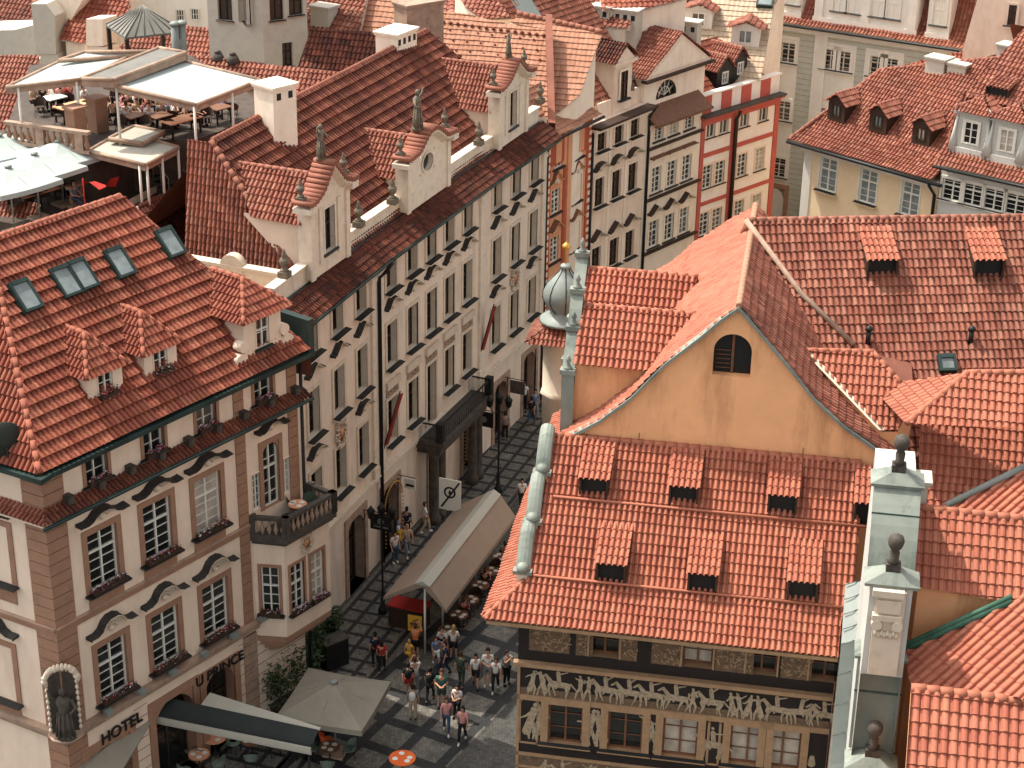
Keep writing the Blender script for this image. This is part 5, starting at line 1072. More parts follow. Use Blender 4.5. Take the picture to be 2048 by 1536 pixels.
# ======================= ochre gable house behind =======================
GY=rp.pt(0,rp.L)[1]+.12; gz=11.5
def gp(px,py): return FE.y(px,py,GY)
ga_=gp(1478,612)
prof=[gp(*p) for p in ((1120,880),(1200,838),(1262,793),(1330,725),(1400,672),(1440,638),(1478,612),(1520,660),(1585,738),(1630,795),(1690,850),(1740,885),(1785,918))]
gh=fempty('ochre_gable_house',Fr(FE.wp(0,GY,0),-9.5),'ochre house with a large curved gable and one arched loft opening','building'); FGH=Fr(FE.wp(0,GY,0),-9.5)
aw=[FGH.y(*p) for p in ((1424,750),(1500,755),(1462,668))]; awx0,awx1=aw[0][0],aw[1][0]; awz0=(aw[0][1]+aw[1][1])/2; awz1=aw[2][1]
mb=MB(); xs=[p[0] for p in prof]; zs_=[p[1] for p in prof]
grid=sorted(set(xs+[awx0,awx1])); 
for a,b in zip(grid,grid[1:]):
    za,zb_=np.interp(a,xs,zs_),np.interp(b,xs,zs_); m=(a+b)/2
    if awx0<m<awx1: mb.face((a,0,0),(b,0,0),(b,0,awz0),(a,0,awz0)); mb.face((a,0,awz1),(b,0,awz1),(b,0,zb_),(a,0,za))
    else: mb.face((a,0,0),(b,0,0),(b,0,zb_),(a,0,za))
aw2=awx1-awx0; rr_=aw2/2; ac=(awx0+awx1)/2
for s_ in(-1,1):
    q=[(ac+s_*rr_*math.cos(t*math.pi/16),awz1-rr_+rr_*math.sin(t*math.pi/16)) for t in range(9)]
    for (a,b),(c,d) in zip(q,q[1:]): mb.face((a,0,b),(ac+s_*rr_,0,b),(ac+s_*rr_,0,d),(c,0,d)); mb.face((a,0,b),(c,0,d),(c,.3,d),(a,.3,b))
mb.face((awx0,0,awz0),(awx0,.3,awz0),(awx0,.3,awz1-rr_),(awx0,0,awz1-rr_)); mb.face((awx1,.3,awz0),(awx1,0,awz0),(awx1,0,awz1-rr_),(awx1,.3,awz1-rr_)); mb.face((awx0,0,awz0),(awx1,0,awz0),(awx1,.3,awz0),(awx0,.3,awz0))
mb.build('gable_wall',K['ochre'],gh)
mb=MB(); mb.face((awx0-.0,.3,awz0),(awx1,.3,awz0),(awx1,.3,awz1),(awx0,.3,awz1)); mb.mi=1; mb.box(ac-.04,ac+.04,.24,.29,awz0,awz1-.02)
for k in range(5): mb.box(awx0+.08,ac-.07,.25,.285,awz0+.16+.15*k,awz0+.18+.15*k)
mb.build('loft_opening',[K['black_metal'],K['wood_brown']],gh)
v0=FGH.y(1400,925); mb=MB(); mb.box(v0[0],v0[0]+.95,-.02,0,v0[1]-.05,v0[1]+.22); mb.build('vent',K['black_metal'],gh)
for px,py in ((1277,905),(1603,935)): x,z=FGH.y(px,py); pipe(gh,[(x,-.1,z-.2),(x,-.1,z+.75)],.018,'lightning_rod','wood_brown')
# side slopes as curved planes: left (towards the street) and right
ridge=prof[6]; RB=9.6        # ridge length backwards
left=[(ridge[0]-x,z) for x,z in prof[:7]][::-1]; 
def prof_from(lst,sgn):
    e=lst[0] if sgn<0 else lst[-1]; L_=[(abs(x-e[0]),z-e[1]) for x,z in (lst if sgn<0 else lst[::-1])]; return e,L_
eL,pL=prof_from(prof[:7],-1); eR,pR=prof_from(prof[6:],1)
rl_=RP((eL[0],-.12,eL[1]),-90,0,prof=pL); rr2=RP((eR[0],-.12,eR[1]),90,0,prof=pR)
tiles(rl_,[(0,0),(-RB-4,0),(-RB,rl_.L),(0,rl_.L)],'roof',K['tile_new'],gh,.2,.3,amp=.03)
tiles(rr2,[(0,0),(RB+1.5,0),(RB,rr2.L),(0,rr2.L)],'roof',K['tile_mid'],gh,.2,.34)
caps([(ridge[0],-.1,ridge[1]),(ridge[0],RB,ridge[1])],'ridge_tiles',K['tile_pale'],gh,.12)
mb=MB(); 
for (a,b),(c,d) in zip(prof,prof[1:]): mb.face((a,-.16,b+.02),(c,-.16,d+.02),(c,.06,d+.09),(a,.06,b+.09)); mb.face((a,-.16,b-.1),(c,-.16,d-.1),(c,-.16,d+.02),(a,-.16,b+.02))
mb.build('verge_strip',K['copper'],gh)
# two cross gables with copper parapets on the street side
CE=empty('cg',(0,0,0)); bpy.data.objects.remove(CE)
for i,(a,b,c,d,zw) in enumerate((((1163,612),(1390,636),(1150,738),(1295,748),0),((1172,538),(1396,546),(1163,612),(1380,630),1))):
    # ridge a-b, eave c-d ; plane through a ridge at height zr
    zr=19.4; rr0=FE.z(a[0],a[1],zr); rdg=rr0; x0,y0=rr0
    # slope towards the camera, 40 degrees
    sl=41; depth=1.65 if i==0 else 2.5; p0=(x0,y0-depth,zr-depth*math.tan(R(sl))); rc=RP(p0,0,sl); L_=depth/math.cos(R(sl)); ub=rc.px(FE,*b)[0]; ud=rc.px(FE,*d)[0]
    o=tiles(rc,[(0,0),(max(ud,2.),0),(ub,L_),(0,L_)],'cross_roof',K['tile_new'],None,.19,.34,amp=.11); reparent(o,gh,FGH,FE)
    o=caps([(x0,y0,zr),(x0+ub,y0,zr)],'ridge_tiles',K['tile_new'],None,.1); reparent(o,gh,FGH,FE)
    rc2=RP((x0+ub,y0+depth,p0[2]),180,sl); o=tiles(rc2,[(0,0),(ub,0),(ub,L_),(0,L_)],'cross_roof',K['tile_new'],None,.19,.34); reparent(o,gh,FGH,FE)
    mb=MB(); mb.box(x0-.0,x0+ub-.3,y0-depth+.15,y0+depth-.15,11.0,p0[2]-.02); mb.prism([(0,0)],0,0) if False else None
    o=mb.build('cross_wall',K['ochre'],None); reparent(o,gh,FGH,FE)
    # parapet following the gable on the street side
    mb=MB(); steps=[(-depth-.1,p0[2]-.35),(-depth+.35,p0[2]+.15),(-depth+.95,p0[2]+.75),(-.35,zr-.1),(0,zr+.35),(.35,zr-.1),(depth-.3,p0[2]+.2),(depth+.1,p0[2]-.2)]
    for (ya,za),(yb,zb_) in zip(steps,steps[1:]):
        mb.mi=0; mb.face((x0-.35,y0+ya,za+.12),(x0+.06,y0+ya,za+.12),(x0+.06,y0+yb,zb_+.12),(x0-.35,y0+yb,zb_+.12)); mb.mi=1; mb.face((x0+.06,y0+ya,za+.12),(x0+.06,y0+ya,za-.5),(x0+.06,y0+yb,zb_-.5),(x0+.06,y0+yb,zb_+.12)); mb.mi=2; mb.face((x0-.35,y0+ya,za+.12),(x0-.35,y0+ya,11),(x0-.35,y0+yb,11),(x0-.35,y0+yb,zb_+.12))
    mb.mi=0
    for ya,za in (steps[0],steps[2],steps[4]): mb.obox((x0-.15,y0+ya+.05,za+.1),.5,.32,.16); mb.lathe((x0-.15,y0+ya+.05,za+.26),[(.16,0),(.12,.08),(.05,.2),(.1,.3),(.02,.5)],8)
    mb.face((x0-.35,y0-depth-.1,11),(x0+.06,y0-depth-.1,11),(x0+.06,y0-depth-.1,p0[2]-.23),(x0-.35,y0-depth-.1,p0[2]-.23))
    o=mb.build('stepped_parapet',[K['copper'],K['verdigris'],K['trim_pale']],None); reparent(o,gh,FGH,FE)
mb=MB(); mb.box(prof[0][0],prof[12][0],.3,RB+3,0,min(prof[0][1],prof[12][1])-.4); mb.build('wall',K['ochre'],gh)
# onion dome oriel over the street
od=FE.on(1115,640,(-.35,0,0),(1,0,0)); 
_y,_z=FE.x(1128,640,-.55); ODX,ODY,OZ=-.55,_y,_z-14.2
on=fempty('onion_dome_turret',Fr(FE.wp(ODX,ODY,0),-9.5),'small oriel turret with a silver onion dome and gilded ball on top','turret')
mb=MB(); rdome=.9; k=rdome
mb.lathe((0,0,OZ+14.2),[(a_*k,b_*.82) for a_,b_ in ((1.15,0),(1.1,.12),(.8,.3),(.6,.5),(.62,.58),(.85,.85),(1.0,1.25),(.98,1.6),(.8,2.0),(.5,2.35),(.28,2.6),(.2,2.8),(.26,2.84),(.22,2.95),(.05,3.0))],16,a0=.2); mb.build('dome',K['zinc'],on)
mb=MB()
for a in range(8): t=.2+a*math.pi/4; mb.tube([(rr*k*math.cos(t)*1.01,rr*k*math.sin(t)*1.01,OZ+14.2+z*.82) for rr,z in ((.6,.5),(.85,.85),(1.0,1.25),(.98,1.6),(.8,2.0),(.5,2.35),(.28,2.6),(.2,2.8))],.022,4)
mb.build('dome_ribs',K['black_metal'],on)
mb=MB(); mb.tube([(0,0,OZ+16.6),(0,0,OZ+17.6)],.03,6); mb.lathe((0,0,OZ+17.4),[(.02,-.17),(.15,-.08),(.17,0),(.15,.08),(.02,.17)],10); mb.build('finial_ball',K['gold'],on)
mb=MB(); mb.lathe((0,0,0),[(.8,OZ+9.2),(.85,OZ+10.9),(.95,OZ+11.0),(.85,OZ+11.1),(.85,OZ+13.3),(1.0,OZ+13.45),(1.05,OZ+13.55)],8,a0=.4)
mb.v=[(x,y,z if z>0 else z) for x,y,z in mb.v]; mb.build('turret_wall',K['trim_pale'],on)
rt_=RP((-1.45,-1.45,13.45),0,35)
for ang,px_,py_ in ((0,-1.35,-1.35),(-90,-1.35,1.35)):
    rq=RP((px_ if ang==0 else -1.35,py_ if ang==0 else -1.35,OZ+13.5),ang,33); 
    if ang==0: tiles(rq,[(0,0),(2.7,0),(1.9,1.0),(.8,1.0)],'skirt_roof',K['tile_mid'],on,.18,.3)
    else: tiles(rq,[(0,0),(-2.7,0),(-1.9,1.0),(-.8,1.0)],'skirt_roof',K['tile_mid'],on,.18,.3)
# ======================= generic roofs placed from the photo =======================
def rhouse(name,label,p0,z,az,slope,planes,tm,wall='cream',cat='house',tw=.2,tl=.34,amp=.085,skirt=True,group=None,zb=0.,inset=.35,capl=(),step=.045):
    "p0: pixel of the eave origin at height z; planes: list of pixel polygons on the first plane"
    P=G(p0[0],p0[1],z); fr=Fr((P[0],P[1],0),az); root=fempty(name,fr,label,cat,group); rp=RP((0,0,z),0,slope)
    for poly in planes:
        uv=[rp.px(fr,*p) for p in poly]; tiles(rp,uv,'roof',tm,root,tw,tl,amp=amp,step=step)
        if skirt:
            mb=MB(); P3=[rp.pt(u,v,-.06) for u,v in uv]; c=sum(P3)/len(P3)
            Q=[p+(c-p)*min(.5,inset/max(.1,np.linalg.norm(c-p))) for p in P3]
            for a,b in zip(Q,Q[1:]+Q[:1]): mb.face(a,b,(b[0],b[1],zb),(a[0],a[1],zb))
            mb.face(*P3); mb.build('wall',K[wall],root)
    return root,fr,rp
# ---- big roof behind the gable house
P=G(1490,470,19.0); 
zr_=ga_[1]+.05; Rg=G(1490,443,zr_+.3); FB=Fr((Rg[0],Rg[1],0),5.5)
big=fempty('long_roof_house',FB,'large house with a long dark red roof with two loft hatches behind the gable','building')
bs=44; bd_=8.2; be=(0,-bd_,zr_+.3-bd_*math.tan(R(bs))); rb=RP(be,0,bs); BL=bd_/math.cos(R(bs))
ur=rb.px(FB,2090,432)[0]; 
tiles(rb,[(3.6,0),(ur+3,0),(ur+3,BL),(0,BL)],'roof',K['tile_mid'],big,.21,.34)
caps([rb.pt(0,BL),rb.pt(ur+3,BL)],'ridge_tiles',K['tile_mid'],big,.12); val=[rb.pt(0,BL,.12),rb.pt(*rb.px(FB,1600,590),.12),rb.pt(*rb.px(FB,1705,692),.12)]
mb=MB(); mb.tube(val,.1,6); mb.build('valley_strip',K['stone'],big)
mb=MB(); mb.face(rb.pt(0,BL,-.05),rb.pt(ur+3,BL,-.05),(ur+3,8,be[2]),(0,8,be[2])); mb.box(.2,ur+2.6,-bd_+.4,8,0,be[2]); mb.build('wall',K['cream'],big)
for (px,py) in ((1762,563),(1975,563)):
    u,v=rb.px(FB,px,py); Pq=rb.pt(u,v); shed_dormer(big,be[1],be[2],bs,Pq[0],1.05,Pq[1],.75,24,K['tile_new'],tw=.2)
for (px,py) in ((1735,690),(1940,690)):
    Pq=rb.pt(*rb.px(FB,px,py)); mb=MB(); mb.tube([Pq,Pq+(0,0,.55)],.09,8); mb.lathe(Pq+(0,0,.55),[(.14,0),(.12,.08),(.02,.16)],8); mb.build('vent_pipe',K['black_metal'],big)
u,v=rb.px(FB,1875,748); skylight(big,rb,u,v,.6,.6)
# ---- cross hip roof on the right slope of the gable house
zc=18.45; Pc=FE.loc(G(1612,703,zc)); 
def fe_plane(p0,ang,slope): return RP(p0,ang,slope)
sl=42; dpt=3.3; rX=fe_plane((Pc[0],Pc[1]-dpt,zc-dpt*math.tan(R(sl))),0,sl)
uvs=[rX.px(FE,*p) for p in ((1612,703),(1745,706),(1828,800),(1795,862),(1765,862))]
chn=fempty('side_roof',FE,'small hipped tiled roof between the gable house and the long dark red roof','roof')
ps=sorted(uvs,key=lambda q:q[0]); tiles(rX,[uvs[0],uvs[1],uvs[2],uvs[3],uvs[4]][::-1],'roof',K['tile_new'],chn,.2,.34)
caps([rX.pt(*uvs[0]),rX.pt(*uvs[1])],'ridge_tiles',K['tile_new'],chn,.1); caps([rX.pt(*uvs[1]),rX.pt(*uvs[2])],'hip_tiles',K['tile_new'],chn,.1)
mb=MB(); a,b=rX.pt(*uvs[0],.06),rX.pt(*uvs[4],.06); mb.face(a-(.12,.0,0),a+(.12,0,0),b+(.12,0,0),b-(.12,0,0))
Q=[rX.pt(*q,-.05) for q in uvs]; mb.mi=1
for p,q in zip(Q,Q[1:]+Q[:1]): mb.face(p,q,(q[0],q[1],0),(p[0],p[1],0))
mb.mi=2; mb.face(Q[1],Q[2],(Q[2][0],Q[2][1]+3,Q[2][2]),(Q[1][0],Q[1][1]+3,Q[1][2]-2.5)); mb.build('wall',[K['trim_pale'],K['ochre'],K['tile_mid']],chn)
# ---- copper capped party wall with ball finials
FW=Fr(FE.wp(0,0,0),-9.5); 
pw=fempty('party_wall',FW,'stepped party wall with silver green copper caps on the right side of the painted house','wall')
# caps seen at: lower big (1700-1815, 1305-1500), upper (1750-1835, 960-1165)
def FEx(px,py,z): return FE.z(px,py,z)
capz=[(1740,1640,10.6),(1757,1305,12.9),(1775,1170,14.9),(1795,960,16.2)]
wx0,wx1=11.35,12.65
def capspan(y0,z0,y1,z1,x0=wx0,x1=wx1,bulge=.35,n=8,name='copper_cap'):
    mb=MB(); pr=[(y0+(y1-y0)*t,z0+(z1-z0)*t+bulge*math.sin(t*math.pi)*(1-.45*t)) for t in np.linspace(0,1,n)]
    for (a,b),(c,d) in zip(pr,pr[1:]): mb.face((x0,a,b),(x1,a,b),(x1,c,d),(x0,c,d)); mb.face((x0,a,b),(x0,c,d),(x0,c,d-.25),(x0,a,b-.25)); mb.face((x1,c,d),(x1,a,b),(x1,a,b-.25),(x1,c,d-.25))
    m=pr[n//2]; mb.mi=1; mb.box(x0-.01,x1+.01,m[0]-.015,m[0]+.015,m[1]-.05,m[1]+.02)
    return mb.build(name,[K['copper'],K['copper_dark']],pw),pr
wy=lambda px,py: FE.x(px,py,(wx0+wx1)/2)
segs=[((1740,1500),(1762,1330)),((1782,1150),(1793,975))]
allpr=[]
A0=(-6.55,12.9); A1=(-4.85,14.5); PY=-3.95; PZ=FE.y(1778,1172,PY)[1]
B0=(-3.3,FE.y(1781,1108,-3.3)[1]); B1=(-1.35,FE.y(1796,975,-1.35)[1])
allpr=[]
A0=wy(1743,1500);A1=wy(1762,1322);B0=wy(1782,1140);B1=wy(1795,975); Cn=wy(1735,1600)
for (s0,s1) in ((A0,A1),(B0,B1)):
    o,pr=capspan(s0[0],s0[1],s1[0],s1[1]); allpr.append(pr)
ped=[]
def pedestal(y,z,label,group='ball finials on the party wall'):
    mb=MB(); mb.box(wx0-.08,wx1+.08,y-.42,y+.42,z-.1,z); 
    mb.face((wx0-.1,y-.45,z),(wx1+.1,y-.45,z),((wx0+wx1)/2+.2,y-.2,z+.28),((wx0+wx1)/2-.2,y-.2,z+.28)); mb.face((wx1+.1,y-.45,z),(wx1+.1,y+.45,z),((wx0+wx1)/2+.2,y+.2,z+.28),((wx0+wx1)/2+.2,y-.2,z+.28)); mb.face((wx0-.1,y+.45,z),(wx0-.1,y-.45,z),((wx0+wx1)/2-.2,y-.2,z+.28),((wx0+wx1)/2-.2,y+.2,z+.28)); mb.face((wx1+.1,y+.45,z),(wx0-.1,y+.45,z),((wx0+wx1)/2-.2,y+.2,z+.28),((wx0+wx1)/2+.2,y+.2,z+.28))
    mb.build('copper_hood',K['copper'],pw)
    f=MB(); f.box(-.24,.24,-.2,.2,0,.3); f.lathe((0,0,.3),[(.22,0),(.15,.1),(.17,.38),(.12,.5),(.18,.54),(.24,.64),(.28,.8),(.24,.97),(.12,1.06),(.02,1.1)],12)
    o=f.build('ball_finial',K['stone_dark'],None,FE.wp((wx0+wx1)/2,y,z+.24),R(-9.5)); o.scale=(.82,.82,.82); tag(o,label,'finial',group)
pedestal(A0[0]-.35,A0[1]-.15,'brown stone ball finial at the bottom edge of the photo, lowest on the party wall')
pedestal(A1[0]+.42,A1[1]+.1,'brown stone ball finial above the large lower copper cap of the party wall')
pedestal(PY+.38,PZ+.05,'brown stone ball finial on the copper hood above the carved pillar')
pedestal(B1[0]+.35,B1[1]+.1,'brown stone ball finial at the top end of the party wall, below the ochre gable')
mb=MB(); ws=[(A0[0]-6,A0[1]-5),(A0[0]-.9,A0[1]-.3)]+[(q_[0],q_[1]-.2) for q_ in allpr[0]]+[(PY,A1[1]),(PY+.01,PZ)]+[(q_[0],q_[1]-.2) for q_ in allpr[1]]+[(B1[0]+2.8,B1[1]-.2)]
for (a,b),(c,d) in zip(ws,ws[1:]):
    for x in (wx0+.08,wx1-.08): mb.face((x,a,0),(x,c,0),(x,c,d),(x,a,b))
    mb.face((wx0+.08,a,b),(wx1-.08,a,b),(wx1-.08,c,d),(wx0+.08,c,d))
mb.face((wx0+.08,ws[0][0],0),(wx1-.08,ws[0][0],0),(wx1-.08,ws[0][0],ws[0][1]),(wx0+.08,ws[0][0],ws[0][1]))
mb.build('wall_body',K['grey_wall'],pw)
# carved pillar front and the leaning lower flashing on the left
mb=MB(); yf=PY-.02; zb0=A1[1]+.1; zt0=PZ+.0
mb.box(wx0+.25,wx1-.25,yf-.12,yf,zb0,zt0-.1); mb.box(wx0+.15,wx1-.3,yf-.22,yf,zt0-.25,zt0-.05); mb.box(wx0+.3,wx1-.35,yf-.2,yf-.1,zt0-.75,zt0-.35); mb.box(wx0+.2,wx1-.3,yf-.24,yf,zt0-.98,zt0-.82)
for s_ in(-1,1): mb.tube([((wx0+wx1)/2+s_*.28-.03,yf-.26,zt0-1.12),((wx0+wx1)/2+s_*.28-.03,yf-.05,zt0-1.12)],.15,10)
for k in range(8): mb.lathe(((wx0+wx1)/2-.3+.08*k,yf-.16,zt0-1.4-.05*(k%2)),[(.02,-.12),(.07,0),(.02,.1)],5)
mb.build('carved_pillar',K['trim_pale'],pw)
mb=MB(); 
L0=(1.3,12.95)
fl=[(1.6,13.1),(.0,11.95),(-1.0,8.2),(-4,-.0)]
for (a,b),(c,d) in zip(fl,fl[1:]): mb.face((11.0,a,b+.1),(11.5,a,b+.25),(11.5,c,d+.25),(11.0,c,d+.1)); mb.face((11.0,a,b+.1),(11.0,c,d+.1),(11.0,c,d-.2),(11.0,a,b-.2))
mb.mi=1
for k in range(8): t=k/4; a_,b_=(fl[0],fl[1]) if t<1 else (fl[1],fl[2]); t=t if t<1 else t-1; y=a_[0]+(b_[0]-a_[0])*t; z=a_[1]+(b_[1]-a_[1])*t; mb.tube([(11.0,y-.1,z+.12),(11.25,y-.05,z+.21),(11.5,y+.1,z+.28)],.014,4)
mb.mi=0
mb.build('flashing',[K['zinc'],K['copper_dark']],pw)
mb=MB(); 
for (a,b),(c,d) in zip(fl,fl[1:]): mb.face((11.02,a,0),(11.02,c,0),(11.02,c,d),(11.02,a,b))
mb.face((11.02,fl[0][0],0),(11.5,fl[0][0],0),(11.5,fl[0][0],fl[0][1]),(11.02,fl[0][0],fl[0][1])); mb.build('wall_side',K['trim_white'],pw)
# ---- roofs right of the party wall
rhs=[]
def rr_house(name,label,p0,z,az,slope,poly,tm,**k): return rhouse(name,label,p0,z,az,slope,[poly],tm,cat='roof',**k)
rA,fA,pA=rr_house('roof_house','red tiled roof right of the upper copper cap, its eave over an ochre wall',(1822,1178),15.3,-9.5,43,((1815,1172),(2120,1222),(2120,1048),(1838,1018)),K['tile_new'],wall='ochre',tw=.235,tl=.36,amp=.075)
caps([pA.pt(*pA.px(fA,1838,1018)),pA.pt(*pA.px(fA,2120,1048))],'ridge_tiles',K['tile_new'],rA,.13)
rB,fB,pB=rr_house('roof_house','bright red tiled roof at the bottom right corner of the photo',(1790,1640),11.6,-9.5,43,((1800,1700),(2150,1760),(2150,1418),(1822,1378)),K['tile_new'],wall='ochre',tw=.26,tl=.38,amp=.08)
caps([pB.pt(*pB.px(fB,1822,1378)),pB.pt(*pB.px(fB,2150,1418))],'ridge_tiles',K['tile_new'],rB,.15)
# slope with rows running diagonally: faces left
def facing(name,label,p0,z,ang,slope,poly,tm,tw=.26,tl=.4,wall='ochre',cat='roof',amp=.11,skirt=True,**k): return rhouse(name,label,p0,z,ang,slope,[poly],tm,wall=wall,cat=cat,tw=tw,tl=tl,amp=amp,skirt=skirt,step=.012,**k)
rC,fC,pC=facing('roof_house','striped red roof slope descending to a green gutter, right of the lower copper cap',(1822,1310),13.7,-62,32,((1812,1300),(2110,1165),(2110,1410),(1822,1370)),K['tile_new'])
mb=MB(); a,b=pC.pt(*pC.px(fC,1812,1302),.1),pC.pt(*pC.px(fC,2025,1205),.1); mb.tube([a,b],.12,8); mb.tube([a+(0,0,.14),b+(0,0,.14)],.07,6); mb.build('gutter',K['verdigris'],rC)
rD,fD,pD=rr_house('roof_house','hipped red roof above the deep red shaded slope at the right edge',(1830,850),17.5,-9.5,40,((1812,850),(2120,860),(2120,748),(1935,748)),K['tile_new'],wall='ochre',tw=.22,tl=.34,skirt=False)
caps([pD.pt(*pD.px(fD,1812,850)),pD.pt(*pD.px(fD,1935,748)),pD.pt(*pD.px(fD,2120,748))],'hip_tiles',K['tile_new'],rD,.12)
a,b=pD.pt(*pD.px(fD,1812,850)),pD.pt(*pD.px(fD,1935,748)); rpx=RP(a,-68,35); q=b-a; rpx=RP(a,-68,math.degrees(math.atan2(q[2],q@rpx.P))); uu,vv=rpx.uv(b); k2=rpx.px(FE if False else fD,1807,766); tiles(rpx,[(0,0),(uu,vv),(k2[0],max(k2[1],.2)),(k2[0],0)],'roof',K['tile_new'],rD,.2,.3,amp=.04)
rE,fE_,pE=rr_house('roof_house','deep red shaded roof slope between the party wall and the right edge',(1860,950),15.4,-9.5,46,((1838,962),(2120,990),(2120,840),(1840,840)),K['tile_new'],wall='ochre',tw=.22,tl=.34)
rF,fF,pF=rr_house('roof_house','short tiled slope just right of the topmost ball finial',(1840,1020),14.6,-9.5,40,((1838,1022),(1900,1032),(1990,980),(1835,962)),K['tile_new'],wall='ochre',tw=.22,tl=.34)
rG,fG,pG=facing('roof_house','pale striped roof corner with a metal edge at the right side of the photo',(1900,1015),14.9,-62,30,((1895,1018),(2110,915),(2110,1050),(1990,1035)),K['tile_new'])
mb=MB(); a,b=pG.pt(*pG.px(fG,1895,1018),.15),pG.pt(*pG.px(fG,2110,912),.15); mb.tube([a,b],.12,6); mb.build('metal_edge',K['zinc'],rG)
# small white chimney with metal plate beside the top finial
P=FE.wp(12.7,B1[0]+1.9,0); tag(chimney('chimney',(P[0],P[1],16.1),-9.5,.55,.6,1.5,'narrow white chimney between the top ball finial and the hipped roof',holes=False,z0=2),None)
# ======================= green and white palace =======================
GP=G(1570,470,0); FG=Fr(GP,-30.7)
gx0=FG.y(1521,100)[0]; FG=Fr(FG.wp(gx0,0,0),-30.7)
gz=FG.y(1521,60)[1]
def gq(x,y): return (1500+x/4.876,y/4.876)
ST_g=dict(id='g',cm='white_wall',cb=.22,ct=.06,r=.14,tr=.68,rows=(.2,.4,.84),f=.06,sd=.2,sm='white_wall',panel=.0); ST_gt=dict(ST_g,id='gt',arch=0,cb=.25)
def gw(l,r,t,b): a=FG.y(*gq(l,b)); c=FG.y(*gq(r,b)); e=FG.y(*gq((l+r)/2,t)); return ((a[0]+c[0])/2,(a[1]+c[1])/2,c[0]-a[0],e[1]-(a[1]+c[1])/2,ST_g)
gwin=[gw(330,395,405,600),gw(745,805,480,680),gw(862,935,490,695),gw(1195,1260,555,760),gw(1318,1390,575,780)]
zr0=sum(q[1] for q in gwin)/len(gwin); hr0=sum(q[3] for q in gwin)/len(gwin); gwin=[(q[0],zr0,.95,hr0,ST_g) for q in gwin]
fl=3.9; gl=[(q[0],q[1]-fl,q[2],q[3],ST_g) for q in gwin]+[(q[0],q[1]-2*fl,q[2],q[3],ST_g) for q in gwin]
gz=zr0+hr0+1.35
ghs,_=None,None
gp_=simple_house(FG,'palace','grey green and white palace with rusticated bays and a red mansard roof',30,gz,12,'green_wall',gwin+gl)
band(FG,gp_,'white_wall',(-.02,30,-.14,0,gz-.55,gz-.0),*[(q-.42,q+.42,-.12,0,0,gz-.55) for q in [sum(p)/2 for p in ((gwin[0][0]+1.9,gwin[0][0]+2.6),((gwin[2][0]+gwin[3][0])-.3,(gwin[2][0]+gwin[3][0])+.3))]],name='white_band')
hs_=[(q[0]-q[2]/2,q[0]+q[2]/2,q[1],q[1]+q[3]) for q in gwin+gl]
for a_,b_ in ((gwin[1][0]-.85,gwin[2][0]+.85),(gwin[3][0]-.85,gwin[4][0]+.85),(gwin[0][0]-.75,gwin[0][0]+.75)): mb=MB(); wallgrid(mb,a_,b_,0,gz-.9,hs_,y=-.02); mb.build('window_panel',K['white_wall'],gp_)
gj=MB(); 
for k in range(40): gj.box(0,30,-.008,0,.4+k*.36,.43+k*.36)
gj.build('groove_pattern',K['stone'],gp_)
ga2=simple=None
o=win(gp_,1.6,0,1.8,3.2,dict(ST_arch,id='gar')) 
rgm=RP((-.5,-.6,gz),0,0,prof=[(0,0),(.8,.45),(1.3,1.1),(1.9,2.6),(2.6,4.6),(3.0,6.0)])
tiles(rgm,[(0,0),(31,0),(31,rgm.L),(0,rgm.L)],'roof',K['tile_mid'],gp_,.24,.36); mb=MB(); mb.box(0,30,2.45,11,gz,gz+6); mb.build('roof_core',K['tile_old'],gp_); pipe(gp_,[(-.5,-.68,gz-.05),(30,-.68,gz-.05)],.09,'gutter')
pipe(gp_,[(.12,-.1,gz-.2),(.12,-.1,0)],.08)
def gd(l,r,zb,zt,double,ped=False):
    a=FG.y(*gq(l,240),-.1)[0]; c=FG.y(*gq(r,260),-.1)[0]; cx=(a+c)/2; w_=c-a; mb=MB(); st=dict(id='gd',cm='white_wall',cb=.16,r=.06,tr=.62,rows=(),f=.06,fm='win_white',sd=.1,gm='glass_warm')
    mb.box(-w_/2,w_/2,.0,3.0,gz+.35,gz+zt); mb.box(-w_/2-.05,w_/2+.05,-.12,.0,gz+.35,gz+.65); mb.box(-w_/2-.1,w_/2+.1,-.25,.1,gz+zt-.3,gz+zt)
    if double:
        mb.box(-w_/2+.05,-w_/2+.6,-.12,0,gz+.65,gz+zt-.3); mb.box(w_/2-.6,w_/2-.05,-.12,0,gz+.65,gz+zt-.3); mb.box(-.3,.3,-.12,0,gz+.65,gz+zt-.3)
    d=mb.build('dormer',K['white_wall'],gp_,(cx,0,0))
    xs_=[-w_*.26,-w_*.26+1.15-.15,w_*.26-1.0,w_*.26] if double else [0]
    for x in xs_: win(d,x,gz+1.15,.75,1.6,dict(st),y=-.03)
    if ped:
        for s_ in (-1,1):
            sl_=28; hw_=w_/2+.35; rpd=RP((s_*hw_,-.45,gz+zt),90 if s_>0 else -90,sl_); Ld=hw_/math.cos(R(sl_)); tiles(rpd,[(0,0),(s_*3.4,0),(s_*3.4,Ld),(0,Ld)],'dormer_roof',K['tile_mid'],d,.22,.34)
        mb=MB(); mb.face((-w_/2-.2,-.3,gz+zt),(w_/2+.2,-.3,gz+zt),(0,-.3,gz+zt+.85)); mb.build('pediment',K['cream'],d)
gd(300,480,0,3.6,False); gd(610,1620,0,4.4,True); gd(1720,1940,0,3.7,False,True)
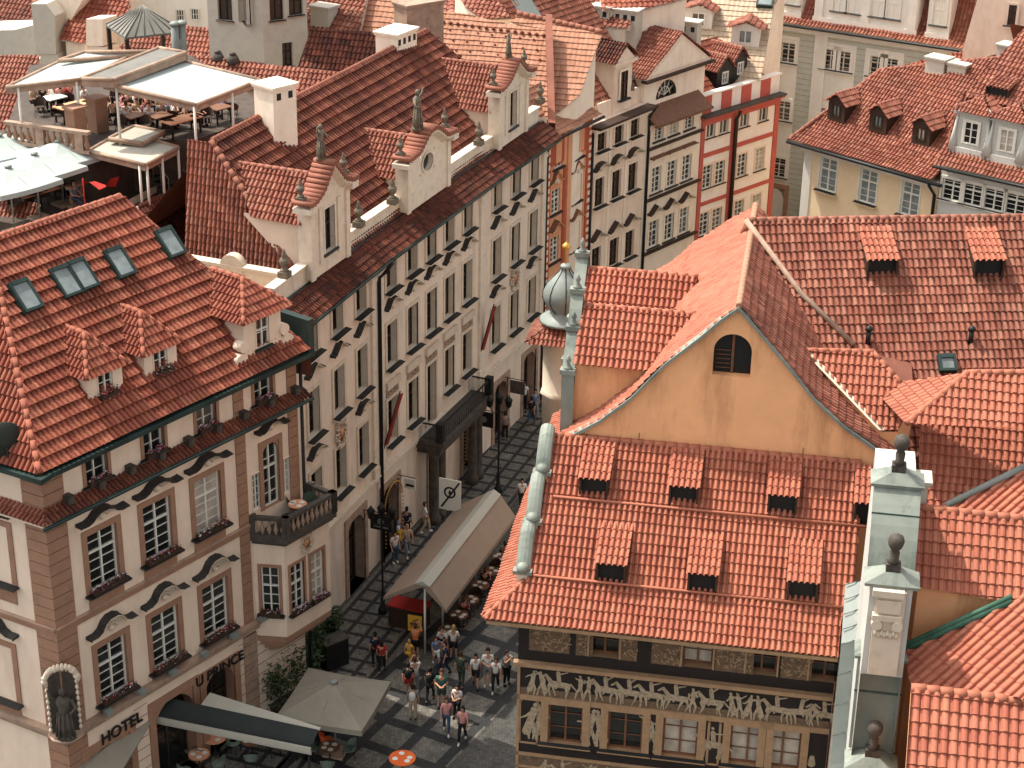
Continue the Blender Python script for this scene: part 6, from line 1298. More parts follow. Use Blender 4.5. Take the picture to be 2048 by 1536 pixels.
# ======================= yellow house and its neighbour =======================
YP=G(1612,288,11.7); YA=-46.3
FY=Fr((YP[0],YP[1],0),YA); Yz=12.0
yr=FY.y(1874,345)[0]
def yq(x,y): return (1348+x/2.926,y/2.926)
ST_y=dict(id='y',cm='white_wall',cb=.1,ct=.04,r=.12,tr=.66,rows=(.2,.4,.83),f=.07,sd=.3,sm='yellow',gm='glass_sky')
def yw(l,r,t,b): a=FY.y(*yq(l,b)); c=FY.y(*yq(r,b)); e=FY.y(*yq((l+r)/2,t)); return ((a[0]+c[0])/2,(a[1]+c[1])/2,c[0]-a[0],e[1]-(a[1]+c[1])/2)
yws=[yw(850,935,930,1115),yw(1085,1165,990,1190),yw(1330,1410,1055,1265)]
yz=sum(q[1] for q in yws)/3; yh=sum(q[3] for q in yws)/3; yws=[(q[0],yz,1.15,yh,ST_y) for q in yws]+[(q[0],yz-4.2,1.15,yh,ST_y) for q in yws]
yh_=simple_house(FY,'yellow_house','pale yellow house with three small roof dormers and tall white windows',yr+.2,Yz-.25,11,'yellow',yws)
band(FY,yh_,'white_wall',(-.02,.55,-.05,0,0,Yz-.6),(-.1,yr+.2,-.3,0,Yz-.6,Yz-.25),name='corner_strip')
YS=40; ry=RP((-.7,-.75,Yz-.1),0,0,prof=[(0,0),(1.2,.6),(7.2,5.6)])
ryf=RP((-.7,-.75,Yz-.1),0,math.degrees(math.atan2(5.6,7.2)))
pts=[ryf.px(FY,*p) for p in ((1577,264),(1690,190),(1760,138),(1975,170),(1900,300),(1876,336))]; Lk=ry.L/ryf.uv(ry.pt(0,ry.L))[1]
pl=[(0,0),(pts[1][0],pts[1][1]*Lk),(pts[2][0],min(pts[2][1]*Lk,ry.L)),(yr+1.0,ry.L),(yr+.9,0)]
tiles(ry,pl,'roof',K['tile_mid'],yh_,.22,.33); caps([ry.pt(*pl[2]),ry.pt(*pl[3])],'ridge_tiles',K['tile_mid'],yh_,.12); caps([ry.pt(*pl[0]),ry.pt(*pl[1]),ry.pt(*pl[2])],'hip_tiles',K['tile_mid'],yh_,.12)
pipe(yh_,[(-.7,-.85,Yz-.15),(yr+.9,-.85,Yz-.15)],.1,'gutter'); pipe(yh_,[(yr+.1,-.8,Yz-.3),(yr+.1,-.15,Yz-1.0),(yr+.15,-.15,0)],.09)
mb=MB(); a=ry.pt(*pl[0]);b=ry.pt(*pl[2]);mb.face(a,b,(b[0],b[1]+6,b[2]-5),(a[0],a[1]+13,Yz-.2)); mb.face(b,ry.pt(*pl[3]),(pl[3][0],b[1]+6,b[2]-5),(b[0],b[1]+6,b[2]-5)); mb.build('roof_back',K['tile_mid'],yh_)
for (px,py) in ((945,700),(1188,765),(1440,840)):
    u,v=ryf.px(FY,*yq(px,py)); P=ryf.pt(u,v); sl=math.degrees(math.atan2(5.0,6.0)); gable_dormer(yh_,P[1],P[2],sl,P[0],1.15,P[1],P[2]+1.0,P[2]+1.45,K['tile_mid'],wall='wood_dark',ov=.2,win_=(P[2]+.2,.5,.65,dict(id='yd',cm='wood_dark',cb=.03,r=.04,tr=0,rows=(),nc=2,sill=0,fm='wood_dark',gm='glass_sky')),tw=.2,tl=.33)
NP=FY.wp(yr+.25,0,0); FN=Fr(NP,YA+8); nz=11.6
def nq(x,y): return (1840+x/4.043,60+y/4.043)
ST_n=dict(id='n',cm='white_wall',cb=.14,ct=.05,r=.12,tr=.7,rows=(.25,.48,.86),f=.07,sd=.1,sm='white_wall'); nwl=[]
for (l,r,t,b) in ((200,300,1205,1390),(355,465,1245,1440),(530,640,1280,1465),(705,820,1320,1490),(880,1000,1360,1520)):
    a=FN.y(*nq(l,b)); c=FN.y(*nq(r,b)); e=FN.y(*nq((l+r)/2,t)); nwl.append(((a[0]+c[0])/2,(a[1]+c[1])/2,c[0]-a[0],e[1]-(a[1]+c[1])/2))
nz0=sum(q[1] for q in nwl)/5; nh=sum(q[3] for q in nwl)/5; nwl=[(q[0],nz0,1.15,nh,ST_n) for q in nwl]+[(q[0],nz0-3.8,1.15,nh,ST_n) for q in nwl]
nz=nz0+nh+.75
nh_=simple_house(FN,'grey_white_house','grey white house with two bulging plaster dormers, right of the yellow house',13,nz,11,'grey_wall',nwl)
rn=RP((-.2,-.6,nz),0,38); tiles(rn,[(0,0),(13.5,0),(13.5,1.7),(0,1.7)],'roof',K['tile_mid'],nh_,.22,.34)
rn2=RP((-.2,.75,nz+1.2),0,62); tiles(rn2,[(0,0),(13.5,0),(13.5,2.6),(0,2.6)],'roof',K['tile_old'],nh_,.22,.34)
rn3=RP((.1,1.6,nz+3.2),0,36); 
tiles(rn3,[(0,0),(13.5,0),(13.5,5.6),(1.0,5.6)],'roof',K['tile_mid'],nh_,.24,.36); mb=MB(); mb.box(0,13,2.2,10,nz,nz+3.1); mb.face((.1,6.1,nz+6.4),(13,6.1,nz+6.4),(13,11,nz),(.1,11,nz)); mb.build('roof_core',K['tile_old'],nh_)
pipe(nh_,[(-.2,-.7,nz-.05),(13,-.7,nz-.05)],.09,'gutter')
for i,(l,r,b) in enumerate(((300,480,1050),(590,770,1090),(850,1030,1140))):
    a=FN.y(*nq(l,b),.3)[0]; c=FN.y(*nq(r,b),.3)[0]; cx=(a+c)/2; w_=1.9; mb=MB(); zb_=nz+.75
    mb.box(-w_/2,w_/2,.3,2.6,zb_,zb_+2.1)
    mb.zprism([(-w_/2-.12,.12),(w_/2+.12,.12),(w_/2+.12,2.4),(-w_/2-.12,2.4)],zb_-.15,zb_+.25)
    for s_ in(-1,1): mb.tube([(s_*w_/2,.2,zb_+.1),(s_*w_/2,.25,zb_+.9),(s_*(w_/2-.1),.28,zb_+2.0)],[.26,.12,.06],8)
    mb.box(-w_/2-.15,w_/2+.15,.15,2.6,zb_+2.02,zb_+2.14)
    d=mb.build('dormer',K['grey_wall'],nh_,(cx,0,0)); win(d,0,zb_+.5,.8,1.2,dict(id='nd',cm='white_wall',cb=.1,r=.03,tr=.0,rows=(.33,.66),f=.06,sill=0),y=.24)
    for ang,p0,pl2 in ((0,(-w_/2-.25,0,zb_+2.12),[(0,0),(w_+.5,0),(w_/2+.25,1.35)]),(-90,(-w_/2-.25,0,zb_+2.12),[(0,0),(-2.6,0),(-2.6,1.25),(-1.2,1.25)]),(90,(w_/2+.25,0,zb_+2.12),[(0,0),(2.6,0),(2.6,1.25),(1.2,1.25)])):
        tiles(RP(p0,ang,32 if ang==0 else 28),pl2,'dormer_roof',K['tile_mid'],d,.2,.33)
u,v=rn3.px(FN,1992,200); P=rn3.pt(u,v); shed_dormer(nh_,rn3.p0[1],rn3.p0[2],36,P[0],1.3,P[1],.6,14,K['tile_mid'],tw=.22)
# ======================= roofs and walls behind =======================
def back(label,p0,z,az,slope,poly,tm,wall='cream',name='roof_house',cat='roof',tw=.24,tl=.36,**k): return rhouse(name,label,p0,z,az,slope,[poly],tm,wall=wall,cat=cat,tw=tw,tl=tl,**k)
rK,_,pK=back('bright red roof with three white chimneys above the yellow house roof',(1790,190),12.8,-20,42,((1740,215),(2110,300),(2110,58),(1900,110),(1782,137)),K['tile_hotel'])
def chim(px,py,z,az,w_,d_,h_,label,**k): P=G(px,py,z); return chimney('chimney',tuple(P),az,w_,d_,h_,label,z0=3,**k)
chim(1872,172,15.2,-40,1.15,.9,1.5,'white box chimney above the yellow house, left one of a pair',group='white chimneys over the yellow house',holes=False)
chim(1915,180,15.2,-40,1.1,.9,1.4,'white box chimney above the yellow house, right one of a pair, with a dark cap',group='white chimneys over the yellow house',holes=False)
chim(2012,158,15.8,-40,1.1,.9,1.8,'white box chimney near the right edge, above the grey white house',holes=False)
# pale sand roof
rS,fS,pS=back('pale sand coloured tiled roof with two small dormers at the top',(1400,170),13,-14,40,((1395,75),(1405,175),(1522,160),(1528,45),(1580,-40),(1420,-40)),K['tile_sand'],amp=.02,tw=.3,tl=.4)
for (px,py,l) in ((1489,95,0),(1395,60,1)):
    u,v=pS.px(fS,px,py); P=pS.pt(u,v); gable_dormer(rS,P[1],P[2],40,P[0],1.7,P[1],P[2]+1.2,P[2]+1.55,K['tile_mid'],wall='white_wall',ov=.25,win_=(P[2]+.25,.8,.8,dict(id='sd',cm='white_wall',cb=.05,r=.04,tr=0,rows=(),nc=2,sill=0,gm='glass_sky')))
u,v=pS.px(fS,1512,16); skylight(rS,pS,u,v,1.0,1.2)
# big pale roof behind the far dormer of the white house, with a firewall at its right
rQ,fQ,pQ=back('large pale orange tiled roof with rows of small snow hooks behind the far dormer',(1098,245),15.3,-12,44,((875,262),(1098,275),(1091,60),(1000,45),(940,30),(868,22),(860,110)),K['tile_pale'],amp=.015,tw=.26,tl=.3)
hk=MB().lathe((0,0,0),[(.09,0),(.12,.08),(.02,.16)],5).mesh('snow_hook',K['tile_old'])
hpx=[(887+i*14.3,47+i*1.9,1) for i in range(15)]+[(900+i*28+6*r_,62+20*r_+i*3.2,.6) for r_ in range(3) for i in range(7)]
for a_,b_,k_ in hpx: o=bpy.data.objects.new('snow_hook',hk); lk(o,rQ); o.location=tuple(pQ.pt(*pQ.px(fQ,a_,b_),.05)); o.scale=(k_,)*3
a=pQ.pt(*pQ.px(fQ,1091,60),.1); b=pQ.pt(*pQ.px(fQ,1097,270),.1); mb=MB(); mb.face(a,b,b+(.35,0,.0),a+(.35,0,0)); mb.face(a+(0,0,.8)*np.array([1,1,1]),a,b,b+(0,0,.6)*np.array([1,1,1])); mb.face(a+(.35,0,0),a+(.35,0,.8)*np.array([1,1,1]),b+(.35,0,.6)*np.array([1,1,1]),b+(.35,0,0)); mb.face(a+np.array([0,0,.8]),b+np.array([0,0,.6]),b+np.array([.35,0,.6]),a+np.array([.35,0,.8])); mb.build('firewall',K['tile_mid'],rQ)
rQ2,fQ2,pQ2=back('pale orange tiled roof plane behind the narrow orange house',(1150,190),16.4,-12,44,((1100,240),(1160,190),(1205,66),(1035,28),(1020,45),(1091,60)),K['tile_pale'],amp=.015,tw=.26,tl=.34)
caps([pQ2.pt(*pQ2.px(fQ2,1205,66)),pQ2.pt(*pQ2.px(fQ2,1035,28))],'ridge_tiles',K['tile_mid'],rQ2,.16)
# roofs behind the white house ridge
back('dark weathered roof with black shaded tiles between the white tower and a chimney',(600,135),17.4,-14,46,((596,138),(692,152),(770,118),(755,66),(622,58)),K['tile_dark'])
back('striped red roof in front of the white tower',(500,150),17.2,-12,40,((440,175),(590,190),(705,152),(692,148),(388,112),(390,160)),K['tile_mid'])
back('steep red tiled roof left of the white tower, behind the terrace awnings',(300,110),15.5,-10,42,((238,100),(430,140),(418,56),(283,44)),K['tile_mid'])
back('far red tiled roof with small light tiles at the top',(650,60),18,-30,40,((600,60),(720,70),(742,-30),(618,-30)),K['tile_mid'],tw=.3)
back('pale pink tiled roof at the top beside a tall plaster chimney',(760,90),17.5,-14,40,((705,70),(830,120),(868,60),(870,-30),(735,-30)),K['tile_pale'],amp=.02,tw=.3)
back('weathered red roofs at the top centre of the photo',(960,40),17.5,-20,35,((930,14),(965,40),(1060,35),(1120,45),(1260,60),(1290,-40),(900,-40)),K['tile_mid'],tw=.3)
back('bright orange red roof at the very top, right of the centre',(1300,25),18.5,10,35,((1205,20),(1265,27),(1385,-5),(1385,-40),(1190,-40)),K['tile_hotel'],tw=.3)
back('red roof patch below the orange roof at the top',(1270,60),16.5,-20,38,((1262,75),(1340,80),(1330,20),(1258,20)),K['tile_mid'],tw=.3)
back('dark red roof slope at the top left corner behind white gables',(30,50),15,-25,42,((-40,70),(70,55),(60,-40),(-40,-40)),K['tile_old'],tw=.3)
back('red roof with a deep fold at the top left, behind the wooden pavilion',(180,80),15.5,-20,40,((120,80),(165,88),(255,40),(262,-30),(170,-30),(150,30)),K['tile_hotel'],tw=.3)
back('small red tiled roof at the left edge above the terrace awning',(40,160),14.5,-12,38,((-40,215),(75,150),(80,112),(-40,112)),K['tile_mid'],tw=.24)
back('striped red roof at the far left edge below the awning',(20,260),13.5,-12,40,((-40,300),(40,262),(70,190),(-40,150)),K['tile_mid'],tw=.22)
back('tiled roof corner at the left edge just above the hotel ridge',(20,470),14.8,-8,38,((-40,520),(70,455),(80,408),(-40,395)),K['tile_mid'],tw=.2)
back('dark worn red roof with a skylight between the hotel and the white house',(330,500),14.5,55,47,((290,470),(420,560),(395,500),(378,362),(272,412)),K['tile_dark'],tw=.2)  # the shade on this roof is put into its dark tile colour
# plaster walls and gables, each a real block
def block(name,label,poly,base,az,dep,mt,cat='wall',z=None,wins=(),capm=None):
    "poly: pixel outline of its front face, standing on the plane through pixel base at height z"
    P=G(base[0],base[1],z); fr=Fr((P[0],P[1],0),az); root=fempty(name,fr,label,cat); pts=[tuple(map(float,fr.y(*p))) for p in poly]; lo=min(p[1] for p in pts)
    mb=MB(); mb.prism(pts,0,dep); x0,x1=min(p[0] for p in pts),max(p[0] for p in pts); mb.box(x0+.05,x1-.05,.05,dep,0,lo+.1); mb.build('wall',K[mt],root)
    for (a,b,w_,h_,st) in wins: x,zz=fr.y(a,b); win(root,x,zz,w_,h_,st,y=-.001-st.get('r',.1))
    return root,fr
block('gable_wall','white plaster gable wall at the left edge of the top',((-60,62),(28,60),(68,50),(72,110),(-60,118)),(40,110),-20,5,'chimney_white',z=14)
block('stepped_wall','tall white stepped firewall at the top left',((62,8),(92,8),(110,32),(112,108),(72,108)),(90,108),-15,1.2,'chimney_white',z=14.5)
block('gable_wall','cream curved gable wall at the top left under a red roof edge',((95,-40),(165,-40),(165,0),(120,80),(104,78),(92,20)),(110,80),-20,3,'cream',z=15)
block('chimney','big cream chimney stack left of the wooden pavilion',((172,38),(206,38),(206,92),(172,92)),(190,92),-30,1.2,'cream_peach',cat='chimney',z=15.5)
block('white_house','white house wall with small windows beside the white tower at the top',((260,-40),(420,-40),(416,58),(330,52),(262,30)),(330,58),-12,6,'white_wall',cat='house',z=15.5,wins=((362,42,.5,.7,dict(id='bk',cm='white_wall',cb=.02,r=.06,tr=0,rows=(.5,),nc=3,sill=0)),(391,40,.5,.7,dict(id='bk',cm='white_wall',cb=.02,r=.06,tr=0,rows=(.5,),nc=3,sill=0))))
# wooden pavilion roof
P=G(287,30,19.0); pv=empty('roof_pavilion',(P[0],P[1],0),30,'small open pavilion with a grey pyramid roof above the awnings','pavilion'); mb=MB(); a=1.6
for i in range(4):
    c=[(-a,-a),(a,-a),(a,a),(-a,a)]; p,q=c[i],c[(i+1)%4]; mb.face((p[0],p[1],18.3),(q[0],q[1],18.3),(0,0,19.5)); mb.face((p[0],p[1],18.3),(q[0],q[1],18.3),(q[0],q[1],18.2),(p[0],p[1],18.2))
    for k in range(6): t=k/6; m=(p[0]+(q[0]-p[0])*t,p[1]+(q[1]-p[1])*t); mb.tube([(m[0],m[1],18.33),(0,0,19.53)],.03,4)
mb.build('roof',K['lead'],pv); mb=MB(); [MB().box(x-.1,x+.1,y-.1,y+.1,0,18.2).build('post',K['wood_dark'],pv) for x in (-1.5,1.5) for y in (-1.5,1.5)]; pass
# white tower
TP=G(529,132,17.0); FT=Fr((TP[0],TP[1],0),32); tw=fempty('white_tower',FT,'plain white square tower with tall dark windows at the top','tower')
txr=FT.y(615,60)[0]
FTL=Fr(FT.o,-20); xl_=FTL.y(417,60)[0]; Lw=-xl_
FTL=Fr(FTL.wp(xl_,0,0),-20)
ST_t=dict(id='tw',cm='chimney_white',cb=.03,ct=.01,r=.2,tr=.6,rows=(.3,),nc=2,f=.05,fm='win_brown',gm='glass_warm',sd=.12,sm='stone')
def tq(x,y): return (400+x/8.533,y/8.533)
tl=[(FTL.y(*tq(435,350))[0],FTL.y(*tq(435,350))[1],.85,2.4),(FTL.y(*tq(785,390))[0],FTL.y(*tq(785,390))[1],.85,2.4)]; tr_=[(FT.y(*tq(1315,350))[0],FT.y(*tq(1315,350))[1],.8,2.4),(FT.y(*tq(1640,260))[0],FT.y(*tq(1640,260))[1],.8,2.4),(FT.y(*tq(1500,1140))[0],FT.y(*tq(1500,1140))[1],.6,1.3)]
mb=MB(); wallgrid(mb,0,txr,0,31,holes_of(tr_)); mb.face((txr,0,0),(txr,Lw,0),(txr,Lw,31),(txr,0,31)); mb.build('wall',K['chimney_white'],tw); mb=MB(); wallgrid(mb,0,Lw,0,31,holes_of(tl)); mb.face((0,6,0),(0,0,0),(0,0,31),(0,6,31)); mb.face((0,6,31),(0,0,31),(Lw,0,31),(Lw,6,31)); reparent(mb.build('wall',K['chimney_white'],None),tw,FT,FTL)
for q in tl: reparent(win(None,*q,ST_t),tw,FT,FTL)
for q in tr_: win(tw,*q,ST_t)
# chimneys
def chimb(px,py,z,az,w_,d_,top,label,**k):
    P=G(px,py,z); fr=Fr((P[0],P[1],0),az); h_=fr.y(px,top)[1]-z; return chimney('chimney',tuple(P),az,w_,d_,h_,label,z0=4,**k)
Pq=rw.pt(*rw.px(WR,553,262)); Pq=WR.wp(*Pq)
chimb(553,262,float(Pq[2]),48,1.25,1.2,172,'large cream chimney with two dark openings in front of the white house roof',mt='cream',cap='stone')
chimb(793,118,19.6,62,1.8,1.2,65,'wide cream chimney with three openings and a flat metal top on the white house ridge',mt='cream',cap='zinc')
chimb(838,72,19.5,40,2.3,1.1,8,'tall weathered plaster chimney slab behind the white house ridge',mt='stone',holes=False)
chimb(649,55,18,-30,1.2,.9,16,'white chimney on the far red roof right of the tower',holes=False)
for i,(px,py,tp) in enumerate(((1008,18,-5),(1072,30,5),(1110,38,3),(1183,50,20),(1205,55,15),(1255,60,22))):
    chimb(px,py,17.5,-25,1.1+.3*(i%3==2),.9,tp,['white chimney at the top edge, first from the left of the row','white chimney with a small opening, second of the row along the top','wide white chimney, third of the row along the top','white chimney with arched side, fourth of the row along the top','white chimney, fifth of the row along the top','white chimney just above the cream house roof, last of the row'][i],group='white chimneys along the top')
for i,(px,py,tp) in enumerate(((1313,70,35),(1380,75,46))): chimb(px,py,16.5,-25,.8+.3*i,.8,tp,['slim white chimney left of the triangular pediment peak','wide white chimney right of the triangular pediment peak'][i],group='white chimneys behind the pediment')
for i,(px,py,tp) in enumerate(((437,138,108),(467,142,113))):
    P=G(px,py,17.2); mb=MB(); mb.lathe((0,0,-1),[(.2,0),(.2,1.1),(.16,1.2),(.33,1.45),(.36,1.55),(.25,1.8),(.12,1.86),(.2,1.9),(.05,2.0)],12); tag(mb.build('chimney_pot',K['stone_dark'],None,tuple(P)),['dark round ventilation cowl in front of the tower, left one','dark round ventilation cowl in front of the tower, right one'][i],'chimney pot','dark cowls by the tower')
for i,(px,py) in enumerate(((352,98),(366,96))):
    P=G(px,py,19.0); mb=MB(); mb.tube([(0,0,-1.5),(0,0,1.2)],.2,10); mb.lathe((0,0,1.2),[(.26,0),(.26,.1),(.1,.2)],10); tag(mb.build('flue_pipe',K['zinc'],None,tuple(P)),['left of the two pale metal flues above the main awning','right of the two pale metal flues above the main awning'][i],'flue','metal flues on the terrace')
block('house','cream apartment house with brown framed windows at the top edge',((1330,40),(1400,20),(1460,-5),(1450,-60),(1320,-60),(1325,20)),(1380,40),15,5,'cream_peach',cat='house',z=15,wins=((1345,30,.8,1.5,dict(ST_c,id='bb')),(1382,18,.8,1.5,dict(ST_c,id='bb')),(1410,8,.8,1.5,dict(ST_c,id='bb'))))
block('house','cream wall with a slit window at the top right corner',((1925,100),(1960,-20),(1997,-60),(2110,-60),(2110,80),(1925,125)),(1990,95),-20,5,'cream_peach',cat='house',z=16,wins=((2022,50,.45,1.2,dict(ST_c,id='bb2')),))
# ground cover roofs far behind so that nothing is open
back('hazy red roofs filling the background along the top edge',(1024,60),12,0,12,((-300,200),(2300,140),(2300,-150),(-300,-150)),K['tile_mid'],tw=.5,tl=.6,skirt=False)
# ======================= people: one continuous skinned body per pose, clothes and hair as children =======================
def skin(name,V,E,mats,sub=1,root=0):
    me=bpy.data.meshes.new(name); me.from_pydata([v[0] for v in V],E,[]); o=bpy.data.objects.new(name,me); COL.objects.link(o)
    m=o.modifiers.new('s','SKIN'); m.use_smooth_shade=True
    for i,v in enumerate(V): me.skin_vertices[0].data[i].radius=v[1] if isinstance(v[1],tuple) else (v[1],v[1])
    me.skin_vertices[0].data[root].use_root=True
    if sub: s=o.modifiers.new('u','SUBSURF'); s.levels=sub; s.render_levels=sub
    dg=bpy.context.evaluated_depsgraph_get(); dg.update(); r=bpy.data.meshes.new_from_object(o.evaluated_get(dg)); bpy.data.objects.remove(o); r.name=name; r.materials.clear(); r.materials.append(mats); return r
mk('canvas_dark',C('2b302d'),var=.1,rough=.9); mk('canvas_cream',C('8b8374'),var=.08,rough=.9,stain=C('6a6356'),stain_amt=.3)
mk('skin',C('c08e70'),var=.05); mk('hair_dark',C('241b16'),var=.2); mk('hair_brown',C('4d3424'),var=.2); mk('hair_blond',C('a98a5c'),var=.15)
for n,c in dict(c_white='dedad2',c_black='1c1c1e',c_navy='24304a',c_grey='7b7d7c',c_orange='d46f2c',c_yellow='d9a53a',c_red='99302b',c_pink='cf8f8a',c_green='3c4a3c',c_blue='5f7690',c_jeans='3d4b60',c_beige='b5a085',c_teal='3a6a60').items(): mk(n,C(c),var=.1,rough=.9)
def pose(kind):
    "joints: y forward is -y"
    P=dict(pel=(0,0,.93),sp=(0,.01,1.1),ch=(0,0,1.3),nk=(0,.01,1.46),hd=(0,-.01,1.56),ht=(0,-.01,1.68))
    for s,n in ((-1,'l'),(1,'r')):
        P['sh'+n]=(s*.17,0,1.4); P['hp'+n]=(s*.09,0,.88)
        if kind=='stand': P['el'+n]=(s*.24,.03,1.13); P['wr'+n]=(s*.23,-.07,.9); P['kn'+n]=(s*.1,-.02,.48); P['an'+n]=(s*.11,.02,.08)
        if kind in('walk','walk2'):
            k=s*(1 if kind=='walk' else -1); P['el'+n]=(s*.23,.1*k,1.14); P['wr'+n]=(s*.22,-.02+.14*k,.93); P['kn'+n]=(s*.1,-.1-.12*k if k>0 else .02,.5); P['an'+n]=(s*.1,-.24 if k>0 else .26,.09 if k>0 else .14)
        if kind=='photo': P['el'+n]=(s*.24,-.2,1.3); P['wr'+n]=(s*.09,-.3,1.5); P['kn'+n]=(s*.1,-.02,.48); P['an'+n]=(s*.12,.02,.08)
        if kind=='hold': P['el'+n]=(s*.24,-.02,1.12); P['wr'+n]=(s*.1,-.25,1.14); P['kn'+n]=(s*.1,-.03,.48); P['an'+n]=(s*.12,.03*s,.08)
        if kind=='sit': P['el'+n]=(s*.24,-.08,1.12); P['wr'+n]=(s*.15,-.32,1.08); P['kn'+n]=(s*.13,-.42,.9); P['an'+n]=(s*.13,-.4,.5)
    if kind=='sit':
        for k in list(P):
            x,y,z=P[k]; P[k]=(x,y,z-.42)
    return P
def V3(a): return np.array(a,float)
_pm={}
def person_meshes(kind):
    if kind in _pm: return _pm[kind]
    P=pose(kind); V=[];E=[]; idx={}
    def add(n,p,r,par=None):
        V.append((tuple(p),r)); idx[n]=len(V)-1
        if par is not None: E.append((idx[par],idx[n]))
    add('pel',P['pel'],(.135,.1)); add('sp',P['sp'],(.12,.09),'pel'); add('ch',P['ch'],(.15,.1),'sp'); add('nk',P['nk'],.05,'ch'); add('hd',P['hd'],(.075,.085),'nk'); add('ht',P['ht'],(.07,.085),'hd')
    for n in 'lr':
        s=-1 if n=='l' else 1
        add('sh'+n,P['sh'+n],.06,'ch'); add('el'+n,P['el'+n],.042,'sh'+n); add('wr'+n,P['wr'+n],.03,'el'+n)
        d=V3(P['wr'+n])-V3(P['el'+n]); d/=np.linalg.norm(d); a=np.cross(d,(0,1,0) if abs(d[1])<.8 else (0,0,1)); a/=np.linalg.norm(a)
        pal=V3(P['wr'+n])+d*.06; add('pa'+n,pal,(.032,.018),'wr'+n)
        for f,(off,l) in enumerate(((-.03,.075),(-.01,.088),(.01,.082),(.03,.062))):
            k=pal+d*(.03)+a*off; t=pal+d*(.03+l)+a*off*1.2+np.array((0,-.02,-.01)); add('f%d%s'%(f,n),(k+t)/2,.009,'pa'+n); add('g%d%s'%(f,n),t,.008,'f%d%s'%(f,n))
        add('th'+n,pal-a*.045*1+d*.02,.01,'pa'+n); add('ti'+n,pal-a*.06+d*.05,.008,'th'+n)
        add('hp'+n,P['hp'+n],.085,'pel'); add('kn'+n,P['kn'+n],.058,'hp'+n); add('an'+n,P['an'+n],.04,'kn'+n); an=V3(P['an'+n]); add('to'+n,an+(0,-.15,-.045),(.04,.028),'an'+n)
    body=skin('person',V,E,K['skin'])
    def sub(names,links,rad,nm,root=0):
        ii={n:i for i,n in enumerate(names)}; return skin(nm,[(tuple(P[n]) if n in P else n,r) for n,r in zip(names,rad)],[(ii[a],ii[b]) for a,b in links],K['c_white'],1,root)
    Q=P
    def mid(a,b,t): return tuple(V3(Q[a])*(1-t)+V3(Q[b])*t)
    Q['c0']=(Q['pel'][0],Q['pel'][1],Q['pel'][2]-.06)
    for n in 'lr': Q['ue'+n]=mid('sh'+n,'el'+n,.75); Q['kk'+n]=mid('hp'+n,'kn'+n,.85); Q['bn'+n]=mid('kn'+n,'an'+n,.92)
    shirt=sub(['c0','sp','ch','shl','shr','uel','uer'],[('c0','sp'),('sp','ch'),('ch','shl'),('ch','shr'),('shl','uel'),('shr','uer')],[(.155,.122),(.142,.112),(.168,.118),.076,.076,.062,.062],'shirt')
    tr=sub(['pel','hpl','hpr','knl','knr','bnl','bnr'],[('pel','hpl'),('pel','hpr'),('hpl','knl'),('hpr','knr'),('knl','bnl'),('knr','bnr')],[(.148,.115),.1,.1,.072,.072,.056,.056],'trousers')
    sh=sub(['pel','hpl','hpr','kkl','kkr'],[('pel','hpl'),('pel','hpr'),('hpl','kkl'),('hpr','kkr')],[(.15,.118),.108,.108,.092,.092],'shorts')
    hd=V3(P['hd']); hb=MB(); hb.lathe((hd[0],hd[1]+.018,hd[2]),[(.06,-.06),(.09,.0),(.1,.07),(.098,.13),(.07,.18),(.02,.2)],10,.86,1.0); hb.v=[(x,y if z>hd[2]+.1 else max(y,hd[1]-.005),z) for x,y,z in hb.v]; hair=hb.mesh('hair',K['hair_dark'])
    lb=MB(); lb.lathe((hd[0],hd[1]+.05,hd[2]-.16),[(.06,-.05),(.085,.02),(.085,.2),(.06,.32)],8,1.05,.55); lhair=lb.mesh('long_hair',K['hair_dark'])
    fb=MB()
    for s in(-1,1): fb.lathe((hd[0]+s*.03,hd[1]-.088,hd[2]+.04),[(.003,-.008),(.012,0),(.003,.008)],6)
    fb.mi=1; fb.lathe((hd[0],hd[1]-.09,hd[2]+.0),[(.016,-.01),(.018,.0),(.006,.04)],6); eyes=fb.mesh('face',[K['hair_dark'],K['skin']])
    bb=MB()
    for n in 'lr':
        an=V3(P['an'+n]); bb.lathe((an[0],an[1]-.06,an[2]-.075),[(.045,0),(.055,.02),(.05,.06),(.03,.1)],8,.85,2.0)
    shoes=bb.mesh('shoes',K['c_black'])
    _pm[kind]=(body,shirt,tr,sh,hair,lhair,eyes,None,shoes); return _pm[kind]
def person(x,y,z,face,kind,shirt,leg,label,hair='hair_dark',long_=False,shorts=False,scale=1.,group='people in the street',shoes='c_black',bag=None):
    b,s,t,sh,h,lh,ey,no,fo=person_meshes(kind)
    o=bpy.data.objects.new('person',b); lk(o); o.location=(x,y,z); o.rotation_euler=(0,0,R(face)); o.scale=(scale*.95,)*3; tag(o,label,'person',group)
    def ch(me,mt,nm):
        c=bpy.data.objects.new(nm,me); lk(c,o); c.material_slots[0].link='OBJECT'; c.material_slots[0].material=K[mt]; return c
    ch(s,shirt,'shirt'); ch(sh if shorts else t,leg,'shorts' if shorts else 'trousers'); ch(h,hair,'hair'); ch(fo,shoes,'footwear'); lk(bpy.data.objects.new('face',ey),o)
    if long_: ch(lh,hair,'long_hair')
    if bag:
        mb=MB(); mb.lathe((0,.17,1.05),[(.1,0),(.14,.05),(.15,.25),(.1,.38),(.04,.4)],8,1,.6); bo=mb.build('backpack',K[bag],o) if kind!='sit' else None
    return o
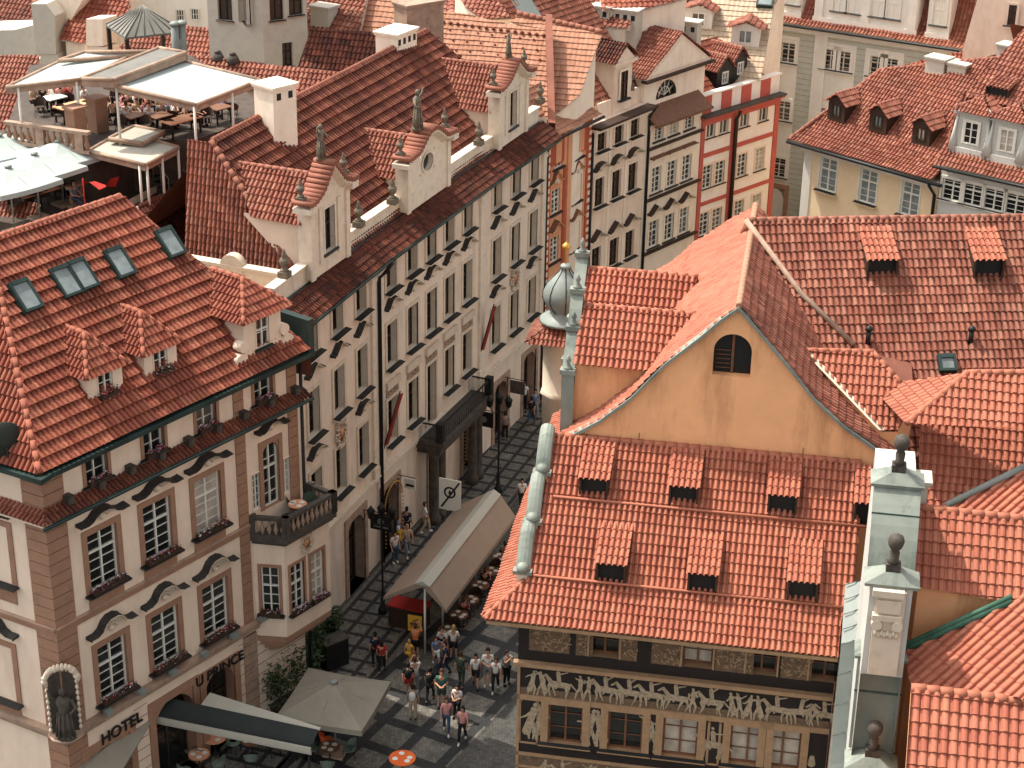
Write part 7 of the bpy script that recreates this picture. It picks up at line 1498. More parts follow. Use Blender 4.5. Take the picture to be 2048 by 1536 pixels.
PL=[ # px,py of the feet, facing, pose, shirt, legs, hair, long hair, shorts, scale, shoes, bag, label
(831,1315,160,'photo','c_orange','c_black','hair_brown',0,1,1,'c_white',None,'person in orange top and black shorts, arms raised, below the tip of the long awning'),
(819,1332,150,'walk','c_yellow','c_yellow','hair_blond',0,0,.78,'c_white',None,'child in yellow beside the person in orange'),
(751,1332,200,'stand','c_navy','c_black','hair_dark',0,0,1,'c_black','c_black','person in navy with a black backpack, nearest the small dark trees'),
(764,1345,180,'walk2','c_red','c_black','hair_dark',1,0,.95,'c_black',None,'person in dark red behind the big umbrella, right of the one in navy'),
(907,1318,170,'hold','c_white','c_black','hair_blond',1,1,1,'c_black',None,'person in a white sleeveless top and black shorts in the middle of the street'),
(872,1331,20,'walk','c_blue','c_white','hair_brown',0,1,.85,'c_white',None,'child in a blue and white outfit in the middle group'),
(888,1322,10,'stand','c_pink','c_white','hair_brown',1,1,.7,'c_white',None,'small child in pink in the middle group'),
(890,1348,-60,'walk2','c_navy','c_navy','hair_dark',0,0,.95,'c_black',None,'person in dark blue bending forward in the middle group'),
(922,1374,170,'walk','c_green','c_green','hair_brown',0,0,1.03,'c_black','c_green','person in dark green walking away, left of the four in white'),
(951,1374,0,'walk','c_white','c_black','hair_dark',1,1,.96,'c_black',None,'leftmost of the people in white T-shirts walking toward the camera'),
(975,1371,5,'hold','c_white','c_grey','hair_dark',0,1,1.08,'c_white',None,'tallest person in a white T-shirt, in the centre of the group'),
(991,1382,-5,'walk2','c_white','c_black','hair_brown',1,0,.97,'c_white',None,'person in a white T-shirt with white shoes at the right of the group'),
(1013,1370,40,'photo','c_grey','c_black','hair_dark',0,0,1,'c_black',None,'person in grey taking a picture at the corner of the painted house'),
(830,1383,190,'photo','c_white','c_grey','hair_brown',0,0,1,'c_white',None,'person in a white top right of the big umbrella, hands at the face'),
(817,1394,180,'walk','c_black','c_red','hair_dark',0,1,1,'c_black','c_black','person in a black shirt and red shorts beside the umbrella edge'),
(860,1404,170,'walk2','c_black','c_black','hair_dark',0,0,1,'c_black','c_black','person in black with a backpack left of the one in a patterned teal shirt'),
(883,1414,0,'hold','c_teal','c_green','hair_brown',0,1,1.08,'c_black',None,'broad person in a teal shirt and green shorts'),
(826,1439,175,'stand','c_grey','c_beige','hair_dark',0,0,1,'c_black','c_white','person in grey with a white bag on the back, on a pale paving square'),
(893,1466,0,'walk','c_pink','c_jeans','hair_brown',1,0,1,'c_white',None,'person in a pink top and blue jeans near the bottom'),
(914,1436,-20,'hold','c_white','c_black','hair_dark',1,0,.95,'c_black',None,'dark haired person in white just behind the one in a pink shirt'),
(925,1484,-10,'walk2','c_pink','c_black','hair_dark',1,0,1,'c_white',None,'person in a pink shirt and black trousers nearest the camera'),
(637,1468,60,'stand','c_black','c_black','hair_dark',0,0,1,'c_black',None,'waiter in black beside the orange lounge chair'),
(814,1076,160,'stand','c_navy','c_black','hair_dark',0,0,1,'c_black',None,'person in navy near the portal columns, left of the long awning'),
(850,1066,100,'walk','c_white','c_beige','hair_brown',0,0,1,'c_white',None,'person in white walking near the portal columns'),
(815,1112,20,'walk2','c_beige','c_grey','hair_blond',1,0,1,'c_white',None,'person in beige walking between the shop arch and the long awning'),
(790,1126,40,'stand','c_white','c_jeans','hair_dark',1,0,1,'c_white',None,'person in a white top and jeans by the shop arch with lights'),
(1048,820,0,'walk','c_white','c_black','hair_brown',0,0,1,'c_black',None,'person in white at the far end of the street by the last arch'),
(1062,850,160,'walk2','c_black','c_jeans','hair_dark',0,0,1,'c_black','c_black','person in black at the far end of the street'),
(1070,835,10,'walk','c_blue','c_grey','hair_dark',1,0,1,'c_black',None,'person in light blue at the far end of the street, nearest the turret'),
(1043,1018,10,'walk2','c_white','c_black','hair_dark',0,0,1,'c_black',None,'person in white and black just beyond the far end of the long awning'),
(1010,880,170,'stand','c_grey','c_black','hair_dark',0,0,1,'c_black',None,'person in grey near the black lamp post in the far street'),
]
for px,py,face,kind,s,l,h,lg,shs,sc_,sho,bag,lab in PL:
    P=G(px,py,0.012); person(P[0],P[1],.012,face,kind,s,l,lab,h,bool(lg),bool(shs),sc_,shoes=sho,bag=bag)
# ======================= street furniture =======================
def table_round(P,az,label,group,mt='orange_wall',r=.42,h=.74):
    root=empty('cafe_table',P,az,label,'table',group); mb=MB(); mb.lathe((0,0,h-.03),[(r,0),(r,.03)],18); mb.build('table_top',K[mt],root); mb=MB(); mb.lathe((0,0,0),[(.24,0),(.22,.03),(.03,.06),(.03,h-.03)],10); mb.build('pedestal',K['black_metal'],root)
    rr=random.Random(int(P[0]*100))
    for k in range(4): t=k*1.57+rr.random(); MB().lathe((r*.55*math.cos(t),r*.55*math.sin(t),h),[(.09,0),(.11,.012)],12).build('plate',K['win_white'],root)
    return root
def chair(P,az,label,group,mt='c_teal'):
    root=empty('cafe_chair',P,az,label,'chair',group)
    mb=MB(); mb.lathe((0,0,.42),[(.2,0),(.24,.03),(.23,.05)],12); mb.build('seat',K[mt],root)
    mb=MB(); A=[(.26*math.cos(R(t)),.26*math.sin(R(t)),.45) for t in range(0,181,20)]; B=[(.3*math.cos(R(t)),.3*math.sin(R(t))+.04,.62+.24*math.sin(R(t))) for t in range(0,181,20)]; mb.strip(A,B); mb.strip([(x*.93,y*.93,z) for x,y,z in B],[(x*.93,y*.93,z) for x,y,z in A]); mb.build('backrest',K[mt],root)
    for x in(-.18,.18):
        for y in(-.16,.16): MB().tube([(x,y,.43),(x*1.2,y*1.2,0)],.014,5).build('leg',K['black_metal'],root)
    return root
K['rattan']=mat('rattan',C('6c7a6c'),var=.3,scale=30,bump=.5)
tabs=[(430,1505,.0,'orange cafe table under the dark awning, left end'),(505,1512,0,'cafe table under the middle of the dark awning'),(588,1500,0,'round cafe table near the end of the dark awning'),(400,1540,0,'cafe table at the bottom edge, leftmost'),(660,1525,0,'small cafe table below the big umbrella'),(640,1440,0,'cafe table in shade left below the big umbrella')]
ordn=['first','second','third','fourth']
for i,(px,py,_,l) in enumerate(tabs):
    P=G(px,py,0.01); table_round((P[0],P[1],.01),20*i,l,'cafe tables in front of the hotel',['orange_wall','wood_brown','orange_wall','orange_wall','wood_brown','wood_brown'][i],.5 if i in(0,2) else .4)
    for k in range(3): 
        t=R(20+110*k+35*i); chair((P[0]+.75*math.cos(t),P[1]+.75*math.sin(t),.01),math.degrees(t)-90,['rattan chair, street side, ','rattan chair, far side, ','rattan chair, hotel side, '][k]+l.replace('cafe table','table'),'rattan chairs around the hotel cafe tables','rattan')
P=G(655,1500,0); chair((P[0],P[1],.01),120,'bright orange lounge chair between the dark awning and the big umbrella','rattan chairs around the hotel cafe tables','orange_cloth')
P=G(805,1560,0); root=table_round((P[0],P[1],.01),0,'tall round orange table standing alone at the bottom of the plaza','cafe tables in front of the hotel','orange_cloth',.5,1.0)
# square umbrella
def parasol(cx,cy,zc,hw,az,rise,drop,label,mt='canvas_white',group=None,z0=0.,name='parasol'):
    root=empty(name,(cx,cy,z0),az,label,'umbrella',group); mb=MB(); n=8; z=zc-z0
    rim=[]
    for i,(a,b) in enumerate((((-1,-1),(1,-1)),((1,-1),(1,1)),((1,1),(-1,1)),((-1,1),(-1,-1)))):
        E_=[(hw*(a[0]+(b[0]-a[0])*k/n),hw*(a[1]+(b[1]-a[1])*k/n)) for k in range(n+1)]
        for (p,q),(r_,s_),k in zip(E_,E_[1:],range(n)):
            sg=lambda t: -.09*math.sin(math.pi*t); z0_,z1_=z+sg(k/n)*.6,z+sg((k+1)/n)*.6
            m1=((p*.5),(q*.5),z+rise*.46+sg(k/n)*.5); m2=((r_*.5),(s_*.5),z+rise*.46+sg((k+1)/n)*.5)
            mb.face((p,q,z0_),(r_,s_,z1_),m2,m1,smooth=True); mb.face(m1,m2,(0,0,z+rise),smooth=True)
            mb.face((p,q,z0_),(p*1.01,q*1.01,z0_-drop),(r_*1.01,s_*1.01,z1_-drop),(r_,s_,z1_))
    mb.build('canopy',K[mt],root)
    mb=MB(); mb.tube([(0,0,0),(0,0,z+rise)],.035,8); mb.lathe((0,0,z+rise),[(.17,0),(.16,.05),(.05,.09)],12); mb.build('pole',K['zinc'],root)
    mb=MB()
    for a in range(8): t=a*math.pi/4; l=hw*(1.38 if a%2 else .97); mb.tube([(0,0,z+rise-.06),(l*math.cos(t),l*math.sin(t),z-.05)],.014,4)
    mb.build('ribs',K['zinc'],root); mb=MB(); mb.box(-.4,.4,-.4,.4,0,.1); mb.build('base',K['stone'],root); return root
c0=G(555,1432,2.5); c1=G(725,1462,2.5); c2=G(782,1362,2.5); c3=G(612,1336,2.5); cc=(c0+c1+c2+c3)/4; d_=c1-c0; hw=(np.linalg.norm(c1-c0)+np.linalg.norm(c2-c1))/4
parasol(cc[0],cc[1],2.5,hw,math.degrees(math.atan2(d_[1],d_[0])),.75,.22,'large square cream umbrella beside the bay window on the plaza','canvas_cream')
# long ridge awning
A=G(845,1166,3.55);B=G(988,983,3.55); d=B-A; az=math.degrees(math.atan2(d[1],d[0])); FA=Fr((A[0],A[1],0),az); LA=np.linalg.norm(d)
_,yr_=FA.z(893,1203,2.5); _,yl_=FA.z(780,1178,2.5); _,yr2=FA.z(1043,1030,2.5)
aw=fempty('long_awning',FA,'long beige ridge awning with a pale stripe over cafe tables in the narrow street','awning')
yr_=(yr_+yr2)/2; yl_=min(yl_,2.2); 
mb=MB(); N=12
for k in range(N):
    x0_,x1_=LA*k/N,LA*(k+1)/N; s0,s1=-.05*math.sin(k/N*math.pi*3)**2,-.05*math.sin((k+1)/N*math.pi*3)**2
    mb.mi=0
    mb.face((x0_,yr_,2.5),(x1_,yr_,2.5),(x1_,-.3,3.45+s1),(x0_,-.3,3.45+s0),smooth=True); mb.face((x0_,.3,3.45+s0),(x1_,.3,3.45+s1),(x1_,yl_,2.5),(x0_,yl_,2.5),smooth=True)
    mb.face((x0_,yr_-.0,2.5),(x0_,yr_-.01,2.32),(x1_,yr_-.01,2.32),(x1_,yr_,2.5)); mb.face((x0_,yl_,2.5),(x0_,yl_+.01,2.32),(x1_,yl_+.01,2.32),(x1_,yl_,2.5))
for x in (0,LA): mb.face((x,yr_,2.5),(x,-.3,3.45),(x,0,3.6),(x,.3,3.45),(x,yl_,2.5),(x,yl_,2.38),(x,0,3.35),(x,yr_,2.38))
mb.mi=1; mb.face((-.05,-.34,3.46),(LA,-.34,3.46),(LA,0,3.66),(-.05,0,3.66)); mb.face((-.05,0,3.66),(LA,0,3.66),(LA,.34,3.46),(-.05,.34,3.46)); mb.face((-.05,-.34,3.46),(-.05,0,3.66),(-.05,.34,3.46))
mb.build('canopy',[K['canvas_tan'],K['canvas_white']],aw)
for k in range(5): MB().tube([(.25+k*(LA-.5)/4,0,0),(.25+k*(LA-.5)/4,0,3.5)],.05,8).build('post',K['win_white'],aw)
for i in range(6):
    x=1.2+i*(LA-2.0)/5
    for j,y in enumerate((yr_*.62,)):
        P=FA.wp(x,y,.01); t_=table_round((P[0],P[1],.01),az,'cafe table under the long beige awning, '+['nearest the plaza','second from the plaza','third from the plaza','fourth from the plaza','fifth from the plaza','farthest from the plaza'][i],'cafe tables under the long awning','wood_brown')
        for k,dx in enumerate((-.6,.6)):
            P=FA.wp(x+dx,y,.01); 
            if (i+k)%2==0: person(P[0],P[1],.0,az+(90 if dx>0 else -90)+180*0+ (0),'sit',['c_white','c_red','c_blue','c_black','c_pink','c_beige'][i],'c_jeans','seated diner in '+['white','red','blue','black','pink','beige'][i]+' under the long beige awning, at the '+['nearest','second','third','fourth','fifth','farthest'][i]+' table','hair_brown',group='diners under the long awning')
            chair((P[0],P[1],.01),az+(-90 if dx>0 else 90),'cafe chair under the long awning, '+('far' if dx>0 else 'near')+' side of the '+['nearest','second','third','fourth','fifth','farthest'][i]+' table','chairs under the long awning','wood_dark')
# stands, boards, signs
def board(name,label,px,py,zb,w_,h_,az,mt,frame='black_metal',pole=True,cat='sign',art=None,lean=0):
    P=G(px,py,zb); root=empty(name,(P[0],P[1],0),az,label,cat); mb=MB(); mb.box(-w_/2,w_/2,-.03,.03,zb,zb+h_); mb.build('panel',K[mt],root)
    if pole: mb=MB(); mb.tube([(0,.03,0),(0,.03,zb+.02)],.03,6); mb.box(-.25,.25,-.2,.2,0,.05); mb.build('stand',K[frame],root)
    return root
b=board('sign_board','white square sign board with a black ring and slash on a pole beside the portal',900,1020,2.6,1.05,1.55,-20,'win_white')
mb=MB(); z=3.5; n=24
for k in range(n): t0_,t1_=2*math.pi*k/n,2*math.pi*(k+1)/n; mb.face(*[(rr_*math.cos(t),-.036,z+rr_*math.sin(t)) for rr_,t in ((.2,t0_),(.29,t0_),(.29,t1_),(.2,t1_))])
mb.face((-.46,-.037,2.72),(-.36,-.037,2.7),(.5,-.037,4.05),(.42,-.037,4.08)); mb.build('ring_emblem',K['black_metal'],b); mb=MB(); mb.lathe((0,-.04,z),[(.02,-.1),(.07,-.03),(.05,.06),(.02,.12)],6); mb.build('small_figure',K['black_metal'],b)
b=board('poster_stand','poster stand with a yellow and orange picture at the near tip of the long awning',830,1262,.7,.6,.75,-15,'c_yellow'); mb=MB(); capsule(mb,(-.15,1.05),(.1,1.1),.09,.06,-.035); capsule(mb,(-.05,1.2),(.15,1.3),.05,.03,-.036); capsule(mb,(-.2,.9),(.2,.95),.02,.03,-.036); mb.build('picture',K['wood_brown'],b)
P=G(822,1262,0); root=empty('menu_counter',(P[0]-.1,P[1]+.5,0),az,'red topped menu counter at the near end of the long awning','counter'); MB().box(-.4,.4,-.8,.8,.0,1.0).build('body',K['wood_dark'],root); MB().box(-.45,.45,-.85,.85,1.0,1.06).build('top',K['red_cloth'],root)
def lamp(px,py,label,h=5.2):
    P=G(px,py,0); root=empty('street_lamp',P,0,label,'street lamp','black street lamps'); mb=MB(); mb.lathe((0,0,0),[(.22,0),(.2,.25),(.1,.4),(.09,1.0),(.05,1.2),(.045,h-.5),(.08,h-.45)],10); mb.build('post',K['black_metal'],root)
    mb=MB()
    for s in(-1,1): mb.tube([(0,0,h-.8),(s*.3,0,h-.9),(s*.45,0,h-.6)],.025,5); 
    for s in(-1,1,0): mb.lathe((s*.45,0,h-.6 if s else h-.45),[(.06,0),(.13,.06),(.17,.36),(.2,.4),(.08,.55),(.02,.65)],6)
    mb.build('lantern',K['black_metal'],root); return root
lamp(766,1225,'black street lamp with round lanterns in front of the shop arch, near the plaza'); lamp(996,985,'black street lamp standing in the far part of the street')
def wallsign(fr,px,py,y,w_,h_,label,mt='black_metal',bracket=True,fn=None):
    x,z=fr.y(px,py,y); P=fr.wp(x,0,z); root=empty('hanging_sign',P,fr.az,label,'sign'); mb=MB(); mb.box(-.03,.03,y-w_/2,y+w_/2,-h_/2,h_/2); mb.build('panel',K[mt],root); mb=MB(); mb.tube([(0,0,h_/2+.1),(0,y-w_/2,h_/2+.1)],.02,5); mb.tube([(0,0,-.1),(0,-.3,h_/2+.1)],.015,5); mb.build('bracket',K['black_metal'],root); return root,x,z
s1,_,_=wallsign(W2,820,968,-.7,.55,.5,'small white hanging sign left of the portal columns','win_white'); MB().box(-.036,.036,-.9,-.5,-.12,.0).build('picture',K['black_metal'],s1)
s2,_,_=wallsign(W1,762,1045,-.9,1.0,.75,'black wrought hanging sign with a small emblem over the shop arch')
mb=MB(); mb.tube([(-.04,-.9,.05),(.04,-.9,.05)],.16,12); mb.box(-.036,.036,-1.25,-.55,-.25,-.18); mb.build('emblem',K['c_grey'],s2)
s3,_,_=wallsign(W3,968,838,-.8,1.0,.8,'black wrought iron hanging sign with a pale emblem, far part of the white house'); mb=MB(); mb.tube([(-.04,-.8,.0),(.04,-.8,.0)],.17,12); mb.build('emblem',K['c_grey'],s3)
s4,_,_=wallsign(W3,1035,775,-.8,.8,.7,'dark round hanging sign near the last arch of the white house','stone_dark')
# shop goods and arch lights
for fr,x,lab in ((W2,W2.y(783,1100)[0]-.1,'string of small lamps round the shop arch behind the lamp post'),(W2,W2.y(935,900)[0]+.1,'string of small lamps round the arch right of the portal')):
    P=fr.wp(x,-.2,0); mb=MB()
    for k in range(26): t=math.pi*k/25; xx,zz=.9*math.cos(t),2.6+.9*math.sin(t)-(0 if 0<t<math.pi else 0); mb.lathe((xx,0,zz),[(.01,-.05),(.05,0),(.01,.05)],5)
    for s in(-1,1):
        for k in range(10): mb.lathe((s*.9,-.02,.6+.2*k),[(.01,-.05),(.045,0),(.01,.05)],5)
    mb.tube([(.9*math.cos(math.pi*k/12),0,2.6+.9*math.sin(math.pi*k/12)) for k in range(13)],.02,4); tag(mb.build('light_garland',K['gold'],None,P,R(fr.az)),lab,'light garland')
for i,(px,py,l) in enumerate(((800,1080,'slanted display rack of colourful goods in front of the shop arch, near one'),(812,1050,'slanted display rack of colourful goods in front of the shop arch, far one'))):
    P=G(px,py,0); root=empty('display_rack',(P[0],P[1],0),W2.az,l,'rack'); mb=MB(); rr=random.Random(i)
    mb.box(-.5,.5,-.05,.05,0,1.3); mb.build('frame',K['wood_dark'],root); mb=MB()
    for a in range(5):
        for b_ in range(4): mb.mi=rr.randrange(4); mb.box(-.45+a*.19,-.3+a*.19,-.1-.05*(3-b_),-.04,.25+b_*.26,.42+b_*.26)
    mb.build('goods',[K['c_white'],K['c_red'],K['c_blue'],K['c_yellow']],root)
# plants
def bush(px,py,r_,h_,label,z=0.,name='planted_shrub',seed=0,n=900,mis=(0,)):
    P=G(px,py,z); root=empty(name,P,0,label,'shrub','potted shrubs by the bay window'); mb=MB(); mb.lathe((0,0,0),[(r_*.5,0),(r_*.62,.45),(r_*.66,.5)],10); mb.build('pot',K['stone_dark'],root); mb=MB()
    for k in range(7): t=k*.9; mb.tube([(0,0,.4),(r_*.4*math.cos(t),r_*.4*math.sin(t),h_*.8)],[.03,.01],5)
    mb.build('stem',K['wood_brown'],root); mb=MB(); rr=random.Random(seed)
    for k in range(9): a=rr.random()*6.28; q=rr.random()*.75*r_; leaves(mb,(q*math.cos(a),q*math.sin(a),.5+h_*rr.random()*.8),r_*.75,r_*.75,h_*.3,n//5,.085,(0,1),seed*9+k)
    mb.build('foliage',[K['foliage'],K['foliage_dark']],root)
for i,(px,py,r_,h_,l) in enumerate(((548,1418,.75,2.6,'tall dark green potted shrub against the hotel pillar'),(575,1400,.7,2.3,'dark green potted shrub just behind the big umbrella'),(600,1370,.65,2.0,'dark green potted shrub under the middle of the bay window'),(625,1340,.6,1.8,'dark green potted shrub under the right part of the bay window'),(655,1300,.6,1.9,'dark green potted shrub at the right corner of the bay'))): bush(px,py,r_,h_,l,seed=i)
P=G(668,1330,0); root=empty('menu_cabinet',(P[0],P[1],0),40,'black upright cabinet between the shrubs and the big umbrella','cabinet'); MB().box(-.55,.55,-.3,.3,0,1.25).build('body',K['black_metal'],root); MB().box(-.6,.6,-.35,.35,1.25,1.3).build('top',K['stone_dark'],root)
# retractable awnings at the hotel front
a0_,a1_=G(312,1418,3.2),G(625,1490,3.0); d=a1_-a0_; az2=math.degrees(math.atan2(d[1],d[0])); L2_=np.linalg.norm(d[:2]); root=empty('folding_awning',(a0_[0],a0_[1],0),az2,'dark grey folding awning with white edge in front of the hotel arches','awning')
mb=MB(); mb.face((0,-.05,3.1),(L2_,-.05,3.0),(L2_,.6,3.25),(0,.6,3.35)); mb.box(0,L2_,-.12,-.03,2.95,3.1); mb.build('canopy',K['canvas_dark'],root); mb=MB(); mb.box(-.02,L2_,-.2,-.12,2.8,2.98); mb.box(-.02,L2_,-.14,-.1,2.66,2.8); mb.mi=0; mb.face((1.5,.62,3.3),(L2_,.62,3.2),(L2_,.8,3.22),(1.5,1.4,3.34)); mb.build('valance',K['canvas_white'],root)
for x in (.3,L2_-.2): MB().tube([(x,.1,0),(x,.1,3.0)],.04,6).build('post',K['black_metal'],root)
q=[G(320,1414,3.3),G(300,1413,3.35),G(150,1540,3.1),G(100,1600,3.0),G(200,1610,2.4),G(246,1540,2.55)]; mb=MB(); root=empty('canvas_awning',(q[0][0],q[0][1],0),0,'cream canvas awning sloping down from the hotel wall below its name','awning'); o_=np.array([q[0][0],q[0][1],0]); mb.face(*[p-o_ for p in q]); mb.face(*[p-o_-(0,0,.03) for p in reversed(q)]); mb.build('canopy',K['canvas_cream'],root)
# paving pattern
pv=MB()
FPv=Fr(G(820,1500,0),62)
lightp=[W1.wp(-9,-.2,0),W1.wp(-9,-3.7,0),W1.wp(27,-3.7,0),W1.wp(27,-.2,0)]
pv.face(*[(p[0],p[1],.004) for p in lightp]); pv.face(*[(q[0],q[1],.006) for q in [FPv.wp(-7,-1.8,0),FPv.wp(9.5,-1.8,0),FPv.wp(9.5,5,0),FPv.wp(-7,5,0)]]); pvo=pv.build('pavement',K['paver_light'],None,kind='structure')
dk=MB()
def strip(fr,x0,x1,y0,y1,z=.008): dk.face(*[tuple(fr.wp(x,y,z)) for x,y in ((x0,y0),(x1,y0),(x1,y1),(x0,y1))])
for k in range(40): x=-8+k*.88; strip(W1,x,x+.2,-3.3,-.4)
for y in (-.55,-1.3,-2.1,-2.9): strip(W1,-8,27,y,y+.18,.009)
strip(W1,-8,27,-3.65,-3.45)
FPv=Fr(G(820,1500,0),62)
for k in range(9): x=-6+k*1.75; strip(FPv,x,x+.5,-1.8,3.6)
for k in range(4): y=-1.7+k*1.7; strip(FPv,-6,9.5,y,y+.42,.009)
dk.build('paving_bands',K['paver_dark'],None,kind='structure')
# ======================= roof terraces at the upper left =======================
mk('terrace_floor',C('4a3f36'),var=.3,scale=3,stain=C('2b2520'),stain_amt=.5)  # floor coloured dark to stand in for the shade under the awnings
def slab(name,label,pix,z,th,mt,cat='terrace',zb=None,parent=None,p0=None):
    W=[G(a,b,z) for a,b in pix]; c=sum(W)/len(W); o=empty(name,(c[0],c[1],0),0,label,cat) if parent is None else parent
    off=np.array([c[0],c[1],0]) if parent is None else np.array([p0[0],p0[1],0]); mb=MB(); mb.zprism([(w_[0]-off[0],w_[1]-off[1]) for w_ in W],z-th if zb is None else zb,z); mb.build('floor' if parent is None else name,K[mt],o); return o,W
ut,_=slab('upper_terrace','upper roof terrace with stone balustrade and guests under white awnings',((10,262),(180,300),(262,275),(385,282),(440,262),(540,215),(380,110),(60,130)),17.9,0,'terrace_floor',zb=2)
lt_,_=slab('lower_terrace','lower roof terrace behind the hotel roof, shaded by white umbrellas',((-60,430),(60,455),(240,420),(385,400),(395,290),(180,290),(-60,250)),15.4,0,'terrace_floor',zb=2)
BME=MB().lathe((0,0,0),[(.07,0),(.07,.06),(.13,.22),(.05,.5),(.08,.66),(.08,.71)],7).mesh('baluster',K['trim_tan'])
def balus(parent_thing,label,pts,z,h=1.0,mt='stone'):
    W=[G(a,b,z) for a,b in pts]; o=empty('balustrade',W[0],0,label,'balustrade'); off=W[0]; rb=MB(); bb=MB()
    for a,b in zip(W,W[1:]):
        a=a-off;b=b-off; c=(a+b)/2; L=np.linalg.norm(b-a); az=math.degrees(math.atan2(b[1]-a[1],b[0]-a[0])); rb.obox((c[0],c[1],0),L,.28,.15,az); rb.obox((c[0],c[1],h-.14),L,.3,.14,az)
        n=max(2,int(L/.32))
        for k in range(n):
            p=a+(b-a)*(k+.5)/n
            if k%6==5: rb.obox((p[0],p[1],.15),.4,.28,h-.29,az)
            else: q_=bpy.data.objects.new('baluster',BME); lk(q_,o); q_.location=(p[0],p[1],.15)
    rb.build('rail',K[mt],o); return o
balus(ut,'stone balustrade along the front of the upper roof terrace',((14,285),(182,308)),17.9)
balus(lt_,'short stone balustrade on the lower roof terrace, in front of the guests',((140,418),(205,385)),15.4)
for px,py,tp,l in ((158,315,215,'left of the two square brown stone pillars by the terrace balustrade'),(200,292,196,'right of the two square brown stone pillars, the taller one')):
    P=G(px,py,17.2); fr=Fr((P[0],P[1],0),50); h_=fr.y(px,tp)[1]; mb=MB(); mb.box(-.33,.33,-.33,.33,10,h_); mb.box(-.4,.4,-.4,.4,h_,h_+.12); tag(mb.build('stone_pillar',K['trim_tan'],None,(P[0],P[1],0),R(50)),l,'pillar','pillars by the terrace')
def awn(label,quad,zs,mt='canvas_bright',legs=(),zf=17.9,val=.28,side=True,name='terrace_awning',rim=.22):
    W=[G(a,b,z) for (a,b),z in zip(quad,zs)]; off=np.array([W[0][0],W[0][1],0]); root=empty(name,(off[0],off[1],zf),0,label,'awning','white awnings on the roof terraces'); W=[w_-off-(0,0,zf) for w_ in W]; c=sum(W)/4
    mb=MB(); I=[w_+(c-w_)*.04 for w_ in W]; mb.face(*I); mb.face(*[p-np.array([0,0,.04]) for p in reversed(I)]); mb.build('canopy',K[mt],root)
    mb=MB()
    for a,b in zip(W,W[1:]+W[:1]): mb.tube([a,b],.09,6); mb.face(a,b,b-np.array([0,0,val]),a-np.array([0,0,val]))
    mb.build('frame',K['stone'],root)
    for (i,j,t) in legs:
        p=W[i]+(W[j]-W[i])*t; MB().tube([(p[0],p[1],0),p],.06,6).build('post',K['win_white'],root)
    return root
awn('largest white awning, over the guests in the middle of the upper terrace',((205,165),(392,210),(520,160),(348,118)),(20.7,20.5,20.7,21.0),legs=((0,1,.15),(0,1,.98),(1,2,.55),(2,1,.02)))
awn('long white awning at the left end of the upper terrace',((12,175),(168,158),(252,116),(118,124)),(20.5,20.6,21.0,20.8),legs=((0,1,.15),(0,1,.9)))
awn('narrow white awning strip behind the long left one',((118,121),(250,113),(300,103),(170,104)),(21.0,21.05,21.3,21.2),val=.12)
awn('grey canopy housing between the two big white awnings',((163,157),(226,160),(372,105),(318,96)),(21.0,21.0,21.4,21.4),'lead',val=.35)
awn('cream awning over the near end of the lower terrace beside the stairs',((178,302),(290,330),(357,295),(245,262)),(18.0,17.9,18.0,18.1),'canvas_white',legs=((0,1,.9),(1,2,.05),(1,2,.5),(1,2,.98)),zf=15.4)
awn('small cream awning strip behind the lower terrace awning',((218,277),(285,287),(328,264),(268,252)),(18.3,18.2,18.3,18.4),'canvas_white',zf=15.4,val=.15)
for px,py,l in ((118,300,'white square umbrella on the lower terrace, nearest the cream awning'),(70,326,'white square umbrella on the lower terrace, nearest the camera'),(0,288,'white square umbrella on the lower terrace, cut by the left edge of the photo'),(18,352,'white umbrella low at the left edge of the lower terrace')):
    P=G(px,py,17.9); parasol(P[0],P[1],17.75,1.55,50,.55,.2,l,'canvas_bright','white umbrellas on the lower terrace',15.4)
# guests
rr=random.Random(4); cols=['c_white','c_red','c_black','c_blue','c_pink','c_grey','c_beige','c_navy']; cn=dict(c_white='white',c_red='red',c_black='black',c_blue='blue',c_pink='pink',c_grey='grey',c_beige='beige',c_navy='navy')
GU=[(120,395,'c_white',15.4,'lower terrace, nearest the balustrade'),(95,385,'c_pink',15.4,'lower terrace, at the wooden table'),(165,378,'c_red',15.4,'lower terrace, beside the red cloth'),(150,415,'c_blue',15.4,'lower terrace, just above the hotel ridge'),(75,400,'c_grey',15.4,'lower terrace, left side'),(250,345,'c_grey',15.4,'lower terrace, under the cream awning'),(232,352,'c_white',15.4,'lower terrace, under the cream awning, left one'),(275,360,'c_beige',15.4,'lower terrace, by the awning posts'),
(255,255,'c_white',17.9,'upper terrace, in the middle near the post'),(285,250,'c_pink',17.9,'upper terrace, right of the middle post'),(300,258,'c_white',17.9,'upper terrace, near the front edge'),(170,222,'c_white',17.9,'upper terrace, between the two stone pillars'),(110,215,'c_red',17.9,'upper terrace, far left group'),(130,208,'c_pink',17.9,'upper terrace, far left group, rear'),(235,222,'c_black',17.9,'upper terrace, in the shade, rear row'),(270,225,'c_navy',17.9,'upper terrace, in the shade, second row'),(310,232,'c_black',17.9,'upper terrace, in the shade, right part'),(345,250,'c_blue',17.9,'upper terrace, by the right post'),(420,235,'c_red',17.9,'upper terrace, at the right end by the chimney'),(450,225,'c_pink',17.9,'upper terrace, at the right end, rear'),(395,250,'c_white',17.9,'upper terrace, right end, front')]
for i,(px,py,c,z,l) in enumerate(GU):
    P=G(px,py,z); person(P[0],P[1],z,rr.choice((0,60,120,-70,180,-130)),'sit',c,'c_jeans' if i%2 else 'c_black','seated guest in '+cn[c]+' on the '+l,rr.choice(('hair_dark','hair_brown','hair_blond')),i%3==0,group='guests on the roof terraces')
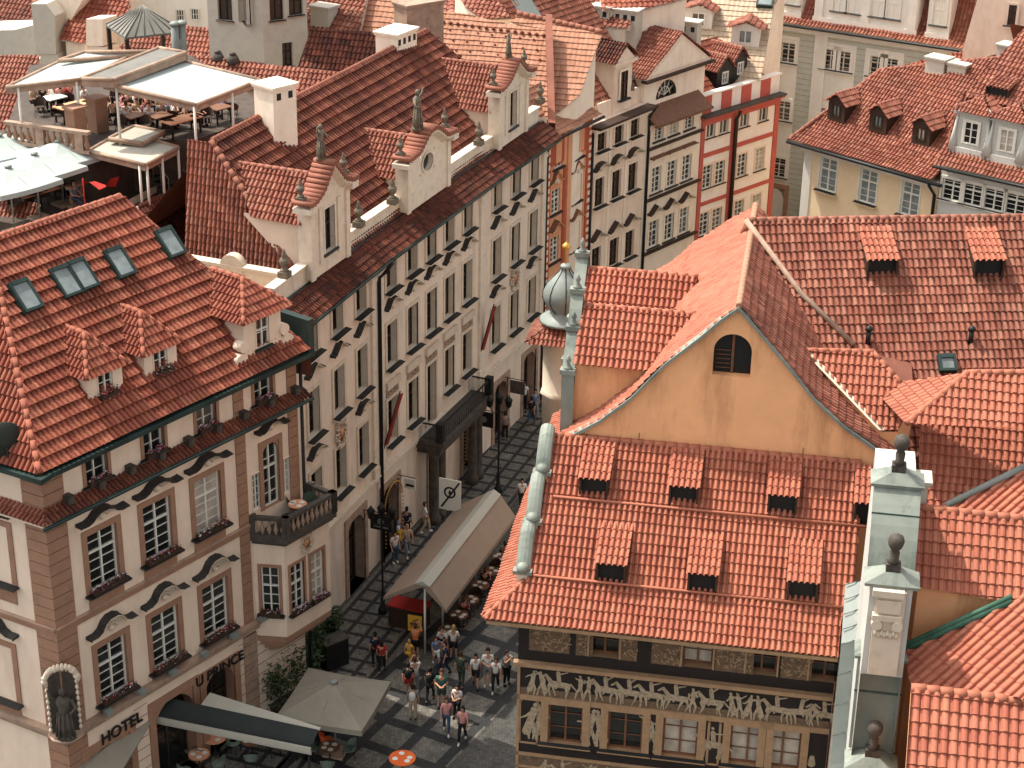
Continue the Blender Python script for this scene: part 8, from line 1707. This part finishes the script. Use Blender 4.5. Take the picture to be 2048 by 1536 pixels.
TB=[(90,410,15.4,'wooden table by the lower terrace balustrade'),(60,420,15.4,'table at the left side of the lower terrace'),(180,395,15.4,'table beside the red cloth on the lower terrace'),(262,368,15.4,'table under the cream awning'),(235,375,15.4,'dark table behind the awning posts'),(150,240,17.9,'long orange table at the upper terrace balustrade'),(110,225,17.9,'table in the far left group of the upper terrace'),(270,262,17.9,'table in the middle of the upper terrace'),(320,262,17.9,'table near the front edge of the upper terrace'),(365,270,17.9,'long orange table at the right front of the upper terrace'),(440,245,17.9,'table at the right end of the upper terrace'),(240,240,17.9,'table in the shaded rear of the upper terrace')]
for i,(px,py,z,l) in enumerate(TB):
    P=G(px,py,z); root=empty('terrace_table',P,50,l,'table','tables on the roof terraces'); mb=MB(); w_=.9 if i in(0,5,9) else .5; mb.box(-w_,w_,-.4,.4,.7,.75); mb.build('table_top',K['orange_wall' if i in(0,5,9) else ('win_white' if i%3==0 else 'wood_brown')],root); [MB().box(x-.03,x+.03,y-.03,y+.03,0,.7).build('leg',K['black_metal'],root) for x in(-w_+.1,w_-.1) for y in(-.3,.3)]
    for s in(-1,1): P2=P+np.array([s*.5,s*.65,0]); chair((P2[0],P2[1],z),0 if s<0 else 180,('near' if s<0 else 'far')+' chair at the '+l,'chairs on the roof terraces','wood_dark')
P=G(168,372,17.2); mb=MB(); rr=random.Random(2)
A=[(x*.3,0+.15*math.sin(x*2.1),.25*math.cos(x*1.3)) for x in range(6)]; B=[(x*.3,.5,-.2+.2*math.sin(x)) for x in range(6)]; mb.strip(A,B,True); mb.v=[v for v in mb.v]; mb.tube([(0,.1,-1.8),(0,.1,.3)],.03); tag(mb.build('folded_umbrella',K['red_cloth'],None,(P[0],P[1],17.2),.5),'folded bright red umbrella cloth between the lower terrace guests','umbrella')
P=G(357,395,15.4); root=empty('metal_stairs',P,50,'dark steel staircase with pale handrails between the two terraces','stairs'); mb=MB()
for k in range(12): mb.box(-.5,.5,k*.26,k*.26+.28,.2*k,.2*k+.04)
mb.build('steps',K['black_metal'],root); mb=MB()
for s in(-.5,.5): mb.tube([(s,0,1),(s,3.1,3.4)],.03,5); [mb.tube([(s,k*.52,.2*k*2),(s,k*.52,.2*k*2+1)],.02,4) for k in range(6)]
mb.build('handrail',K['zinc'],root)

# more guests in the shade, seated in rows
k=0; rr=random.Random(9)
for row,(y0_,x0_,x1_,n_) in enumerate(((232,215,400,8),(246,215,385,7),(218,250,420,7),(222,60,150,5))):
    for i in range(n_):
        px=x0_+(x1_-x0_)*(i+.5)/n_; py=y0_+(px-x0_)*(.06 if row<3 else -.08); c=rr.choice(cols); P=G(px,py,17.9); k+=1
        person(P[0],P[1],17.9,rr.choice((0,60,120,-70,180,-130)),'sit',c,'c_black','guest in '+cn[c]+' in the '+['front','second','rear','far left'][row]+' row of the upper terrace, '+['first','second','third','fourth','fifth','sixth','seventh','eighth'][i]+' from the left',rr.choice(('hair_dark','hair_brown')),i%3==0,group='guests on the roof terraces')
_late_balcony()
